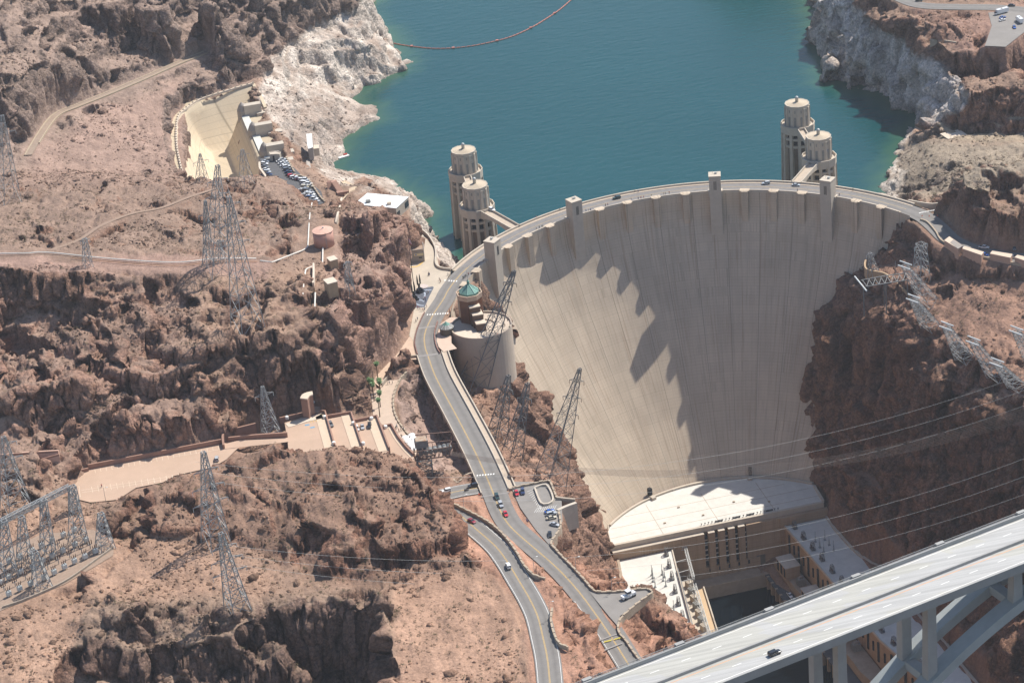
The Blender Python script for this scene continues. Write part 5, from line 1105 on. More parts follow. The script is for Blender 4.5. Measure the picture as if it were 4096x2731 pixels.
stone_wall([t12(1395, 282, -1), t12(1330, 345, -1), t12(1285, 440, -1), t12(1262, 540, -1.2), t12(1272, 650, -1.3), t12(1310, 740, -1.4), t12(1370, 825, -1.5), t12(1450, 920, -1.6), t12(1530, 1030, -1.7), t12(1620, 1125, -1.6), t12(1720, 1215, -1.2), t12(1850, 1305, -.6)], 'curved wall between the palm walk and the gravel gully', drop=3.5)
stone_wall([t12(1850, 1305, -.5), t12(1890, 1280, -.3), t12(1945, 1225, 0), t12(1985, 1215, 0)], 'short curved wall at the end of the gully bridge', drop=3)
M_RET = mat('retaining_concrete', (.36, .30, .235), .95, var=.2, vscale=.5)
def plain_wall(path, w, h0, h1, label, m_, name='retaining_wall', group=None):
    a = MB(); P = spline(path, 2.0); a.wall(P, w, h0, h1); o = a.build(name, m_); return tag(o, label, 'wall', group)
plain_wall([t12(1155, 402, -.3), t12(1215, 322, -.2), t12(1270, 240, -.1), t12(1310, 182, 0), t12(1350, 158, 0), t12(1480, 140, 0)], .8, -5, 1.1, 'tall curved retaining wall below the upper palm walk', M_RET)
plain_wall([kB(0, 287, 0), kB(150, 337, 0), kB(290, 422, 0), kB(380, 492, 0), kB(440, 572, 0), kB(490, 672, 0), kB(503, 780, 0), kB(495, 870, 0), kB(515, 930, 0), kB(580, 965, 0), kB(705, 982, 0)], .8, -3, 1.3, 'curved parapet wall between the plaza and the lake', M_CONC2, 'parapet_wall')
plain_wall([kT(3, 1)(1400, 455, 0), kT(3, 1)(1465, 480, 0), kT(3, 1)(1540, 565, 0), kT(3, 1)(1590, 645, 0), kT(3, 1)(1700, 705, 0), kT(3, 1)(1850, 775, 0), kT(3, 1)(2050, 815, 0), kT(3, 1)(2351, 875, 0), kT(3, 1)(2500, 895, 0)], .8, -5.5, 1.0, 'long masonry wall holding the road with tan sheds, right edge', M_STONE)
plain_wall([kT(3, 1)(1290, 283, 0), kT(3, 1)(1400, 305, 0), kT(3, 1)(1500, 318, 0), kT(3, 1)(1575, 312, 0)], .8, -6, 1.2, 'low parapet continuing the crest towards the right hand rock', M_CONC)
M_TANW = mat('tan_wall', (.42, .30, .19), .9, var=.12, vscale=.3)
plain_wall([kI(245, 205, -25), kI(207, 275, -25), kI(213, 335, -24), kI(262, 362, -23), kI(400, 388, -22), kI(480, 442, -22), kI(600, 548, -22), kI(700, 642, -23), kI(830, 762, -23), kI(960, 852, -24), kI(1130, 982, -25), kI(1220, 1042, -25), kI(1420, 1162, -26), kI(1560, 1240, -27), kI(1700, 1340, -27), kI(1840, 1430, -27), kI(2000, 1500, -27)], .9, -4.5, 1.6, 'long winding tan wall behind the leaning steel towers on the right', M_TANW)
plain_wall([kI(1395, 702, -17), kI(1480, 770, -18), kI(1570, 855, -19), kI(1660, 950, -20), kI(1780, 1035, -21), kI(1860, 1080, -22)], .9, -4, 1.5, 'shorter straight tan wall on the slope at the right edge', M_TANW)
plain_wall([kT(3, 0)(1490, 368, 11), kT(3, 0)(1620, 378, 11), kT(3, 0)(1730, 395, 11)], .9, -6, .6, 'concrete wall set in dark rock above the bleached cliff', M_RET)
# narrow channel up the hill, pipe on the terrace, trail
a = MB(); a.strip(CHANNEL, [(-2.1, .3), (2.1, .3)][::-1]); structure(a.build('hill_track', mat('pale_track', (.30, .225, .17), .95, var=.15)))
for k, (o_, i0_, i1_) in enumerate(((2.3, 0, 200), (-2.3, 6, 200))):
    a = MB(); a.strip(CHANNEL[i0_:i1_], [(o_-.4, -.6), (o_-.4, .6), (o_+.4, .6), (o_+.4, -.6)][::-1], True); tag(a.build('kerb_wall', mat('cream_kerb', (.40, .32, .225), .9, var=.1)), ('uphill' if k == 0 else 'downhill')+' cream kerb of the track climbing above the spillway', 'kerb wall', 'kerbs of the hill track')
a = MB(); a.tube([(p[0], p[1]+2, p[2]+.7) for p in PIPE], .32, 8); tag(a.build('pipeline', mat('pipe_white', (.66, .63, .57), .6)), 'white pipe running along the edge of the dirt terrace', 'pipe')
a = MB(); a.tube([(p[0], p[1]-1.6, p[2]+.5) for p in PIPE[12:]], .22, 8); tag(a.build('pipeline', mat('pipe_rust', (.42, .22, .12), .7)), 'thin orange pipe below the white pipe on the terrace', 'pipe')
a = MB(); a.strip(TRAIL, [(-1.3, .22), (1.3, .22)][::-1]); structure(a.build('trail', mat('trail_dirt', (.27, .185, .135), .95, var=.1)))
plain_wall([kH(1565, 795, 0), kH(1715, 762, 0), kH(1795, 950, 0), kH(1655, 995, 0), kH(1565, 795, 0)], .8, -3, .9, 'low concrete kerb round the sandy pit beside the hatched bays', M_CONC, 'pit_wall')
plain_wall([kH(1850, 1080, -.5), kH(1960, 1030, -1), kH(2085, 985, -1.5)], 1.6, -12, .8, 'concrete wall stepping down the rock from the small car park', M_CONC2)
plain_wall([kH(1840, 925, 0), kH(1960, 940, -.5), kH(2070, 950, -1)], 1.0, -3, 1.2, 'short dark wall jutting over the canyon from the car park', M_RET)
# ------------------------------------------------------------------ visitor building and drum
M_BROWN = mat('brown_glass', (.19, .075, .038), .35, var=.35, vscale=.25, col2=(.09, .035, .02))
M_COPPER = mat('copper_roof', (.145, .285, .235), .7, var=.22, vscale=.7)
M_CREAM = mat('cream_stone', (.60, .50, .395), .9, var=.07, vscale=.4)
M_DRUM = mat('drum_concrete', (.50, .41, .325), .9, var=.08, vscale=.12)
dc = np.array(kA(893, 797, 1.0)); VC = empty('visitor_building', (dc[0], dc[1], 1), 0, 'round tan visitor building with brown glass tower and green copper roof', 'building')
a = MB(); a.lathe((dc[0], dc[1], 0), [(15.8, -34), (15.8, 2.0), (15.2, 2.0), (15.2, 1.0), (.2, 1.0)], 48, cap=False); o = part(a, 'drum', M_DRUM, VC)
a = MB(); a.prism([tuple(kA(*p, 1.1)[:2]) for p in ((560, 885), (765, 845), (835, 880), (965, 940), (860, 962), (720, 955), (600, 930))], .9, 1.5); part(a, 'lower_roof', M_CREAM, VC)
a = MB(); a.lathe((dc[0], dc[1], 0), [(7.6, .9), (7.6, 1.6), (7.2, 1.6), (7.2, .9)], 32, -1.2, 1.5, cap=False); part(a, 'terrace_kerb', M_CREAM, VC)
a = MB()
for k in range(34): an = -1.9+k*.094; a.tube([(dc[0]+15.5*math.cos(an), dc[1]+15.5*math.sin(an), 2), (dc[0]+15.5*math.cos(an), dc[1]+15.5*math.sin(an), 2.9)], .06, 5)
part(a, 'railing', M_STEEL, VC)
tc_ = np.array(kA(740, 378, 16.)); oc = math.pi/8
a = MB(); a.lathe((tc_[0], tc_[1], 0), [(6.4, -2), (6.4, 15.0)], 8, oc, 2*math.pi+oc); part(a, 'glass_tower', M_BROWN, VC)
a = MB(); a.lathe((tc_[0], tc_[1], 0), [(6.5, 13.7), (6.7, 15.0), (6.9, 16.6), (6.4, 16.6), (6.3, 15.6), (5.2, 15.6)], 8, oc, 2*math.pi+oc, cap=False); part(a, 'cornice', mat('tan_cornice', (.52, .38, .28), .9), VC)
a = MB(); a.lathe((tc_[0], tc_[1], 0), [(5.1, 15.4), (5.1, 17.0), (5.35, 17.1), (.9, 20.6), (.7, 20.8), (.7, 22.4), (.85, 22.5), (.35, 23.0), (.08, 23.6)], 8, oc, 2*math.pi+oc); part(a, 'copper_roof', M_COPPER, VC)
a = MB()
for k in range(8):
    an = oc+k*math.pi/4; a.bar((tc_[0]+5.3*math.cos(an), tc_[1]+5.3*math.sin(an), 17.2), (tc_[0]+.9*math.cos(an), tc_[1]+.9*math.sin(an), 20.7), .25)
    for j in range(1, 5):
        f = j/5; r_ = 5.2*(1-f)+.9*f
        for sg in (-1, 1): b1 = an+sg*.39; a.bar((tc_[0]+r_*math.cos(an), tc_[1]+r_*math.sin(an), 17.15+3.5*f), (tc_[0]+min(5.0, r_*1.25)*math.cos(b1)*.93, tc_[1]+min(5.0, r_*1.25)*math.sin(b1)*.93, 17.12+3.5*max(0, f-.2)), .10)
part(a, 'roof_rib', mat('pale_verdigris', (.30, .46, .40), .7), VC)
a = MB(); a.tube([(tc_[0], tc_[1], 23.2), (tc_[0], tc_[1], 29.0)], .09); part(a, 'spire', M_STEEL, VC)
a = MB()
for k in range(6):
    for z in (4, 7, 10): an = .05; a.box((tc_[0]+5.98, tc_[1]-1.9+k*.75, z), (.12, .5, 2.2))
part(a, 'window', mat('bronze_panes', (.05, .03, .025), .2), VC)
for (q, z) in ((((715, 503), (838, 472), (880, 543), (750, 570)), 11.6), (((752, 602), (880, 578), (918, 643), (790, 665)), 8.4), (((795, 702), (920, 682), (952, 755), (832, 772)), 5.4)):
    P = [tuple(kA(*p, z)[:2]) for p in q]; a = MB(); a.prism(P, 0, z-.5); part(a, 'stair_block', mat('bronze_wall', (.13, .07, .045), .6), VC); a = MB(); c_ = np.mean(P, 0); a.prism([tuple(c_+(np.array(p)-c_)*1.05) for p in P], z-.5, z); part(a, 'block_roof', M_CREAM, VC)
kc = np.array(kA(455, 800, 4.0)); KS = empty('ticket_kiosk', (kc[0], kc[1], 0), 0, 'small round kiosk with copper and glass cone roof beside the road', 'kiosk')
a = MB(); a.lathe((kc[0], kc[1], 0), [(3.5, -.5), (3.5, 3.6)], 20); part(a, 'wall', mat('dark_kiosk', (.10, .08, .06), .6), KS)
a = MB(); a.lathe((kc[0], kc[1], 0), [(3.9, 3.6), (3.9, 3.9), (1.8, 5.2)], 20); part(a, 'roof', M_GREYW, KS)
a = MB(); a.lathe((kc[0], kc[1], 0), [(1.9, 5.15), (1.0, 5.9), (.1, 6.8)], 16); part(a, 'roof_cap', M_COPPER, KS)
a = MB()
for k in range(10): an = k*.628; a.bar((kc[0]+3.9*math.cos(an), kc[1]+3.9*math.sin(an), 3.98), (kc[0]+1.8*math.cos(an), kc[1]+1.8*math.sin(an), 5.3), .14)
part(a, 'roof_rib', M_WHITE, KS)
sheet('terrace', [tuple(kA(*p, 0)[:2]) for p in ((345, 900), (375, 780), (500, 690), (620, 690), (700, 860), (520, 880), (520, 1010), (590, 1080), (420, 1120), (360, 1060), (335, 980))], .12, mat('terrace_paving', (.56, .42, .325), .9, var=.07))
a = MB()
P = spline([kA(*p, 0) for p in ((345, 760), (318, 850), (310, 930), (322, 1020), (345, 1090), (375, 1140))], 1.6)
for p in P: a.box((p[0], p[1], .55), (.5, .5, 1.2))
a.wall(P, .3, 0, .9); tag(a.build('kerb_fence', mat('red_white_fence', (.42, .24, .19), .8)), 'row of red posts along the road by the round terrace', 'fence')
a = MB(); P = spline([kA(*p, 0) for p in ((180, 640), (140, 720), (95, 830), (70, 920), (60, 1010), (72, 1080), (95, 1160))], 1.6)
for p in P: a.box((p[0], p[1], .55), (.45, .45, 1.1))
a.wall(P, .25, 0, .85); tag(a.build('kerb_fence', mat('red_fence', (.36, .2, .16), .8)), 'row of posts along the left side of the road bend', 'fence')
# low tan building beside the plaza
def flat_building(name, label, roof, z0, z1, mw, mr, kerb=.5, cat='building'):
    c_ = np.mean([p[:2] for p in roof], 0); t = empty(name, (c_[0], c_[1], z0), 0, label, cat); P = [tuple(p[:2]) for p in roof]
    a = MB(); a.prism(P, z0-3, z1-.15); part(a, 'wall', mw, t); a = MB(); a.prism([tuple(c_+(np.array(p)-c_)*1.015) for p in P], z1-.15, z1+.1); part(a, 'roof', mr, t)
    if kerb: a = MB(); a.wall(resample([(*p, z1) for p in P+[P[0]]], 4), .4, 0, kerb); part(a, 'roof_kerb', mw, t)
    return t
M_GREYC = mat('grey_concrete', (.30, .265, .235), .9, var=.12)
t = flat_building('exhibit_building', 'low grey building with curved gravel roof tucked against the cliff by the plaza', [kB(*p, 7) for p in ((85, 470), (10, 395), (130, 362), (215, 440), (290, 540), (325, 620), (328, 695), (125, 715))], 0, 7, M_GREYC, mat('gravel_roof', (.33, .235, .17), .95, var=.12, vscale=1))
p0 = np.array(kB(165, 745, 6.2)); p1 = np.array(kB(272, 728, 6.2)); a = MB(); d_ = (p1-p0)/np.linalg.norm(p1-p0); nrm = np.array([d_[1], -d_[0], 0]); 
q0 = np.array(kB(125, 715, 7)); q1 = np.array(kB(328, 695, 7)); wd = (q1-q0)/np.linalg.norm(q1-q0); wn = np.array([wd[1], -wd[0], 0]); s0 = q0+wd*2.6+wn*.12; s1 = q0+wd*7.6+wn*.12
a.bar((s0[0], s0[1], 4.6), (s1[0], s1[1], 4.6), .2, 1.5); sg = part(a, 'sign', mat('cream_sign', (.60, .50, .30), .7), t)
a = MB(); s2 = s0+wd*.6+wn*.13; a.bar((s2[0], s2[1], 4.6), (s2[0]+wd[0]*.7, s2[1]+wd[1]*.7, 4.6), .06, .7); part(a, 'emblem', M_BLUE, t)
a = MB(); s3 = q0+wd*5+wn*.1; a.bar((s3[0], s3[1], 2.6), (s3[0]+wd[0]*1.6, s3[1]+wd[1]*1.6, 2.6), .1, .8); part(a, 'window', M_GLASS, t)
a = MB(); P = [kB(*p, 0) for p in ((150, 935), (240, 925), (300, 880), (345, 835))]; a.strip(spline(P, 1.5), [(-.55, .02), (.55, .02)]); structure(a.build('kerb_marking', M_YEL))
# bronze winged figures, flagpole and star floor
sheet('star_floor', [tuple(kA(*p, 0)[:2]) for p in ((20, 500), (20, 380), (100, 330), (280, 300), (300, 310), (240, 430), (185, 560), (60, 570), (25, 540))], .02, mat('dark_terrazzo', (.10, .105, .125), .5, var=.2, vscale=.4))
a = MB()
for L_ in (((60, 510), (120, 535), (175, 540)), ((120, 365), (190, 345), (270, 345)), ((175, 365), (190, 400), (180, 430)), ((60, 470), (110, 455), (130, 480)), ((95, 440), (140, 470), (175, 490))):
    a.strip(spline([kA(*p, 0) for p in L_], .8), [(-.4, .04), (.4, .04)])
structure(a.build('floor_inlay', mat('pale_inlay', (.36, .40, .46), .6)))
mp_ = np.array(kA(165, 298, .5)); a = MB(); a.lathe((mp_[0], mp_[1], 0), [(2.7, 0), (2.7, .5), (1.9, .5), (1.9, .62), (.1, .62)], 24); tag(a.build('compass_medallion', mat('medallion', (.52, .44, .40), .7)), 'round raised compass medallion on the plaza', 'medallion')
M_BRONZE = mat('dark_bronze', (.030, .035, .032), .35, metal=.5)
def statue(base, rz, label):
    t = empty('winged_statue', base, rz, label, 'statue', 'winged bronze statues on the plaza')
    a = MB(); a.box((0, 0, .45), (3.6, 3.4, .9)); a.box((0, .3, 1.5), (2.6, 2.4, 1.2)); a.build('pedestal', mat('black_stone', (.015, .015, .018), .25), t)
    bm = bmesh.new(); vs = [bm.verts.new(v) for v in ((0, .3, 2.6), (0, .4, 3.4), (0, .4, 4.3), (0, .35, 4.7), (0, .3, 5.1), (.35, .3, 2.6), (.45, -.55, 2.7), (.45, -.65, 1.6), (-.35, .3, 2.6), (-.45, -.55, 2.7), (-.45, -.65, 1.6), (.55, .4, 4.2), (.9, .2, 5.2), (1.0, .3, 6.6), (-.55, .4, 4.2), (-.9, .2, 5.2), (-1.0, .3, 6.6))]
    for i, j in ((0, 1), (1, 2), (2, 3), (3, 4), (0, 5), (5, 6), (6, 7), (0, 8), (8, 9), (9, 10), (2, 11), (11, 12), (12, 13), (2, 14), (14, 15), (15, 16)): bm.edges.new((vs[i], vs[j]))
    me = bpy.data.meshes.new('figure'); bm.to_mesh(me); bm.free(); o = bpy.data.objects.new('figure', me); COL.objects.link(o); o.parent = t; me.materials.append(M_BRONZE)
    o.modifiers.new('s', 'SKIN'); o.modifiers.new('d', 'SUBSURF').levels = 1
    for i, v in enumerate(me.skin_vertices[0].data): r_ = (.42, .5, .5, .2, .30, .32, .28, .2, .32, .28, .2, .24, .2, .12, .24, .2, .12)[i]; v.radius = (r_, r_)
    me.skin_vertices[0].data[0].use_root = True
    for sx_ in (-1, 1):
        a = MB(); a.add([(sx_*.9+dx*w, .3+dy*w*.45, z) for z, w in ((4.6, .38), (6.8, .42), (9.0, .26), (10.4, .06)) for dx, dy in ((-1, -1), (1, -1), (1, 1), (-1, 1))], [(3, 2, 1, 0), (12, 13, 14, 15)]+[(4*k+i, 4*k+(i+1) % 4, 4*k+4+(i+1) % 4, 4*k+4+i) for k in range(3) for i in range(4)]); a.build('wing', M_BRONZE, t)
statue(tuple(kA(60, 470, 0)), .5, 'winged bronze statue on a black block nearest the cliff'); statue(tuple(kA(128, 372, 0)), .5, 'winged bronze statue on a black block nearest the round medallion')
fb = kB(208, 1345, 0); fz = 0
for z in np.arange(5, 60, .5):
    if topx(np.array([fb[0], fb[1], z]))[1]*PX < 800+500/3.484: fz = z; break
t = empty('flagpole', fb, 0, 'very tall flagpole with a red and white flag in front of the cliff', 'flagpole')
a = MB(); a.tube([(0, 0, 0), (0, 0, fz)], [.24, .10], 8); a.build('pole', M_GLASS, t)
for k in range(7):
    a = MB(); z = fz-1.2-k*.45; a.add([(0.1+.02*k, 0, z), (.1+.02*k, 0, z-.45), (1.0+.1*k, .25, z-2.2), (1.1+.1*k, .25, z-1.8), (.1, .05, z), (.1, .05, z-.45), (1.0+.1*k, .3, z-2.2), (1.1+.1*k, .3, z-1.8)], [(0, 1, 2, 3), (7, 6, 5, 4), (0, 3, 7, 4), (1, 5, 6, 2), (0, 4, 5, 1), (3, 2, 6, 7)]); a.build('flag_stripe', mat('flag_red', (.50, .04, .05), .8) if k % 2 == 0 else M_WHITE, t)
# ------------------------------------------------------------------ white roofed building, shed, tank, tower house at the spillway
t11 = kT(1, 1); t10 = kT(1, 0)
t = flat_building('snack_building', 'grey building with white metal roof on the point above the lake', [t11(905, 308, 6.5), t11(1025, 207, 6.5), t11(1398, 242, 6.5), t11(1285, 345, 6.5)], 0, 6.5, mat('beige_wall', (.40, .355, .29), .9), mat('white_metal_roof', (.78, .79, .77), .5, var=.03), 0)
for p, s_ in (((1030, 285), (2.6, 2.2, 1.6)), ((1222, 305), (2.4, 2.0, 1.7))): a = MB(); q = t11(*p, 7.0); a.box((q[0], q[1], 7.3), s_); part(a, 'air_conditioner', M_GREYW if s_[0] > 2.5 else M_CREAM, t)
w0 = np.array(t11(905, 308, 6.5)); w1 = np.array(t11(1285, 345, 6.5)); w2 = np.array(t11(1398, 242, 6.5))
for A_, B_, f0_, f1_, z0_, z1_ in ((w0, w1, .68, .80, .8, 3.6), (w1, w2, .05, .25, 1.0, 3.6), (w1, w2, .68, .96, 1.6, 5.0), (w0, w1, .30, .36, .2, 2.4)):
    d_ = B_-A_; nn = np.array([d_[1], -d_[0], 0]); nn /= np.linalg.norm(nn); p_ = A_+d_*f0_+nn*.1; q_ = A_+d_*f1_+nn*.1; a = MB(); zc = (z0_+z1_)/2; a.bar((p_[0], p_[1], zc), (q_[0], q_[1], zc), .16, z1_-z0_); part(a, 'window', M_GLASS, t)
t = flat_building('white_shed', 'long narrow white shed on the slope above the cove', [t10(462, 1228, -3), t10(512, 1224, -3), t10(520, 1348, -3), t10(480, 1362, -3), t10(470, 1325, -3)], -8, -3.4, M_GREYC, M_WHITE, 0)
t = flat_building('stone_pad_hut', 'small square pale hut right of the long white shed', [t10(530, 1332, -7), t10(578, 1330, -7), t10(578, 1362, -7), t10(528, 1368, -7)], -9, -7, M_CONC, M_CREAM, 0)
tk = np.array(t11(611, 548, 44.)); TK = empty('water_tank', (tk[0], tk[1], 36), 0, 'round pink water tank on the dirt terrace', 'tank')
a = MB(); a.lathe((tk[0], tk[1], 0), [(5.3, 35), (5.3, 44)], 40); M_PINK = mat('tank_pink', (.50, .27, .205), .7, var=.08, vscale=.3); part(a, 'shell', M_PINK, TK, False)
a = MB(); a.lathe((tk[0], tk[1], 0), [(5.5, 43.9), (5.5, 44.15), (.1, 45.0)], 40); part(a, 'roof', mat('tank_roof', (.60, .36, .275), .8, var=.1, vscale=.5), TK)
a = MB(); a.box((tk[0]+.4, tk[1]+.8, 45.2), (.8, .8, .5)); a.tube([(tk[0]-2, tk[1]-1, 44.7), (tk[0]+.5, tk[1], 45.3)], .06); a.tube([(tk[0]+1.8, tk[1]-1, 44.7), (tk[0]+1.8, tk[1]-1, 46.2)], .05); part(a, 'hatch', M_STEEL, TK)
a = MB(); 
for dx in (-.25, .25): a.bar((tk[0]+dx+.5, tk[1]-5.45, 36), (tk[0]+dx+.5, tk[1]-5.45, 44.8), .09)
for z in np.arange(36.5, 44.6, .5): a.bar((tk[0]+.25, tk[1]-5.45, z), (tk[0]+.75, tk[1]-5.45, z), .07)
part(a, 'ladder', M_STEEL, TK)
def pipe_line(pts, label, r=.3, m_=None):
    a = MB(); a.tube(resample(pts, 3.0), r, 8); return tag(a.build('pipeline', m_ or mat('white_pipe', (.66, .63, .57), .6)), label, 'pipe')
def ground(kk, x, y, up=.4, z0=110):
    for z in np.arange(z0, -190, -1.0):
        p = kk(x, y, z)
        if ground_z(p[0], p[1]) >= z: return (p[0], p[1], ground_z(p[0], p[1])+up)
    return kk(x, y, 0)
pipe_line([ground(t11, *p) for p in ((515, 305), (497, 400), (488, 520), (478, 720), (440, 745), (300, 795), (150, 848), (40, 845))], 'white pipe skirting the left side of the tank terrace', .35)
pipe_line([ground(t11, *p) for p in ((617, 680), (612, 850), (460, 920), (445, 1000), (432, 1150))], 'white pipe zigzagging downhill in front of the tank', .38)
pipe_line([ground(t11, *p) for p in ((545, 1130), (540, 1280))], 'short white pipe at the foot of the pipe chute', .4)
plain_wall([ground(t11, *p, 0) for p in ((790, 275), (775, 340), (755, 420), (735, 500))], 1.0, -4, 1.5, 'pale wall along the right side of the tank terrace', M_CREAM)
plain_wall([ground(t11, *p, 0) for p in ((535, 905), (537, 1000), (530, 1080))], .9, -2, 3.0, 'narrow upright wall in the pipe chute below the tank', M_CREAM)
for p, s_, lb in (((710, 890), (4, 5, 4.5), 'small concrete block house below the tank, upper of two'), ((700, 1140), (5, 6, 6), 'small concrete block house below the tank, lower of two')):
    q = ground(t11, *p, 0); t = empty('block_house', q, .2, lb, 'hut', 'block houses below the tank'); a = MB(); a.box((0, 0, s_[2]/2-1), (s_[0], s_[1], s_[2]+2)); a.build('wall', M_TANW, t); a = MB(); a.box((0, 0, s_[2]+.15), (s_[0]+.4, s_[1]+.4, .3)); a.build('roof', M_CREAM, t)
# spillway basin
M_SPILL = concrete('spillway_concrete', (.62, .51, .365), joints=True, lift=3.5, stain=.25, rust=(.45, .30, .17))
SP = empty('spillway', (-212, 340, 0), 0, 'deep cream concrete spillway basin cut into the hillside', 'spillway')
arcw = SPILL_ARC
gx_ = np.arange(-243.5, -176.9, 1.3); gy_s = np.arange(258, 429, 1.3); SX, SY_ = np.meshgrid(gx_, gy_s)
xl = np.interp(SY_, [258, 286, 340, 385, 400, 412], [-244, -241.5, -239, -233, -226, -214]); yt = np.interp(SX, [-233, -226, -221, -215, -205, -190, -178], [385, 402, 411, 415, 420, 423, 426])
tl_ = np.clip((-213-SX)/(-213-xl), 0, 1.1); zl = -28+28.4*tl_**1.8; ur = np.clip((SX+204)/11.5, 0, 1); zr = np.where(SY_ < 398, -28+21*ur**1.25, -30)
ve = np.clip((SY_-390)/(yt-390+1e-6), 0, 1.05); ze = np.where(SY_ > 390, -28+28.4*ve**1.4, -30.)
SZ = np.minimum(np.maximum(np.maximum(zl, zr), ze), .35); o = grid_obj('channel', np.stack([SX, SY_, SZ], -1), M_SPILL, None); o.parent = SP; o.matrix_parent_inverse = Matrix.Translation((212, -340, 0))
a = MB(); a.wall(arcw, 1.0, .3, 1.5); part(a, 'parapet', M_CREAM, SP)
a = MB(); d_ = resample(arcw, 2.1)
for p in d_[::2]: a.box((p[0]-.2, p[1]+.3, 1.7), (1.0, .9, .7))
part(a, 'coping_block', M_RET, SP)
a = MB(); a.wall([(-178, 426, 0), (-176.5, 405, -2), (-176, 392, -4)], 2.0, -44, .4); part(a, 'return_wall', M_SPILL, SP)
for k, y in enumerate((392., 355., 318., 290.)):
    x = -190+1.5*k
    a = MB(); a.lathe((x-1, y, 0), [(3.6, -20), (3.4, -3), (1.8, .5), (.1, 2.4)], 16); part(a, 'pier_nose', M_GREYC, SP)
    a = MB(); a.box((x+5.5, y-1, -10), (11, 5.0, 21)); a.box((x+12, y-3, -13), (9, 5.4, 16)); part(a, 'pier', M_CONC2, SP)
for k, y in enumerate((374., 337., 304.)):
    x = -188.5+1.5*k; a = MB(); a.bar((x-1.5, y-16, -6.2), (x-1.5, y+16, -6.2), 4.6, .5); part(a, 'drum_gate', mat('pale_gate', (.60, .60, .54), .7, var=.15, vscale=.4), SP)
t = flat_building('gate_house', 'square concrete gate house with dark door at the car park end of the spillway', [kE(1405, 1085, 8), kE(1540, 1060, 8), kE(1580, 1085, 8), kE(1560, 1110, 8), kE(1410, 1120, 8)], 3.5, 8, M_CONC2, M_CONC, .4)
q = kE(1500, 1165, 5.5); a = MB(); a.box((q[0], q[1]-.2, 5.4), (3.2, .8, 3.6)); part(a, 'door', M_GLASS, t)
stone_wall([kD(*p, 4) for p in ((640, 60), (720, 190), (790, 330), (830, 400))], 'pale wall beside the upper right row of cars', .9)
stone_wall([kD(*p, 4) for p in ((770, 460), (900, 480), (1060, 510), (1160, 590), (1240, 700), (1290, 780), (1350, 870), (1420, 970), (1510, 1060))], 'pale wall beside the lower right row of cars', .9)
plain_wall([kD(*p, 4) for p in ((50, 200), (60, 330), (130, 430), (215, 560), (240, 650))], 1.2, -3, 1.4, 'low wall between the car park and the spillway', M_CREAM)
# pink covered stairs above the car park
for L_, lb in ((((1635, 625, 7), (1640, 830, 3)), 'shorter pink covered stair by the car park'), (((1705, 620, 8), (1855, 860, 3)), 'longer pink covered stair by the car park')):
    p_, q_ = np.array(kD(*L_[0])), np.array(kD(*L_[1])); t = empty('covered_stair', tuple(q_), 0, lb, 'stair', 'pink covered stairs'); a = MB(); a.bar(p_, q_, 3.2, 2.6); part(a, 'side_wall', M_PINKW, t); a = MB(); a.bar(p_+np.array([0, 0, 1.42]), q_+np.array([0, 0, 1.42]), 3.5, .22); part(a, 'roof', mat('pink_roof', (.52, .30, .22), .8), t)
a = MB(); q = kD(1860, 890, 3); a.box((q[0], q[1], 3), (4.2, 3, 4)); q2 = kD(1960, 840, 3); a.box((q2[0], q2[1], 2.6), (4.5, 1.2, 2.2)); tag(a.build('stair_lobby', M_PINKW), 'pink lobby box at the foot of the longer covered stair', 'lobby')
structure(mesh_obj('ramp_path', [ground(kD, *p, .25) for p in ((1860, 600), (1970, 570), (2240, 730), (2230, 790), (2040, 960), (1920, 1040), (1880, 1010), (2060, 880), (2050, 790))], [list(range(9))[::-1]], mat('tan_path', (.50, .38, .26), .9)))
structure(mesh_obj('ramp_path', [ground(kD, *p, .25) for p in ((1100, 100), (1190, 100), (1180, 180), (1200, 320), (1100, 330), (1080, 200))], [list(range(6))[::-1]], mat('grey_track', (.36, .31, .265), .9)))
t = empty('raft', kT(1, 0)(802, 1440, LAKE_Z+.3), .3, 'small white work raft moored in the cove', 'raft'); a = MB(); a.box((0, 0, .1), (7.5, 3.4, .9)); a.build('hull', M_WHITE, t); a = MB(); a.box((2.0, .8, .9), (2.4, 1.4, .7)); a.build('tarpaulin', mat('red_cover', (.40, .05, .04), .8), t)
a = MB(); q = ground(kT(3, 0), 1705, 1248, .6); a.box(q, (13, 10, .6), .1); structure(a.build('concrete_pad', M_CREAM))
# boom across the lake
bp_ = spline([at(x, y, LAKE_Z+.25) for x, y in ((904, 100), (940, 106), (1000, 112), (1060, 109), (1110, 101), (1170, 86), (1220, 64), (1260, 40), (1290, 19), (1325, -14), (1360, -60))], 3.6)
BM = empty('log_boom', tuple(bp_[len(bp_)//2]), 0, 'curving string of red floats across the lake', 'boom'); M_RED = mat('faded_red_float', (.46, .17, .135), .7, var=.15)
for i in range(len(bp_)-1):
    if i >= 100: break
    d_ = bp_[i+1]-bp_[i]; a = MB(); a.tube([bp_[i]+d_*.08, bp_[i]+d_*.92], .42, 8)
    if i % 9 == 4: a.box(bp_[i]+d_*.5+np.array([0, 0, .2]), (1.8, 1.8, .8))
    part(a, 'float', M_RED, BM)
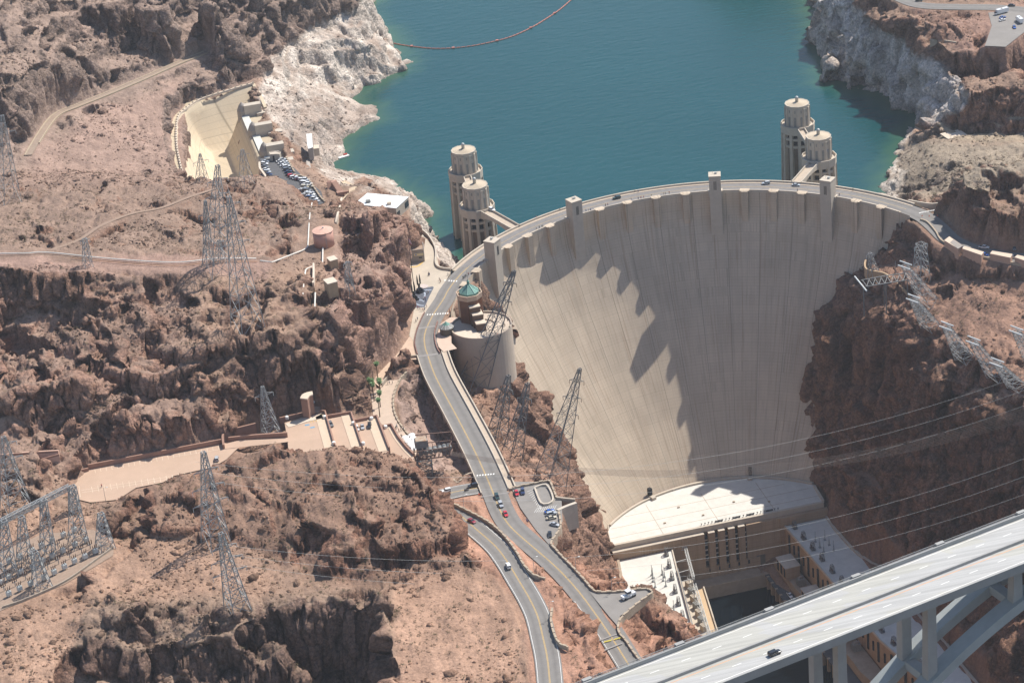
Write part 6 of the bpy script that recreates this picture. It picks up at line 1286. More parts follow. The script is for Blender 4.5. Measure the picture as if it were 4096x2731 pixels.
# ------------------------------------------------------------------ parking structure, left
t02 = kT(0, 2); t13 = kT(1, 3); t03 = kT(0, 3); t31 = kT(3, 1); t30 = kT(3, 0); t33 = kT(3, 3); t21 = kT(2, 1)
PS = empty('parking_structure', tuple(t12(700, 820, 3)), 0, 'stepped terracotta parking structure of four open roof decks', 'parking structure')
decks = ((8.0, ((262, 745), (440, 690), (600, 655), (640, 650), (725, 975), (640, 1040), (300, 1040), (290, 900)), ((220, 722), (520, 655)), ((590, 652), (632, 640), (725, 965))),
         (6.6, ((655, 712), (870, 670), (972, 960), (900, 1030), (735, 1000)), ((655, 700), (875, 664)), ((875, 664), (972, 955))),
         (5.2, ((900, 748), (1112, 702), (1225, 995), (1150, 1060), (975, 1000)), ((900, 742), (1112, 698)), ((1112, 698), (1226, 995))),
         (3.8, ((1165, 795), (1245, 780), (1310, 895), (1440, 1035), (1470, 1130), (1300, 1130), (1225, 1010)), ((1165, 792), (1245, 776)), ((1245, 776), (1310, 890), (1385, 985), (1450, 1050))))
for z, poly, back, side in decks:
    P = [tuple(t12(x, y, z)[:2]) for x, y in poly]
    a = MB(); a.prism(P, -6, z-.08); part(a, 'deck_wall', M_PINKW, PS)
    a = MB(); A = sum(P[i][0]*P[(i+1) % len(P)][1]-P[(i+1) % len(P)][0]*P[i][1] for i in range(len(P))); a.add([(*p, z) for p in (P if A > 0 else P[::-1])], [list(range(len(P)))]); part(a, 'deck_surface', M_SANDY, PS)
    for L_ in (back, side):
        a = MB(); a.wall(resample([t12(x, y, z) for x, y in L_], 4), .7, -2, 1.5); part(a, 'parapet', M_PINKW, PS)
    sw = [t12(x, y, z+.16) for x, y in side]; a = MB(); a.strip(resample(sw, 3), [(-5.0, 0), (-.3, 0)][::-1] if z > 3.9 else [(-2.0, 0), (-.3, 0)][::-1]); 
    part(a, 'deck_walk', mat('cream_walk', (.58, .45, .33), .9, var=.06), PS)
a = MB(); a.strip([t12(x, y, 8.16) for x, y in ((268, 752), (440, 700), (598, 664))], [(-.2, 0), (-4.5, 0)]); part(a, 'deck_walk', M_CREAM, PS)
a = MB()
for k in range(5): p = t12(490+k*24, 715-k*5, 8.04); q = t12(510+k*24, 745-k*5, 8.04); a.bar(p, q, .3, .02)
part(a, 'hatched_marking', M_YEL, PS)
a = MB()
for x, y in ((470, 765), (518, 788)): p = t12(x, y, 8.03); a.box(p, (2.2, 1.2, .02))
part(a, 'bay_symbol', mat('blue_paint', (.12, .30, .45), .8), PS)
# lift tower
lt = np.array(t12(465, 500, 18.)); LT = empty('lift_tower', (lt[0], lt[1], 8), 0, 'terracotta lift tower with curved cream roof above the parking decks', 'tower')
cv_ = spline([t12(408, 520, 18.6), t12(425, 490, 18.6), t12(465, 470, 18.6), t12(515, 460, 18.6)], .8)
cw = np.concatenate([cv_, spline([t12(520, 490, 18.6), t12(490, 500, 18.6), t12(470, 528, 18.6)], .8)])
a = MB(); a.prism([tuple(p[:2]) for p in cw], 2, 18.2); part(a, 'shaft', M_PINKW, LT); c_ = cw[:, :2].mean(0)
a = MB(); a.prism([tuple(c_+(p[:2]-c_)*1.06) for p in cw], 18.2, 18.8); part(a, 'roof', M_CREAM, LT)
cp = np.array(t12(545, 625, 8.)); a = MB(); a.lathe((cp[0], cp[1], 0), [(3.4, 4), (3.4, 8.2)], 24); o = part(a, 'lobby_floor', M_SANDY, LT); a = MB(); a.lathe((cp[0], cp[1], 0), [(3.4, 8), (3.4, 9.3), (3.1, 9.3), (3.1, 8)], 16, -.6, 1.8, cap=False); part(a, 'lobby_wall', M_PINKW, LT)
q = t12(512, 590, 8.2); um = empty('canopy', q, .4, 'white tilted fabric canopy beside the lift tower', 'canopy'); a = MB(); a.lathe((0, 0, 0), [(2.2, 2.2), (1.2, 2.9), (.1, 3.3)], 8); a.build('fabric', M_WHITE, um); a = MB(); a.tube([(0, 0, 0), (0, 0, 3.1)], .08); a.build('pole', M_STEEL, um)
# long surface lot
LOTP = [t02(*p, 9.1) for p in ((600, 1325), (660, 1250), (815, 1165), (2060, 930), (2220, 950), (2160, 1000), (2080, 1080), (1960, 1150), (1600, 1230), (1500, 1290), (1250, 1340), (1080, 1450), (830, 1475), (690, 1440), (640, 1390))]
sheet('parking_lot', [p[:2] for p in LOTP], 9.05, M_SANDY)
plain_wall([t02(*p, 9.1) for p in ((600, 1318), (640, 1262), (720, 1212), (815, 1185))], .8, -2, 1.6, 'curved terracotta wall at the left end of the long tan car park', M_PINKW)
a = MB(); P = resample([t02(812, 1170, 9.1), t02(2058, 932, 9.1)], 5); a.wall(P, .8, -2, 2.4); tag(a.build('retaining_wall', M_PINKW), 'long straight terracotta wall behind the tan car park', 'wall')
plain_wall([t02(2058, 985, 9.1), t02(2050, 900, 10), t02(2075, 860, 10), t02(2150, 835, 10), t02(2351, 785, 10)], .9, -3, 2.2, 'terracotta wall curving round the ramp of the parking structure', M_PINKW)
plain_wall([t02(2100, 905, 9.5), t02(2200, 895, 9.5), t12(0, 880, 9.5), t12(290, 860, 9)], .9, -3, 1.6, 'terracotta wall between ramp and first parking deck', M_PINKW)
structure(mesh_obj('ramp', [t02(2080, 935, 9.2), t02(2060, 985, 9.2), t02(2160, 975, 9.2), t12(300, 920, 8.2), t12(290, 880, 8.2), t02(2200, 905, 9.4)], [(0, 1, 2, 3, 4, 5)], M_SANDY))
a = MB()
for i in range(24): p = np.array(t02(870+i*51.5, 1172-i*9.7, 9.08)); q = np.array(t02(876+i*51.5, 1205-i*9.7, 9.08)); a.bar(p, q, .16, .01)
for i in range(17): p = np.array(t02(840+i*57, 1330-i*8.2, 9.08)); q = np.array(t02(852+i*57, 1385-i*8.2, 9.08)); a.bar(p, q, .16, .01)
for k in range(2): a.bar(t02(745+k*8, 1365+k*20, 9.08), t02(1560, 1240+k*20, 9.08), .16, .01)
a.bar(t02(725, 1325, 9.08), t02(738, 1430, 9.08), .16, .01); a.bar(t02(1590, 1058, 9.08), t02(2050, 985, 9.08), .16, .01)
structure(a.build('stall_marking', mat('cream_line', (.72, .60, .46), .8)))
# hillside switchback walk, left edge
for L_, lb in (((((-60, 1085), (0, 1050), (210, 1030), (535, 1010)), (26, 25, 23, 22)), 'upper pink switchback ramp on the hillside'), ((((545, 1040), (400, 1080), (230, 1150), (110, 1215)), (21, 20, 18, 17)), 'second pink switchback ramp on the hillside'), ((((110, 1225), (250, 1200), (465, 1190)), (17, 16.5, 16)), 'third pink switchback ramp on the hillside'), ((((468, 1205), (380, 1240), (240, 1290)), (16, 15, 14)), 'lowest pink switchback ramp on the hillside')):
    P = spline([t02(*p, z) for p, z in zip(*L_)], 2.0); t = empty('switchback_ramp', tuple(P[len(P)//2]), 0, lb, 'ramp', 'switchback ramps at the left edge'); a = MB(); a.strip(P, [(-1.5, -5), (-1.5, .2), (1.5, .2), (1.5, -5)][::-1], True); part(a, 'ramp', mat('pink_ramp', (.54, .36, .28), .9), t)
    a = MB(); a.wall([p+np.array([0, -1.2, 0]) for p in P], .5, -2, 1.2); part(a, 'parapet', M_PINKW, t)
def lamp_post(p, h, label, r=1.4):
    t = empty('street_lamp', p, 0, label, 'street lamp', 'street lamps'); a = MB(); a.tube([(0, 0, 0), (0, 0, h)], [.13, .08], 6); a.tube([(0, 0, h), (r*.5, 0, h+.35), (r, 0, h+.3)], .06, 6); a.build('post', M_STEEL, t); a = MB(); a.box((r+.3, 0, h+.27), (.8, .35, .2)); a.build('lamp_head', M_WHITE, t)
for p, lb in ((kT(2, 3)(205, 545, 3.4), 'street lamp on the stone wall of the hairpin road'), (kT(2, 3)(590, 545, -.2), 'street lamp on the stone wall above the left powerhouse wing'), (kT(2, 3)(920, 738, -1), 'street lamp on the wall behind the white truck'), (kT(2, 3)(350, 960, 4.3), 'street lamp at the lower stone wall of the hairpin road'), (kH(680, 1050, 1.7), 'street lamp beside the wall above the dark red car'), (t02(972, 1470, 9.2), 'street lamp at the front edge of the tan car park')): lamp_post(p, 7.0, lb)
a = MB()
for no, (x, y, z) in enumerate(((285, 710, 8), (632, 705, 8), (715, 945, 8), (893, 762, 6.6), (1062, 718, 5.2), (1190, 795, 3.8), (985, 948, 6.6))):
    q = t12(x, y, z); t = empty('roof_light', q, 0, f"white drum light on a parapet of the parking decks, {('first', 'second', 'third', 'fourth', 'fifth', 'sixth', 'seventh')[no]} counted from the lift tower", 'light', 'drum lights on the parking decks'); b_ = MB(); b_.lathe((0, 0, 0), [(.9, 0), (.9, 1.3), (.7, 1.5), (.1, 1.6)], 12); b_.build('shade', M_WHITE, t)
# tan sheds by the road on the right
for k, (P, lb) in enumerate(((((1620, 640), (1665, 605), (1790, 690), (1745, 718)), 'tan roofed shed with grey half nearest the crest end'), (((1785, 716), (1805, 694), (1982, 746), (1960, 776)), 'second tan roofed shed from the dam along the road'), (((2040, 762), (2060, 737), (2244, 766), (2226, 800)), 'third tan roofed shed from the dam along the road'), (((2266, 796), (2290, 774), (2420, 804), (2395, 838)), 'tan roofed shed cut by the right edge'))):
    t = flat_building('road_shed', lb, [t31(*p, 3.6) for p in P], .2, 3.6, M_PINKC, mat('tan_shed_roof', (.60, .47, .36), .8, var=.04), 0, 'shed'); t['group'] = 'sheds along the road on the right'
    if k == 0: a = MB(); a.prism([tuple(t31(*p, 3.75)[:2]) for p in ((1672, 660), (1700, 632), (1790, 690), (1745, 718))], 3.55, 3.8); part(a, 'grey_roof', M_GREYC, t)
ht = t12(1935, 1375, 0.1); t = empty('road_sign', ht, .3, 'small dark notice board beside the junction', 'sign'); a = MB(); a.box((0, 0, 1.0), (2.4, .2, 1.3)); a.build('board', mat('brown_board', (.06, .035, .03), .7), t); a = MB(); a.box((-.9, 0, .3), (.15, .15, .6)); a.box((.9, 0, .3), (.15, .15, .6)); a.build('post', M_STEEL, t)
def cone(p, label):
    t = empty('traffic_cone', p, 0, label, 'traffic cone', 'traffic cones'); a = MB(); a.lathe((0, 0, 0), [(.26, .06), (.05, .9)], 10); a.box((0, 0, .03), (.6, .6, .06)); a.build('cone_body', mat('cone_orange', (.75, .12, .02), .6), t)
for p, lb in ((t12(2048, 1402, .1), 'orange cone beside the notice board at the junction'), (t31(1415, 418, .06), 'orange cone on the crest road, farthest from the rock of three'), (t31(1480, 420, .06), 'orange cone on the crest road, middle of three'), (t31(1555, 415, .06), 'orange cone on the crest road, nearest the rock of three')): cone(p, lb)
# ------------------------------------------------------------------ vehicles
M_TYRE = mat('tyre', (.02, .02, .02), .9); M_CGLASS = mat('car_glass', (.03, .035, .045), .08, var=.1); M_LAMP = mat('lamp_lens', (.7, .7, .68), .2); M_TAIL = mat('tail_lens', (.45, .02, .02), .3)
def paint(name, c):
    m = mat('paint_'+name, c, .28, var=.03, vscale=1); m.node_tree.nodes['Principled BSDF'].inputs['Coat Weight'].default_value = .6; return m
PAINT = dict(white=paint('white', (.74, .74, .73)), silver=paint('silver', (.42, .44, .46)), grey=paint('grey', (.16, .17, .18)), black=paint('black', (.018, .02, .024)), navy=paint('navy', (.02, .035, .10)), blue=paint('blue', (.02, .10, .40)),
             red=paint('red', (.55, .025, .035)), darkred=paint('dark_red', (.28, .015, .03)), beige=paint('beige', (.52, .46, .34)), green=paint('dark_green', (.02, .05, .045)), maroon=paint('maroon', (.10, .02, .025)))
SHAPES = dict(  # station x, half width, underside, shoulder ; roof outline (x, z) ; cabin half widths low/high
    sedan=([(-2.35, .70, .42, .78), (-2.2, .84, .32, .92), (-1.2, .90, .26, .98), (.9, .90, .26, .96), (1.9, .86, .30, .84), (2.35, .68, .40, .68)], [(-1.75, .95), (-1.05, 1.42), (.25, 1.46), (1.05, .94)], .84, .64),
    suv=([(-2.35, .80, .48, 1.05), (-2.25, .92, .42, 1.12), (-1.2, .95, .38, 1.14), (.9, .95, .38, 1.12), (2.0, .92, .42, 1.04), (2.35, .80, .48, .85)], [(-2.28, 1.12), (-2.05, 1.74), (.35, 1.78), (1.05, 1.10)], .90, .74),
    pickup=([(-2.75, .88, .55, 1.08), (-2.65, .95, .48, 1.10), (-1.0, .96, .42, 1.12), (.9, .96, .42, 1.12), (2.2, .93, .46, 1.06), (2.65, .82, .52, .9)], [(-.95, 1.1), (-.75, 1.78), (.7, 1.80), (1.3, 1.10)], .90, .74),
    van=([(-2.6, .85, .45, 1.1), (-2.5, .95, .38, 1.15), (-1.2, .97, .35, 1.16), (1.2, .97, .35, 1.14), (2.1, .93, .38, 1.05), (2.5, .80, .45, .9)], [(-2.52, 1.15), (-2.4, 1.95), (1.05, 1.95), (1.75, 1.12)], .93, .80))
_protos = {}
def car_proto(kind, colour):
    if (kind, colour) in _protos: return copy_tree(_protos[kind, colour])
    st, rf, wl, wh = SHAPES[kind]; t = empty('car' if kind in ('sedan', 'suv') else {'pickup': 'pickup_truck', 'van': 'van'}[kind]); pm = PAINT[colour]
    bm = bmesh.new(); rings = []
    for x, w, zb, zt in st:
        rings.append([bm.verts.new(v) for v in ((x, -w*.92, zb), (x, -w, (zb+zt)/2), (x, -w*.94, zt-.06), (x, -w*.8, zt), (x, w*.8, zt), (x, w*.94, zt-.06), (x, w, (zb+zt)/2), (x, w*.92, zb))])
    for A_, B_ in zip(rings, rings[1:]):
        for k in range(8): bm.faces.new((A_[k], A_[(k+1) % 8], B_[(k+1) % 8], B_[k]))
    bm.faces.new(rings[0][::-1]); bm.faces.new(rings[-1])
    n = len(rf); top = [[bm.verts.new((x, s*(wl if i in (0, n-1) else wh), z+(.0 if i in (0, n-1) else .02))) for x, z in [rf[i]] for s in (-1, 1)] for i in range(n)]
    bm.faces.new((top[1][0], top[2][0], top[2][1], top[1][1]))
    for s in (0, 1):                                   # pillars
        for i, j in ((0, 1), (2, 3)):
            a_, b_ = top[i][s].co, top[j][s].co; d = Vector((.09, 0, 0)); q = [bm.verts.new(v) for v in (a_-d, a_+d, b_+d, b_-d)]
            bm.faces.new(q if s else q[::-1])
    bmesh.ops.recalc_face_normals(bm, faces=bm.faces[:]); me = bpy.data.meshes.new('body'); bm.to_mesh(me); bm.free(); o = bpy.data.objects.new('body', me); COL.objects.link(o); o.parent = t; me.materials.append(pm)
    for p in me.polygons: p.use_smooth = False
    a = MB(); k = .965; a.add([(x*.99, s*(wl if i in (0, n-1) else wh)*k, z-.015) for i, (x, z) in enumerate(rf) for s in (-1, 1)], [(0, 1, 3, 2), (4, 5, 7, 6), (0, 2, 4, 6), (1, 7, 5, 3), (2, 3, 5, 4)]); a.build('windows', M_CGLASS, t)
    for x in (st[0][0]+.78, st[-1][0]-.82):
        for s in (-1, 1): a = MB(); a.tube([(x, s*(st[2][1]-.20), .34), (x, s*(st[2][1]+.02), .34)], .34, 12); a.build('wheel', M_TYRE, t)
    for s in (-1, 1):
        a = MB(); a.box((st[-1][0]-.02, s*.55, st[-1][3]-.10), (.10, .34, .14)); a.build('headlight', M_LAMP, t)
        a = MB(); a.box((st[0][0]+.02, s*.56, st[0][3]-.10), (.10, .30, .14)); a.build('tail_light', M_TAIL, t)
    if kind == 'pickup': a = MB(); a.box((-1.82, 0, 1.125), (1.5, 1.5, .03)); a.build('cargo_bed', M_BLACK, t)
    _protos[kind, colour] = t; return t
def heading(k, x, y, dx, dy, z):
    p, q = k(x, y, z), k(x+dx, y+dy, z); return math.atan2(q[1]-p[1], q[0]-p[0])
def car(k, x, y, z, kind, colour, d, label, group=None):
    t = car_proto(kind, colour); t.location = k(x, y, z); t.rotation_euler = (0, 0, heading(k, x, y, d[0], d[1], z)); tag(t, label, 'car' if kind != 'pickup' else 'pickup truck', group); return t
G1 = 'cars on the roads'; G2 = 'cars parked beside the canyon'; G3 = 'cars parked on the spillway lot'
car(kH, 790, 772, .1, 'suv', 'black', (-60, 14), 'black off-road car waiting on the side road by the junction', G1)
car(kH, 455, 835, .7, 'suv', 'white', (-60, 14), 'white off-road car driving up the side road under the steel platform', G1)
car(kH, 1092, 912, .1, 'suv', 'green', (25, 70), 'dark green car heading down the approach road, first of three', G1)
car(kH, 1140, 1008, .1, 'suv', 'silver', (30, 70), 'silver car on the approach road between dark and red cars', G1)
car(kH, 1200, 1122, .08, 'sedan', 'red', (30, 66), 'bright red car on the approach road, last of three', G1)
car(kH, 775, 1212, 1.25, 'sedan', 'darkred', (50, 26), 'dark red car on the hairpin road', G1)
car(kT(1, 3), 2318, 500, 2.5, 'suv', 'white', (-20, -45), 'white car coming up the hairpin road alone', G1)
car(kH, 1338, 860, -.05, 'sedan', 'red', (14, 40), 'red car parked by the wall beside the navy car', G2); car(kH, 1414, 845, -.05, 'suv', 'navy', (4, 30), 'navy car parked beside the red one by the wall', G2)
car(kH, 1750, 1090, -.05, 'sedan', 'blue', (50, -16), 'bright blue car, first of four side by side above the canyon', G2); car(kH, 1775, 1122, -.05, 'suv', 'silver', (50, -12), 'silver wagon parked between the blue and beige cars', G2)
car(kH, 1775, 1172, -.05, 'sedan', 'beige', (50, -10), 'beige car parked below the silver wagon', G2); car(kH, 1815, 1255, -.05, 'sedan', 'silver', (50, 12), 'silver saloon parked apart with its nose to the wall', G2)
car(kH, 1755, 1378, -.05, 'sedan', 'black', (4, 40), 'black car in the hatched corner bay above the canyon', G2)
car(t21, 962, 258, .06, 'suv', 'green', (-60, 12), 'dark car on the crest road left of the middle tower', G1); car(t21, 2332, 124, .06, 'suv', 'silver', (-60, 6), 'silver car on the crest road right of the middle tower', G1)
car(t31, 258, 140, .06, 'sedan', 'silver', (60, 2), 'silver car on the crest road by the right service bridge', G1); car(kC, 722, 1052, .6, 'suv', 'white', (50, 22), 'white car on the service bridge of the left intake towers', G1)
car(t33, 60, 1303, 90.02, 'suv', 'black', (60, -24), 'black car alone on the highway bridge', G1)
car(kG, 163, 622, 5.25, 'sedan', 'silver', (8, 40), 'silver car on the third parking deck', 'cars on the parking structure'); car(kG, 255, 610, 5.25, 'suv', 'black', (-4, 36), 'black car on the third parking deck', 'cars on the parking structure'); car(kG, 92, 645, 5.25, 'suv', 'white', (14, 30), 'white car behind the parapet of the third parking deck', 'cars on the parking structure')
car(t12, 688, 770, 6.65, 'suv', 'grey', (18, 30), 'grey car against the wall of the second parking deck', 'cars on the parking structure')
car(t02, 1992, 1085, 9.1, 'suv', 'silver', (0, -40), 'pale blue car alone in the long tan car park', G1)
car(t33, 200, 768, -170.98, 'pickup', 'white', (26, 36), 'white pickup on the shaded quay road, farther of two', 'vehicles on the quay'); car(t33, 240, 818, -170.98, 'pickup', 'white', (26, 36), 'white pickup on the shaded quay road, half under the bridge', 'vehicles on the quay')
car(t31, 1985, 712, .08, 'pickup', 'white', (60, 6), 'white pickup in the rock shadow behind the tan sheds', G1); car(t31, 2262, 722, .08, 'suv', 'grey', (4, 40), 'grey car in the rock shadow behind the tan sheds', G1); car(t31, 1765, 705, .08, 'suv', 'navy', (30, 20), 'navy car between the first and second tan sheds', G1); car(t31, 1992, 778, .08, 'sedan', 'blue', (40, 8), 'blue car between the second and third tan sheds', G1); car(t31, 2252, 800, .08, 'sedan', 'white', (40, 8), 'white car between the third and fourth tan sheds', G1)
car(t30, 1388, 12, 14.1, 'suv', 'green', (60, 2), 'dark green car on the ridge road, top right', G1); car(t30, 2238, 58, 14.1, 'sedan', 'black', (60, 0), 'black car at the fork of the ridge road, top right', G1); car(t30, 2262, 258, 14.06, 'sedan', 'blue', (20, 40), 'blue car parked beside the white camper, top right', G1); car(t30, 2155, 168, 14.06, 'sedan', 'blue', (60, -16), 'blue car behind the long white camper, top right', G1); car(t30, 2152, 192, 14.06, 'sedan', 'white', (60, -16), 'white car in the line behind the long camper, top right', G1)
def camper(k, x, y, z, d, L_, label):
    t = empty('camper', k(x, y, z), heading(k, x, y, d[0], d[1], z), label, 'camper', 'white campers, top right'); a = MB(); a.box((-.4, 0, 1.95), (L_, 2.4, 2.7)); a.box((L_/2+.3, 0, 1.3), (1.2, 2.1, 1.5), taper=.85); a.build('body', PAINT['white'], t)
    a = MB(); a.box((L_/2+.5, 0, 1.75), (.9, 1.9, .6)); a.build('windscreen', M_CGLASS, t); a = MB(); a.box((-.4, -1.215, 2.1), (L_*.6, .03, .6)); a.build('side_window', M_CGLASS, t); a = MB(); a.box((0, 0, 3.4), (1.0, .9, .25)); a.build('roof_vent', M_GREYW, t)
    for wx in (-L_*.3, L_*.35):
        for s in (-1, 1): a = MB(); a.tube([(wx, s*.85, .42), (wx, s*1.15, .42)], .42, 12); a.build('wheel', M_TYRE, t)
camper(t30, 2145, 125, 14.06, (-60, 16), 8.5, 'long white camper parked at the near end of the lot, top right'); camper(t30, 2310, 205, 14.06, (-30, -24), 6.5, 'shorter white camper beside the blue car, top right')
t = empty('utility_truck', kT(2, 3)(1066, 782, -.95), heading(kT(2, 3), 1066, 782, -60, 26, -1), 'white utility truck with a raised cabin in the pullout', 'truck')
a = MB(); a.box((2.2, 0, 1.2), (1.8, 2.1, 1.2)); a.box((-1.2, 0, 1.0), (4.6, 2.3, .7)); a.box((-.2, 0, 2.3), (1.9, 1.9, 2.2)); a.box((-.2, 0, 3.5), (2.3, 2.3, .25)); a.box((-2.6, 0, 1.6), (1.6, 2.2, .8)); a.build('body', PAINT['white'], t)
a = MB(); a.box((-.2, 0, 2.7), (2.0, 2.0, .8)); a.build('windows', M_CGLASS, t)
for wx in (2.0, -1.6, -2.8):
    for s in (-1, 1): a = MB(); a.tube([(wx, s*.8, .55), (wx, s*1.15, .55)], .55, 12); a.build('wheel', M_TYRE, t)
# the packed car park beside the spillway: two columns
rng = random.Random(4)
cols = ['white', 'silver', 'white', 'grey', 'silver', 'white', 'beige', 'black', 'white', 'silver', 'navy', 'white', 'grey', 'red']
words = dict(white='white', silver='silver', grey='grey', beige='beige', black='black', navy='navy', red='red', blue='blue', maroon='maroon')
def column(path, n, side, colours, kinds, d):
    P = resample([(x, y) for x, y in path], 1.0); idx = np.linspace(0, len(P)-1, n).astype(int)
    for i, j in enumerate(idx):
        x, y = P[j]; c_ = colours[i % len(colours)]
        ordn = ['first', 'second', 'third', 'fourth', 'fifth', 'sixth', 'seventh', 'eighth', 'ninth', 'tenth', 'eleventh', 'twelfth', 'thirteenth', 'fourteenth', 'fifteenth', 'sixteenth', 'seventeenth', 'eighteenth'][i]
        car(kD, x, y, 4.03, kinds[i % len(kinds)], c_, (d[0]+rng.uniform(-3, 3), d[1]+rng.uniform(-2, 2)), f'{words[c_]} car, {ordn} from the gate house, {side} of the spillway lot', G3)
column([(185, 160), (160, 200), (170, 275), (215, 390), (310, 530), (345, 620)], 9, 'left row', ['silver', 'white', 'grey', 'white', 'silver', 'navy', 'black', 'white', 'blue'], ['sedan', 'suv', 'sedan'], (60, 6))
column([(560, 130), (640, 210), (660, 330), (715, 450), (830, 530), (930, 560)], 11, 'upper right row', ['silver', 'white', 'silver', 'white', 'grey', 'navy', 'black', 'red', 'white', 'silver', 'maroon'], ['suv', 'sedan', 'sedan', 'suv'], (60, -10))
column([(505, 155), (545, 200), (590, 250)], 3, 'upper inner file', ['white', 'white', 'white'], ['sedan'], (60, -10))
column([(1000, 575), (1060, 640), (1075, 760), (1130, 850), (1170, 930), (1200, 1030), (1195, 1115)], 14, 'lower right row', ['white', 'silver', 'white', 'white', 'beige', 'silver', 'grey', 'white', 'silver', 'white', 'navy', 'grey', 'silver', 'white'], ['suv', 'sedan', 'van', 'sedan'], (60, 4))
column([(1085, 570), (1150, 650), (1180, 720)], 4, 'lower outer file', ['white', 'silver', 'white', 'beige'], ['suv', 'sedan'], (60, 4)); column([(1190, 850), (1240, 950), (1310, 1045)], 5, 'bottom outer file', ['silver', 'white', 'silver', 'white', 'silver'], ['sedan', 'suv'], (60, 8)); column([(1000, 800), (1070, 910)], 2, 'bottom inner file', ['white', 'white'], ['sedan'], (60, 4))
# ------------------------------------------------------------------ pylons, switchyard, cables
M_LAT = mat('lattice_steel', (.36, .37, .365), .6, metal=.25, var=.15, vscale=.5); M_LATD = mat('dull_lattice', (.20, .20, .195), .7, metal=.2, var=.2); M_INS = mat('white_insulator', (.62, .64, .62), .5); M_BRINS = mat('brown_insulator', (.10, .045, .03), .5)
DD = lambda x, y, z: tuple(at(x, y, z))
def lattice(mb, base, top, n=7, w=.30, wb=.15):
    """four legs and crossed braces between a base square and a top square (lists of 4 points)"""
    B_ = [np.array(p, float) for p in base]; T_ = [np.array(p, float) for p in top]
    fr = 1-(1-np.linspace(0, 1, n+1))**1.0; fr = np.cumsum(np.r_[0, np.linspace(1.6, .7, n)]); fr /= fr[-1]
    L_ = [[B_[k]*(1-f)+T_[k]*f for k in range(4)] for f in fr]
    for i in range(n):
        for k in range(4):
            mb.bar(L_[i][k], L_[i+1][k], w); k2 = (k+1) % 4
            mb.bar(L_[i][k], L_[i+1][k2], wb); mb.bar(L_[i][k2], L_[i+1][k], wb); mb.bar(L_[i+1][k], L_[i+1][k2], wb)
    return L_
def pylon(name, label, bx0, bx1, by, tx, ty, tw=1.6, n=7, arms=((.78, 5), (.88, 5), (.97, 4)), lean=None, w=.30, wb=.15, mat_=None, ins=None, z0=110, group='lattice pylons', armdir=None, zb=None):
    g = ground(DD, (bx0+bx1)/2, by, 0, z0) if zb is None else DD((bx0+bx1)/2, by, zb); wd = np.hypot(*(np.array(DD(bx1, by, g[2]))-np.array(DD(bx0, by, g[2])))[:2])/1.15; h_ = wd/2
    if lean is None:
        zt = g[2]+20
        for z in np.arange(g[2]+4, g[2]+110, .5):
            if topx(np.array([g[0], g[1], z]))[1] < ty: zt = z; break
        tp = np.array([at(tx, ty, zt)[0], g[1], zt])
    else: tp = np.array(at(tx, ty, g[2]+lean))
    t = empty(name, (g[0], g[1], g[2]), 0, label, 'pylon', group); c45 = [(-1, -1), (1, -1), (1, 1), (-1, 1)]; rot = .35
    ro = lambda a_, b_: (a_*math.cos(rot)-b_*math.sin(rot), a_*math.sin(rot)+b_*math.cos(rot))
    base = []; 
    for a_, b_ in c45:
        q = ro(a_, b_); X_, Y_ = g[0]+q[0]*h_, g[1]+q[1]*h_; base.append((X_, Y_, min(ground_z(X_, Y_), g[2]+3)-.8 if lean is None else g[2]-1.5))
    top = [(tp[0]+ro(a_, b_)[0]*tw/2, tp[1]+ro(a_, b_)[1]*tw/2, tp[2]) for a_, b_ in c45]
    a = MB(); lattice(a, base, top, n, w, wb); part(a, 'frame', mat_ or M_LAT, t)
    bc = np.mean(np.array(base), 0); ad = np.array(armdir if armdir else (math.cos(.25), math.sin(.25), 0))
    for f, hl in arms:
        c_ = bc*(1-f)+tp*f; a = MB(); ww = (wd*(1-f)+tw*f)/2
        for s in (-1, 1):
            tip = c_+ad*s*(ww+hl); 
            for o_ in ((0, 0, .9), (0, 0, -.5)): a.bar(c_+ad*s*ww*.6+np.array(o_), tip, wb*1.1)
            a.bar(c_+ad*s*(ww+hl*.5)+np.array((0, 0, .45)), c_+ad*s*(ww+hl*.5)+np.array((0, 0, -.25)), wb)
        part(a, 'crossarm', mat_ or M_LAT, t)
        for s in (-1, 1):
            tip = c_+ad*s*(ww+hl); a = MB(); a.tube([tip, tip+np.array((.0, 0, -2.0))], .12, 6); part(a, 'insulator', ins or M_INS, t)
    return t, tp, bc
P_A = pylon('transmission_tower', 'tall steel pylon with wide body on the slope above the pipeline', 470, 524, 625, 503, 388, arms=((.72, 4.5), (.86, 4.0)), n=8)
P_B = pylon('transmission_tower', 'tallest steel pylon of the left cliffs, feet among dark rocks', 538, 605, 770, 526, 452, n=9, arms=((.66, 4.5), (.8, 4.5), (.94, 4)), w=.36, wb=.18)
pylon('transmission_tower', 'slender pylon close to the left of the tall ones above the pipeline', 468, 490, 612, 473, 466, n=6, arms=((.8, 3),), tw=1.0); pylon('transmission_tower', 'small pylon standing on the white pipeline between two tall pylons', 494, 520, 604, 503, 552, n=4, arms=((.9, 2.5),), tw=1.2, w=.22)
pylon('transmission_tower', 'small steel pylon beside the pipeline at the left', 191, 213, 614, 195, 550, n=5, arms=((.95, 1.5),), tw=1.8, w=.24); pylon('transmission_tower', 'big pylon cut by the left edge below the hill track', 0, 46, 468, 6, 270, n=7, arms=((.8, 5),), tw=1.4)
pylon('transmission_tower', 'small pylon seen against the left part of the spillway', 449, 478, 413, 460, 355, n=4, arms=((.75, 3.5),), tw=.8, w=.22, wb=.12); pylon('transmission_tower', 'small pylon seen against the right part of the spillway', 553, 584, 428, 557, 345, n=5, arms=((.85, 2.5),), tw=1.4, w=.24, wb=.12)
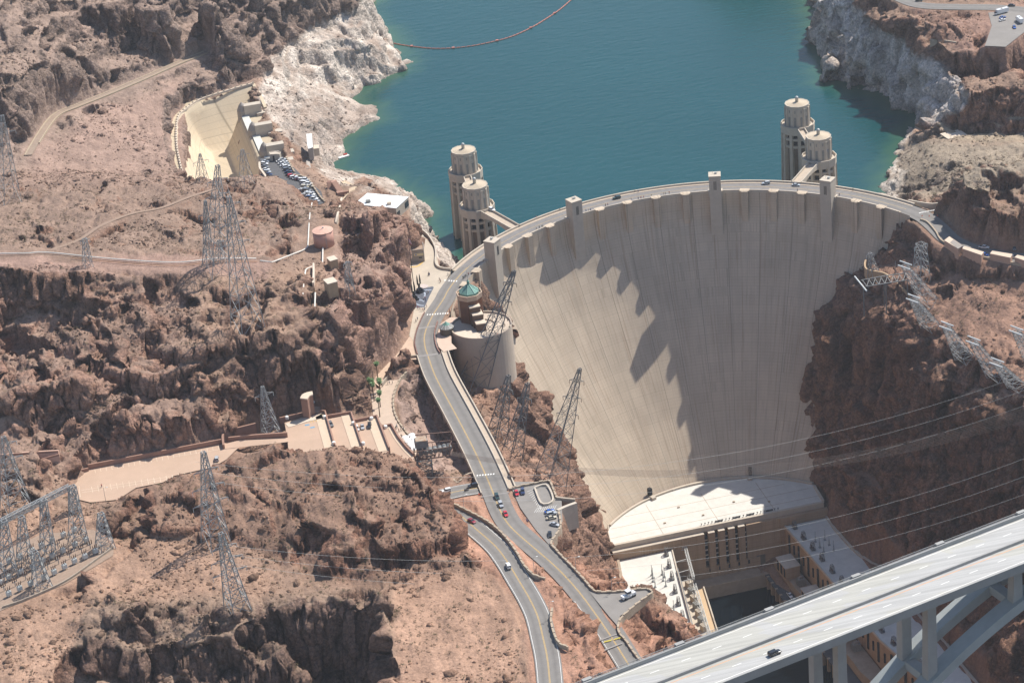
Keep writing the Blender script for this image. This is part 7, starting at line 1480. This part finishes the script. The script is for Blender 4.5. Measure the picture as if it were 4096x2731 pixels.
pylon('transmission_tower', 'small pylon on the pink rock ridge above the plaza', 794, 816, 668, 798, 602, n=4, arms=((.96, 1.5),), tw=1.4, w=.22); pylon('transmission_tower', 'pylon beside the ramp of the parking structure', 604, 648, 1008, 603, 888, n=7, arms=((.85, 3.5),), tw=1.2, w=.34, wb=.18)
P_J1 = pylon('transmission_tower', 'tall pylon on the near hill casting a long lattice shadow', 468, 526, 1250, 468, 1040, n=8, arms=((.45, 5), (.62, 5), (.80, 4)), w=.40, wb=.20); P_J2 = pylon('transmission_tower', 'pylon in front of the one with the long shadow', 520, 573, 1396, 507, 1222, n=8, arms=((.5, 5), (.66, 5), (.82, 4)), w=.40, wb=.20)
pylon('transmission_tower', 'big pylon at the left edge above the switchyard', 6, 72, 1170, 8, 1005, n=7, arms=((.7, 4.5), (.9, 4)), w=.34, wb=.18)
P_M = pylon('leaning_pylon', 'steel pylon leaning over the round visitor building', 1048, 1112, 890, 1181, 622, tw=1.3, n=9, lean=56, w=.40, wb=.20, arms=((.62, 2.6), (.75, 2.6), (.90, 2.4)), mat_=M_LATD, ins=M_BRINS, zb=-24., group='leaning pylons', armdir=(.8, -.6, 0)); P_N = pylon('leaning_pylon', 'steel pylon leaning out in front of the sunlit dam face', 1222, 1292, 1112, 1332, 846, tw=1.1, n=9, lean=56, w=.30, wb=.15, arms=((.62, 2.6), (.76, 2.6), (.90, 2.4)), mat_=M_LATD, ins=M_BRINS, group='leaning pylons', armdir=(.8, -.6, 0), zb=-14.)
pylon('leaning_pylon', 'dark steel pylon on the rocks below the drum, left of two', 1112, 1160, 1020, 1168, 862, tw=1.5, n=7, lean=34, w=.34, wb=.18, arms=((.8, 2.2),), mat_=M_LATD, zb=-27., group='leaning pylons', armdir=(.8, -.6, 0)); pylon('leaning_pylon', 'dark steel pylon on the rocks below the drum, right of two', 1150, 1195, 1050, 1212, 880, tw=1.5, n=7, lean=36, w=.34, wb=.18, arms=((.8, 2.2),), mat_=M_LATD, zb=-28., group='leaning pylons', armdir=(.8, -.6, 0))
pylon('transmission_tower', 'small pylon at the near end of the winding tan wall', 1995, 2022, 655, 1997, 580, n=5, arms=((.95, 1.6),), tw=1.6, w=.24, z0=10); pylon('transmission_tower', 'square topped pylon in the shade below the tan sheds', 2096, 2134, 648, 2116, 560, n=5, arms=((.95, 2.2),), tw=4.0, w=.24, z0=10)
for k, ((tx, ty), (bx, by), lb) in enumerate((((615, 290), (890, 660), 'leaning steel tower with white insulator bars, highest of five at the tan wall'), ((700, 632), (900, 960), 'leaning steel tower with white insulator bars, second of five at the tan wall'), ((1042, 915), (1250, 1250), 'leaning steel tower with white insulator bars, third of five at the tan wall'), ((1316, 1066), (1580, 1430), 'leaning steel tower with white insulator bars, fourth of five at the tan wall'), ((1760, 960), (1960, 1250), 'leaning steel tower with white insulator bars at the right edge'), ((1560, 1290), (1790, 1560), 'leaning steel tower with white insulator bars, lowest of five at the tan wall'))):
    kd = lambda x, y: ((3380+x/2.57)/PX, (950+y/2.57)/PX); b_, q = kd(bx, by), kd(tx, ty)
    t, tp, bc = pylon('leaning_pylon', lb, b_[0]-22, b_[0]+22, b_[1], q[0], q[1], tw=3.0, n=8, lean=26, w=.26, wb=.15, arms=(), z0=-5, group='leaning towers on the right')
    for s in (-1, 1):
        c_ = tp+np.array([s*1.4, s*2.2, .3]); d_ = np.array([.62, -.72, -.15]); a = MB(); a.tube([c_-d_*3.6, c_+d_*3.6], .38, 8); part(a, 'insulator', M_INS, t)
GT = empty('steel_gantry', kI(400, 470, -30), 0, 'horizontal steel truss with a white bar across the rim, right of the dam', 'gantry'); a = MB()
for A_, B_ in (((165, 440), (400, 395)), ((210, 505), (650, 435)), ((400, 395), (620, 365))): a.bar(kI(*A_, -12), kI(*B_, -12), .4)
for i in range(7): x = 180+i*62; a.bar(kI(x, 440-i*11, -12), kI(x+45, 500-i*9, -12), .3); a.bar(kI(x+45, 500-i*9, -12), kI(x+70, 425-i*9, -12), .3)
for x, y in ((190, 500), (420, 470), (640, 440), (400, 400), (610, 370)): p = kI(x, y, -12); a.bar(p, (p[0], p[1], -30), .45)
part(a, 'truss', M_LATD, GT); a = MB(); a.tube([kI(100, 400, -11.6), kI(222, 550, -11.6)], .42, 8); part(a, 'insulator_bar', M_INS, GT)
a = MB(); p = kI(520, 380, -12); a.tube([(p[0], p[1], -14), (p[0], p[1], -4)], .1); part(a, 'mast', M_LAT, GT)
# cableway head platform, right of the parking decks
HP = empty('cableway_platform', kG(1000, 1050, 6), 0, 'rusty steel cableway platform with a shed roof, standing on a lattice tower', 'cableway platform'); z1 = 12.; a = MB()
b4 = [kG(860, 1085, -1), kG(1010, 1085, -1), kG(1110, 1270, -1), kG(1130, 1440, -1)]; zb_ = [np.array(kG(870, 1060, z1)), np.array(kG(1060, 1050, z1)), np.array(kG(1060, 990, z1)), np.array(kG(880, 1000, z1))]
fl = [tuple(p-np.array([0, 0, 15])) for p in zb_]; lattice(a, fl, [tuple(p) for p in zb_], 4, .4, .22); part(a, 'support_tower', M_LATD, HP); a = MB()
c8 = [np.array(kG(*p, z1)) for p in ((850, 1050), (1310, 985), (1340, 900), (880, 940))]
for i in range(4): a.bar(c8[i], c8[(i+1) % 4], .5); a.bar(c8[i]+np.array([0, 0, 4.5]), c8[(i+1) % 4]+np.array([0, 0, 4.5]), .3); a.bar(c8[i], c8[i]+np.array([0, 0, 6.5]), .35)
for f in np.linspace(.1, .9, 8): p = c8[0]*(1-f)+c8[1]*f; q = c8[3]*(1-f)+c8[2]*f; a.bar(p, q, .3); a.bar(p, p+np.array([0, 0, 4.5]), .22); a.bar(q, q+np.array([0, 0, 4.5]), .22)
for f in (.3, .65, 1.0): p = c8[3]*(1-f)+c8[2]*f; a.bar(p+np.array([0, 0, 4.5]), p+np.array([0, 0, 9.0]), .3)
a.bar(c8[3]+np.array([0, 0, 9]), c8[2]+np.array([0, 0, 9]), .4); part(a, 'platform_frame', mat('brown_steel', (.17, .10, .075), .8, var=.3), HP)
a = MB(); rp_ = [np.array(kG(*p, z1+8.5)) for p in ((845, 745), (990, 728), (1003, 790), (855, 800))]; a.add([tuple(p) for p in rp_]+[tuple(p-np.array([0, 0, .3])) for p in rp_], [(3, 2, 1, 0), (4, 5, 6, 7)]+[(i, (i+1) % 4, 4+(i+1) % 4, 4+i) for i in range(4)]); part(a, 'shed_roof', mat('rust_sheet', (.33, .17, .09), .8, var=.35, vscale=.9, col2=(.42, .38, .30)), HP)
a = MB(); m_ = np.mean(rp_, 0); a.box((m_[0], m_[1], z1+6.4), (5.6, 4.2, 3.6)); part(a, 'shed_wall', M_LATD, HP)
for k in range(7): p = c8[0]*.35+c8[1]*.65-np.array([2.2*k-6, -1.4, -2.6]); a = MB(); a.tube([p, p+np.array([.2, 3.0, .2])], 1.15, 14); part(a, 'winch_sheave', M_LATD, HP)
# switchyard, lower left
SY = [p[:2] for p in SWITCH]; sheet('switchyard_ground', SY, 12.0, mat('yard_gravel', (.30, .215, .16), .95, var=.15, vscale=.8)); a = MB(); a.wall(spline([t03(1040, 330, 12), t03(900, 430, 12), t03(600, 640, 12), t03(250, 800, 12), t03(20, 880, 12)], 3), .5, -2, 1.0); tag(a.build('yard_wall', M_RET), 'low concrete wall along the front of the switchyard', 'wall')
proto_b = empty('switchgear'); a = MB(); a.box((0, 0, 1.7), (2.0, 1.5, 1.9)); a.tube([(-.5, 0, 2.4), (-.5, 0, 3.0)], .5, 10); a.tube([(.5, 0, 2.4), (.5, 0, 3.0)], .5, 10); a.build('tank', mat('pale_grey_tank', (.50, .52, .51), .5, var=.1), proto_b); a = MB()
for x in (-.8, .8):
    for y in (-.5, .5): a.box((x, y, .4), (.18, .18, .8))
a.build('stand', M_LAT, proto_b)
for x in (-.75, 0, .75): a = MB(); a.tube([(x, 0, 2.9), (x*1.5, 0, 4.8)], [.24, .12], 8); a.build('bushing', M_BRINS, proto_b)
proto_p = empty('isolator_post'); a = MB(); a.bar((0, 0, 0), (0, 0, 2.2), .3); a.bar((-1.2, 0, 2.2), (1.2, 0, 2.2), .25); a.build('stand', M_LAT, proto_p)
for x in (-1.0, 0, 1.0): a = MB(); a.tube([(x, 0, 2.3), (x, 0, 4.3)], .2, 8); a.build('insulator', M_BRINS, proto_p)
ORD = ['first', 'second', 'third', 'fourth', 'fifth', 'sixth', 'seventh', 'eighth', 'ninth', 'tenth', 'eleventh', 'twelfth', 'thirteenth', 'fourteenth']; ROWN = ['front row', 'second row', 'middle row', 'fourth row', 'back row']
first = {id(proto_b): True, id(proto_p): True}; u0 = np.array(t03(60, 820, 12)); u1 = np.array(t03(960, 370, 12)); v1 = np.array(t03(40, 360, 12)); du = u1-u0; dv = np.array(t03(700, 130, 12))-u1; yaw_ = math.atan2(du[1], du[0]); rr_ = random.Random(8)
for r_ in range(5):
    for c_ in range(9):
        p = u0+du*(c_+.5)/9+dv*(r_+.35)/5; pr_ = proto_b if r_ % 2 == 0 else proto_p
        if first[id(pr_)]: t = pr_; first[id(pr_)] = False
        else: t = copy_tree(pr_)
        t.location = (p[0]+rr_.uniform(-.6, .6), p[1]+rr_.uniform(-.5, .5), 12.0); t.rotation_euler = (0, 0, yaw_)
        if pr_ is proto_b: tag(t, f'grey switchgear tank, {ORD[c_]} from left in the {ROWN[r_]} of the switchyard', 'switchgear', 'switchgear tanks of the switchyard')
        else: tag(t, f'stand of brown insulators, {ORD[c_]} from left in the {ROWN[r_]} of the switchyard', 'insulator stand', 'insulator stands of the switchyard')
for k, (x0, x1, y, tx, ty, lb) in enumerate(((222, 263, 1262, 232, 1180, 'leaning A-frame at the right corner of the switchyard'), (160, 202, 1255, 168, 1120, 'tall lattice frame at the back right of the switchyard'), (95, 130, 1290, 100, 1150, 'tall lattice frame at the back middle of the switchyard'), (78, 120, 1352, 80, 1268, 'lattice frame at the front middle of the switchyard'), (0, 40, 1330, 10, 1200, 'lattice frame at the left end of the switchyard'), (40, 75, 1300, 50, 1190, 'lattice frame among the left switchgear of the yard'))): pylon('yard_tower', lb, x0, x1, y, tx, ty, tw=2.2, n=6, arms=(), w=.32, wb=.2, group='lattice frames of the switchyard')
TB = empty('yard_truss', t03(100, 60, 26), 0, 'long lattice beam spanning above the back of the switchyard', 'truss'); A_ = np.array(t02(645, 1330, 26.)); B_ = np.array(t02(-120, 1720, 26.)); d_ = (B_-A_)/np.linalg.norm(B_-A_); n_ = np.array([-d_[1], d_[0], 0])
a = MB(); lattice(a, [A_+n_*s+np.array([0, 0, u]) for s, u in ((-1, -1), (1, -1), (1, 1), (-1, 1))], [B_+n_*s+np.array([0, 0, u]) for s, u in ((-1, -1), (1, -1), (1, 1), (-1, 1))], 14, .3, .18); part(a, 'beam', M_LAT, TB); a = MB(); lattice(a, [(A_[0]+x, A_[1]+y, 11) for x, y in ((-3, -3), (3, -3), (3, 3), (-3, 3))], [(A_[0]+x, A_[1]+y, 26) for x, y in ((-1, -1), (1, -1), (1, 1), (-1, 1))], 5, .3, .18); part(a, 'leg', M_LAT, TB)
# switchgear on the powerhouse wing roofs
proto_r = empty('roof_switch'); a = MB(); a.box((0, 0, .5), (3.4, 2.2, .6)); lattice(a, [(-1.6, -1, .5), (1.6, -1, .5), (1.6, 1, .5), (-1.6, 1, .5)], [(-.9, -.6, 4.6), (.9, -.6, 4.6), (.9, .6, 4.6), (-.9, .6, 4.6)], 2, .16, .1); a.build('frame', M_LATD, proto_r)
for x in (-1.1, 0, 1.1): a = MB(); a.tube([(x, -.3, .8), (x*1.3, -.4, 2.6)], .25, 8); a.build('insulator', M_BRINS, proto_r)
used = False
for inner, n_, off, z, lb, gp in (([(-31, 9), (-39.3, -37.5), (-44.5, -73), (-52, -120)], 11, -3.6, -148, 'rust brown switch frame on the sunlit left wing roof', 'switch frames on the left wing roof'), ([(33.5, 9), (38, -57), (41, -112), (49.5, -156)], 14, 4.0, -148, 'dark switch frame on the shaded right wing roof', 'switch frames on the right wing roof')):
    P = resample([(x, y, z) for x, y in inner], 1.0); ii = np.linspace(4, len(P)-3, n_).astype(int)
    for no, i in enumerate(ii):
        t_ = P[i+1]-P[i]; an = math.atan2(t_[1], t_[0]); t = copy_tree(proto_r) if used else proto_r; used = True; t.location = (P[i][0]+off, P[i][1], z+.02); t.rotation_euler = (0, 0, an); tag(t, f'{lb}, {ORD[no]} from the hall', 'switch frame', gp)
proto_m = empty('surge_post'); a = MB(); a.box((0, 0, .25), (1.2, 1.2, .5)); a.tube([(0, 0, .4), (0, 0, 3.4)], .28, 8); a.tube([(0, 0, 3.4), (0, 0, 6.6)], .14, 8); a.build('post', mat('post_grey', (.26, .28, .28), .6), proto_m); used = False
kP2 = K(3100, 2050, 4.704); kP3 = K(2400, 1900, 3.92); kP4 = K(2400, 2280, 4.704)
for kk, L_, lb, gp in ((kP2, ((760, 550), (845, 655), (920, 750), (940, 515), (1020, 610), (1105, 715)), 'slim grey post on the shaded right wing roof', 'posts on the right wing roof'), (kP3, ((815, 1568), (975, 1560), (830, 1610), (1010, 1600)), 'slim grey post on the sunlit left wing roof near the hall', 'posts on the left wing roof'), (kP4, ((1040, 320), (1240, 300), (1390, 760), (1190, 200), (1000, 215)), 'slim grey post on the sunlit left wing roof', 'posts on the left wing roof')):
    for no, (x, y) in enumerate(L_): t = copy_tree(proto_m) if used else proto_m; used = True; t.location = kk(x, y, -147.98); tag(t, f'{lb}, {ORD[no]} of {len(L_)}', 'post', gp)
RG = empty('roof_gantry', kP3(1330, 1300, -150), 0, 'pale lattice gantry beside the sunlit left wing, in front of the hall wall', 'gantry'); a = MB()
g_ = [np.array(kP3(*p, -149.)) for p in ((1190, 1160), (1340, 1145), (1470, 1568))]; e2 = np.array(kP4(2080, 1190, -149.))
for A_, B_, n_ in ((g_[0], g_[1], 3), (g_[1], np.array(kP4(1760, 150, -149.)), 9), (np.array(kP4(1780, 270, -152.)), e2+np.array([0, 0, -3]), 14)):
    dz = np.array([0, 0, .9]); dx_ = np.array([.7, 0, 0]); lattice(a, [A_-dx_-dz, A_+dx_-dz, A_+dx_+dz, A_-dx_+dz], [B_-dx_-dz, B_+dx_-dz, B_+dx_+dz, B_-dx_+dz], n_, .2, .12)
for f in (.35, .7, 1.0): p = g_[1]*(1-f)+np.array(kP4(1760, 150, -149.))*f; a.bar(p, p+np.array([-7.5, -.8, 0]), .3); a.bar(p, (p[0], p[1], -165), .3)
part(a, 'lattice_beam', mat('pale_lattice', (.52, .52, .49), .6), RG)
a = MB(); p0 = np.array(kP4(1460, -40, -146.)); p1 = np.array(kP4(1790, 1210, -146.)); a.bar(p0, p1, .5, .4); tag(a.build('bus_bar', M_LATD), 'long dark bus bar running the length of the left wing roof', 'bus bar')
for k in range(7):
    f = (k+.5)/7; c_ = np.array(kP4(1650+f*330, 240+f*950, -165.)); t = empty('transformer', (c_[0], c_[1], -165), -1.35, f'grey transformer on the sunlit left quay, {ORD[k]} from the hall', 'transformer', 'transformers on the left quay'); a = MB(); a.box((0, 0, 1.7), (3.6, 2.8, 3.4)); [a.box((x, 1.7, 1.7), (.12, .7, 2.6)) for x in np.arange(-1.5, 1.6, .4)]; a.build('tank', M_GREYW if k % 2 else M_CONC, t); a = MB(); [a.tube([(x, 0, 3.4), (x, 0, 5.2)], .2, 8) for x in (-1, 0, 1)]; a.build('bushing', M_WHITE, t)
for k in range(5):
    y = -24-k*17.; x = 30.5+k*1.3; t = empty('transformer', (x, y, -165.2), 0, f'grey transformer on the shaded right quay, {ORD[k]} from the hall', 'transformer', 'transformers on the right quay'); a = MB(); a.box((0, 0, 2.1), (3.8, 3.2, 4.2)); [a.box((-2.2, yy, 2.0), (.8, .12, 3.0)) for yy in np.arange(-1.4, 1.5, .4)]; a.build('tank', M_GREYW, t); a = MB(); [a.tube([(0, yy, 4.2), (0, yy, 6.0)], .2, 8) for yy in (-1, 0, 1)]; a.tube([(-1.2, 0, 5), (1.2, 0, 5)], .6, 10); a.build('bushing', M_GREYC, t)
# long wires
def wire(p, q, sag, r, label, name='power_line', group='power lines over the canyon', m_=None):
    p = np.array(p, float); q = np.array(q, float); a = MB(); a.tube([p*(1-f)+q*f-np.array([0, 0, sag*4*f*(1-f)]) for f in np.linspace(0, 1, 40)], r, 5); return tag(a.build(name, m_ or M_LAT), label, 'cable', group)
for k in range(3): wire(at(2470, 815+k*36, 8-k*4), P_J1[1]+np.array([4*(k-1), 0, -4-6*k]), 30, .042, f"{('upper', 'middle', 'lower')[k]} wire of the upper three crossing the canyon before the dam")
for k in range(3): wire(at(2520, 985+k*42, 0-k*4), P_J2[1]+np.array([4*(k-1), 0, -4-6*k]), 32, .042, f"{('upper', 'middle', 'lower')[k]} wire of the lower three crossing the canyon before the dam")
CW = empty('cableway', tuple(c8[1]), 0, 'band of cableway ropes from the rusty platform across to the right cliff', 'cableway')
for k in range(8):
    p = c8[1]+np.array([0, .6*k-2, 1.2]); q = np.array(at(2560, 890, 20.))+np.array([0, 1.1*k, .25*k]); a = MB(); a.tube([p*(1-f)+q*f-np.array([0, 0, 26*4*f*(1-f)]) for f in np.linspace(0, 1, 40)], .055, 5); part(a, 'rope', mat('rope_brown', (.22, .17, .14), .8) if k == 0 else bpy.data.materials['rope_brown'], CW)
for k in range(3): wire(P_B[1]+np.array([3*(k-1), 0, -5*k]), P_A[1]+np.array([3*(k-1), 0, -5*k]), 3, .05, f"{('upper', 'middle', 'lower')[k]} wire between the two tall pylons on the left", group='wires between the left pylons')
# ------------------------------------------------------------------ palms, sunshades, people
def palm(p, h, label, seed):
    rg = random.Random(seed); t = empty('palm_tree', p, rg.random()*6, label, 'palm tree', 'palm trees along the walk'); a = MB(); lx, ly = rg.uniform(-.3, .3), rg.uniform(-.3, .3); a.tube([(0, 0, -.5), (lx*.3, ly*.3, h*.5), (lx, ly, h)], [.30, .24, .20], 8); a.build('trunk', mat('palm_trunk', (.16, .11, .075), .95) if 'palm_trunk' not in bpy.data.materials else bpy.data.materials['palm_trunk'], t)
    m_ = bpy.data.materials.get('palm_leaf') or mat('palm_leaf', (.075, .145, .04), .6, var=.3, vscale=1.5); a = MB()
    for k in range(34):
        an = k*2.4; el = 1.2-1.9*(k/34); L_ = rg.uniform(1.3, 1.9); c_, s_ = math.cos(an), math.sin(an)
        pts = [(lx+c_*L_*f*math.cos(el-.5*f), ly+s_*L_*f*math.cos(el-.5*f), h+L_*f*math.sin(el)-.7*f*f) for f in (0, .4, .75, 1.0)]; w = (.06, .42, .36, .03)
        vs = []
        for (x, y, z), ww in zip(pts, w): vs += [(x-s_*ww, y+c_*ww, z-.12), (x, y, z), (x+s_*ww, y-c_*ww, z-.12)]
        a.add(vs, [(3*i+j, 3*i+j+1, 3*i+j+4, 3*i+j+3) for i in range(3) for j in range(2)])
    a.build('crown', m_, t)
for k, (x, y, h, lb) in enumerate(((1120, 345, 9, 'palm nearest the upper walk bend, tallest in front of the cliff'), (1058, 360, 8.5, 'palm close to the cliff, upper left of the row'), (1038, 420, 8.5, 'palm standing closest to the cliff foot'), (1048, 470, 7.5, 'palm hugging the cliff, behind a taller one'), (1072, 460, 6.5, 'shorter palm in the middle of the clump'), (1086, 545, 9.5, 'palm in the clump, front left one'), (1140, 455, 6.5, 'palm at the clump edge, out on the walk'), (1146, 480, 7, 'palm just below the one out on the walk'), (1142, 600, 8, 'palm of the lower pair, upper one'), (1138, 690, 9.5, 'palm of the lower pair, nearest the decks'))): palm(t12(x, y, -1.1), h, lb, k)
proto_u = empty('sunshade'); a = MB(); a.tube([(0, 0, 0), (0, 0, 2.4)], .05, 6); a.build('pole', M_STEEL, proto_u); a = MB(); a.lathe((0, 0, 0), [(1.75, 2.15), (1.7, 2.25), (.1, 2.85)], 8); a.build('fabric', mat('sunshade_fabric', (.74, .74, .72), .8), proto_u)
for k, (x, y) in enumerate(((730, 795), (752, 825), (770, 852), (800, 885), (825, 910), (812, 765), (828, 805), (835, 850), (845, 945))): t = proto_u if k == 0 else copy_tree(proto_u); t.location = kG(x, y, -.6); tag(t, f'white cafe sunshade beside the rusty platform, {ORD[k]} along the cluster from the palm walk', 'sunshade', 'white cafe sunshades')
M_SKIN = mat('skin', (.42, .25, .18), .6); M_HAIR = mat('hair', (.03, .02, .015), .7)
SHIRT = [mat('shirt_'+n, c, .85) for n, c in (('white', (.65, .65, .63)), ('black', (.02, .02, .025)), ('blue', (.05, .12, .30)), ('red', (.45, .04, .04)), ('tan', (.38, .30, .2)), ('green', (.08, .16, .07)))]; TROU = [mat('trousers_'+n, c, .9) for n, c in (('dark', (.03, .03, .045)), ('denim', (.06, .09, .16)), ('khaki', (.30, .24, .16)))]
def skinned(name, verts, edges, rad, m_, parent):
    me = bpy.data.meshes.new(name); me.from_pydata(verts, edges, []); o = bpy.data.objects.new(name, me); COL.objects.link(o); o.modifiers.new('s', 'SKIN'); me.skin_vertices[0].data[0].use_root = True
    for v, r in zip(me.skin_vertices[0].data, rad): v.radius = (r, r)
    dg = bpy.context.evaluated_depsgraph_get(); dg.update(); ev = bpy.data.meshes.new_from_object(o.evaluated_get(dg)); bpy.data.objects.remove(o); o = bpy.data.objects.new(name, ev); COL.objects.link(o); ev.materials.clear(); ev.materials.append(m_); o.parent = parent; return o
J = [(0, 0, .93), (0, 0, 1.15), (0, 0, 1.38), (0, 0, 1.50), (0, .01, 1.60), (0, 0, 1.72), (.18, 0, 1.40), (.24, -.02, 1.14), (.25, .06, .90), (.26, .09, .80), (-.18, 0, 1.40), (-.25, .0, 1.14), (-.26, .05, .90), (-.26, .08, .80), (.10, 0, .88), (.11, .03, .48), (.12, -.02, .08), (.12, .14, .04), (-.10, 0, .88), (-.12, -.01, .48), (-.13, -.08, .08), (-.13, .08, .04)]
JE = [(0, 1), (1, 2), (2, 3), (3, 4), (4, 5), (2, 6), (6, 7), (7, 8), (8, 9), (2, 10), (10, 11), (11, 12), (12, 13), (0, 14), (14, 15), (15, 16), (16, 17), (0, 18), (18, 19), (19, 20), (20, 21)]; JR = [.13, .12, .13, .055, .09, .07, .065, .05, .04, .035, .065, .05, .04, .035, .085, .06, .042, .035, .085, .06, .042, .035]
_pp = {}
def person(p, rz, sh, tr, label, group):
    if (sh, tr) in _pp: t = copy_tree(_pp[sh, tr])
    else:
        t = empty('person'); b_ = skinned('body', J, JE, JR, M_SKIN, t)
        sv = [J[i] for i in (0, 1, 2, 6, 7, 10, 11)]; skinned('shirt', sv, [(0, 1), (1, 2), (2, 3), (3, 4), (2, 5), (5, 6)], [.145, .135, .145, .085, .07, .085, .07], SHIRT[sh], t)
        tv = [J[i] for i in (0, 14, 15, 16, 18, 19, 20)]; skinned('trousers', tv, [(0, 1), (1, 2), (2, 3), (0, 4), (4, 5), (5, 6)], [.14, .10, .075, .06, .10, .075, .06], TROU[tr], t)
        a = MB(); a.lathe((0, -.015, 1.62), [(.10, 0), (.108, .06), (.09, .13), (.02, .165)], 10); a.build('hair', M_HAIR, t); _pp[sh, tr] = t
    t.location = p; t.rotation_euler = (0, 0, rz); tag(t, label, 'person', group)
rp = random.Random(3)
def crowd(kk, pts, z, lab, grp):
    for no, (x, y) in enumerate(sorted(pts)):
        sh = rp.randrange(6); w = lab.split(' ', 1); nm = f"{w[0]} in {('white', 'black', 'blue', 'red', 'tan', 'green')[sh]} {w[1]}"
        person(kk(x, y, z), rp.random()*6.28, sh, rp.randrange(3), nm+(f', {ORD[no]} from the left' if len(pts) > 1 else ''), grp)
crowd(kA, ((232, 165), (246, 163)), .0, 'person walking across the middle of the plaza', 'pair on the plaza'); crowd(kA, ((665, 205), (676, 198), (690, 190), (703, 182), (735, 160)), .25, 'person standing on the crest sidewalk behind the copper roof', 'people behind the copper roof')
crowd(kA, ((370, 225), (380, 250), (388, 240)), .0, 'person waiting at the plaza end of the crosswalk', 'people at the crosswalk'); crowd(kA, ((140, 610), (165, 610), (185, 600), (95, 720), (75, 745), (210, 560), (120, 590)), .0, 'person on the left pavement of the road bend', 'people at the road bend'); crowd(kA, ((495, 610), (500, 640), (560, 600)), .2, 'person on the terrace beside the glass tower', 'people by the glass tower')
crowd(kA, ((1150, 700), (1190, 800), (1250, 830), (1180, 870), (1150, 880), (1100, 920), (1240, 720), (1270, 790)), 1.0, 'visitor at the railing of the round terrace', 'visitors on the round terrace'); crowd(kA, ((210, 400), (230, 385), (190, 460), (170, 470), (100, 580), (200, 490)), .05, 'visitor on the dark star floor', 'visitors on the star floor')
crowd(t21, ((680, 380), (705, 376), (722, 372), (860, 328), (880, 322), (1095, 272), (1160, 265), (1185, 262), (1210, 255), (1280, 244), (1395, 226), (1410, 222), (1445, 214)), .22, 'person on the crest sidewalk between the two middle towers', 'people on the crest sidewalk'); crowd(t21, ((205, 448), (225, 440), (240, 434), (1130, 198), (1160, 196), (225, 540), (252, 530), (278, 522), (440, 368)), .22, 'person beside the lake side parapet of the crest road', 'people at the lake side parapet')
crowd(kB, ((265, 445), (350, 505), (410, 560), (405, 1040), (670, 1050)), .0, 'person on the curved walk by the lake wall', 'people by the lake wall'); crowd(kG, ((490, 55), (515, 50), (555, 45), (610, 610), (618, 630), (640, 670), (668, 660), (672, 745), (690, 760), (700, 650), (600, 640)), -1.0, 'person on the palm walk', 'people on the palm walk'); crowd(t31, ((270, 190), (655, 232), (780, 185)), .22, 'person on the crest sidewalk near the right tower', 'people near the right tower')
crowd(kH, ((1465, 1212), (1480, 1225)), .0, 'person standing at the roadside opposite the parked cars', 'pair at the roadside'); crowd(t02, ((935, 1335),), 9.05, 'person alone on the long tan car park', None)
# ------------------------------------------------------------------ thin desert haze
hz = MB(); hz.box((0, -50, 240), (2600, 3000, 1000)); hz = hz.build('haze', None); hz['kind'] = 'stuff'; hz.display_type = 'WIRE'
m = bpy.data.materials.new('haze'); m.use_nodes = True; N = m.node_tree.nodes; L = m.node_tree.links; N.remove(N['Principled BSDF']); v = N.new('ShaderNodeVolumePrincipled'); v.inputs['Color'].default_value = (.86, .92, 1.0, 1); v.inputs['Density'].default_value = .000042; v.inputs['Anisotropy'].default_value = .2; L.new(v.outputs[0], N['Material Output'].inputs['Volume']); hz.data.materials.append(m)
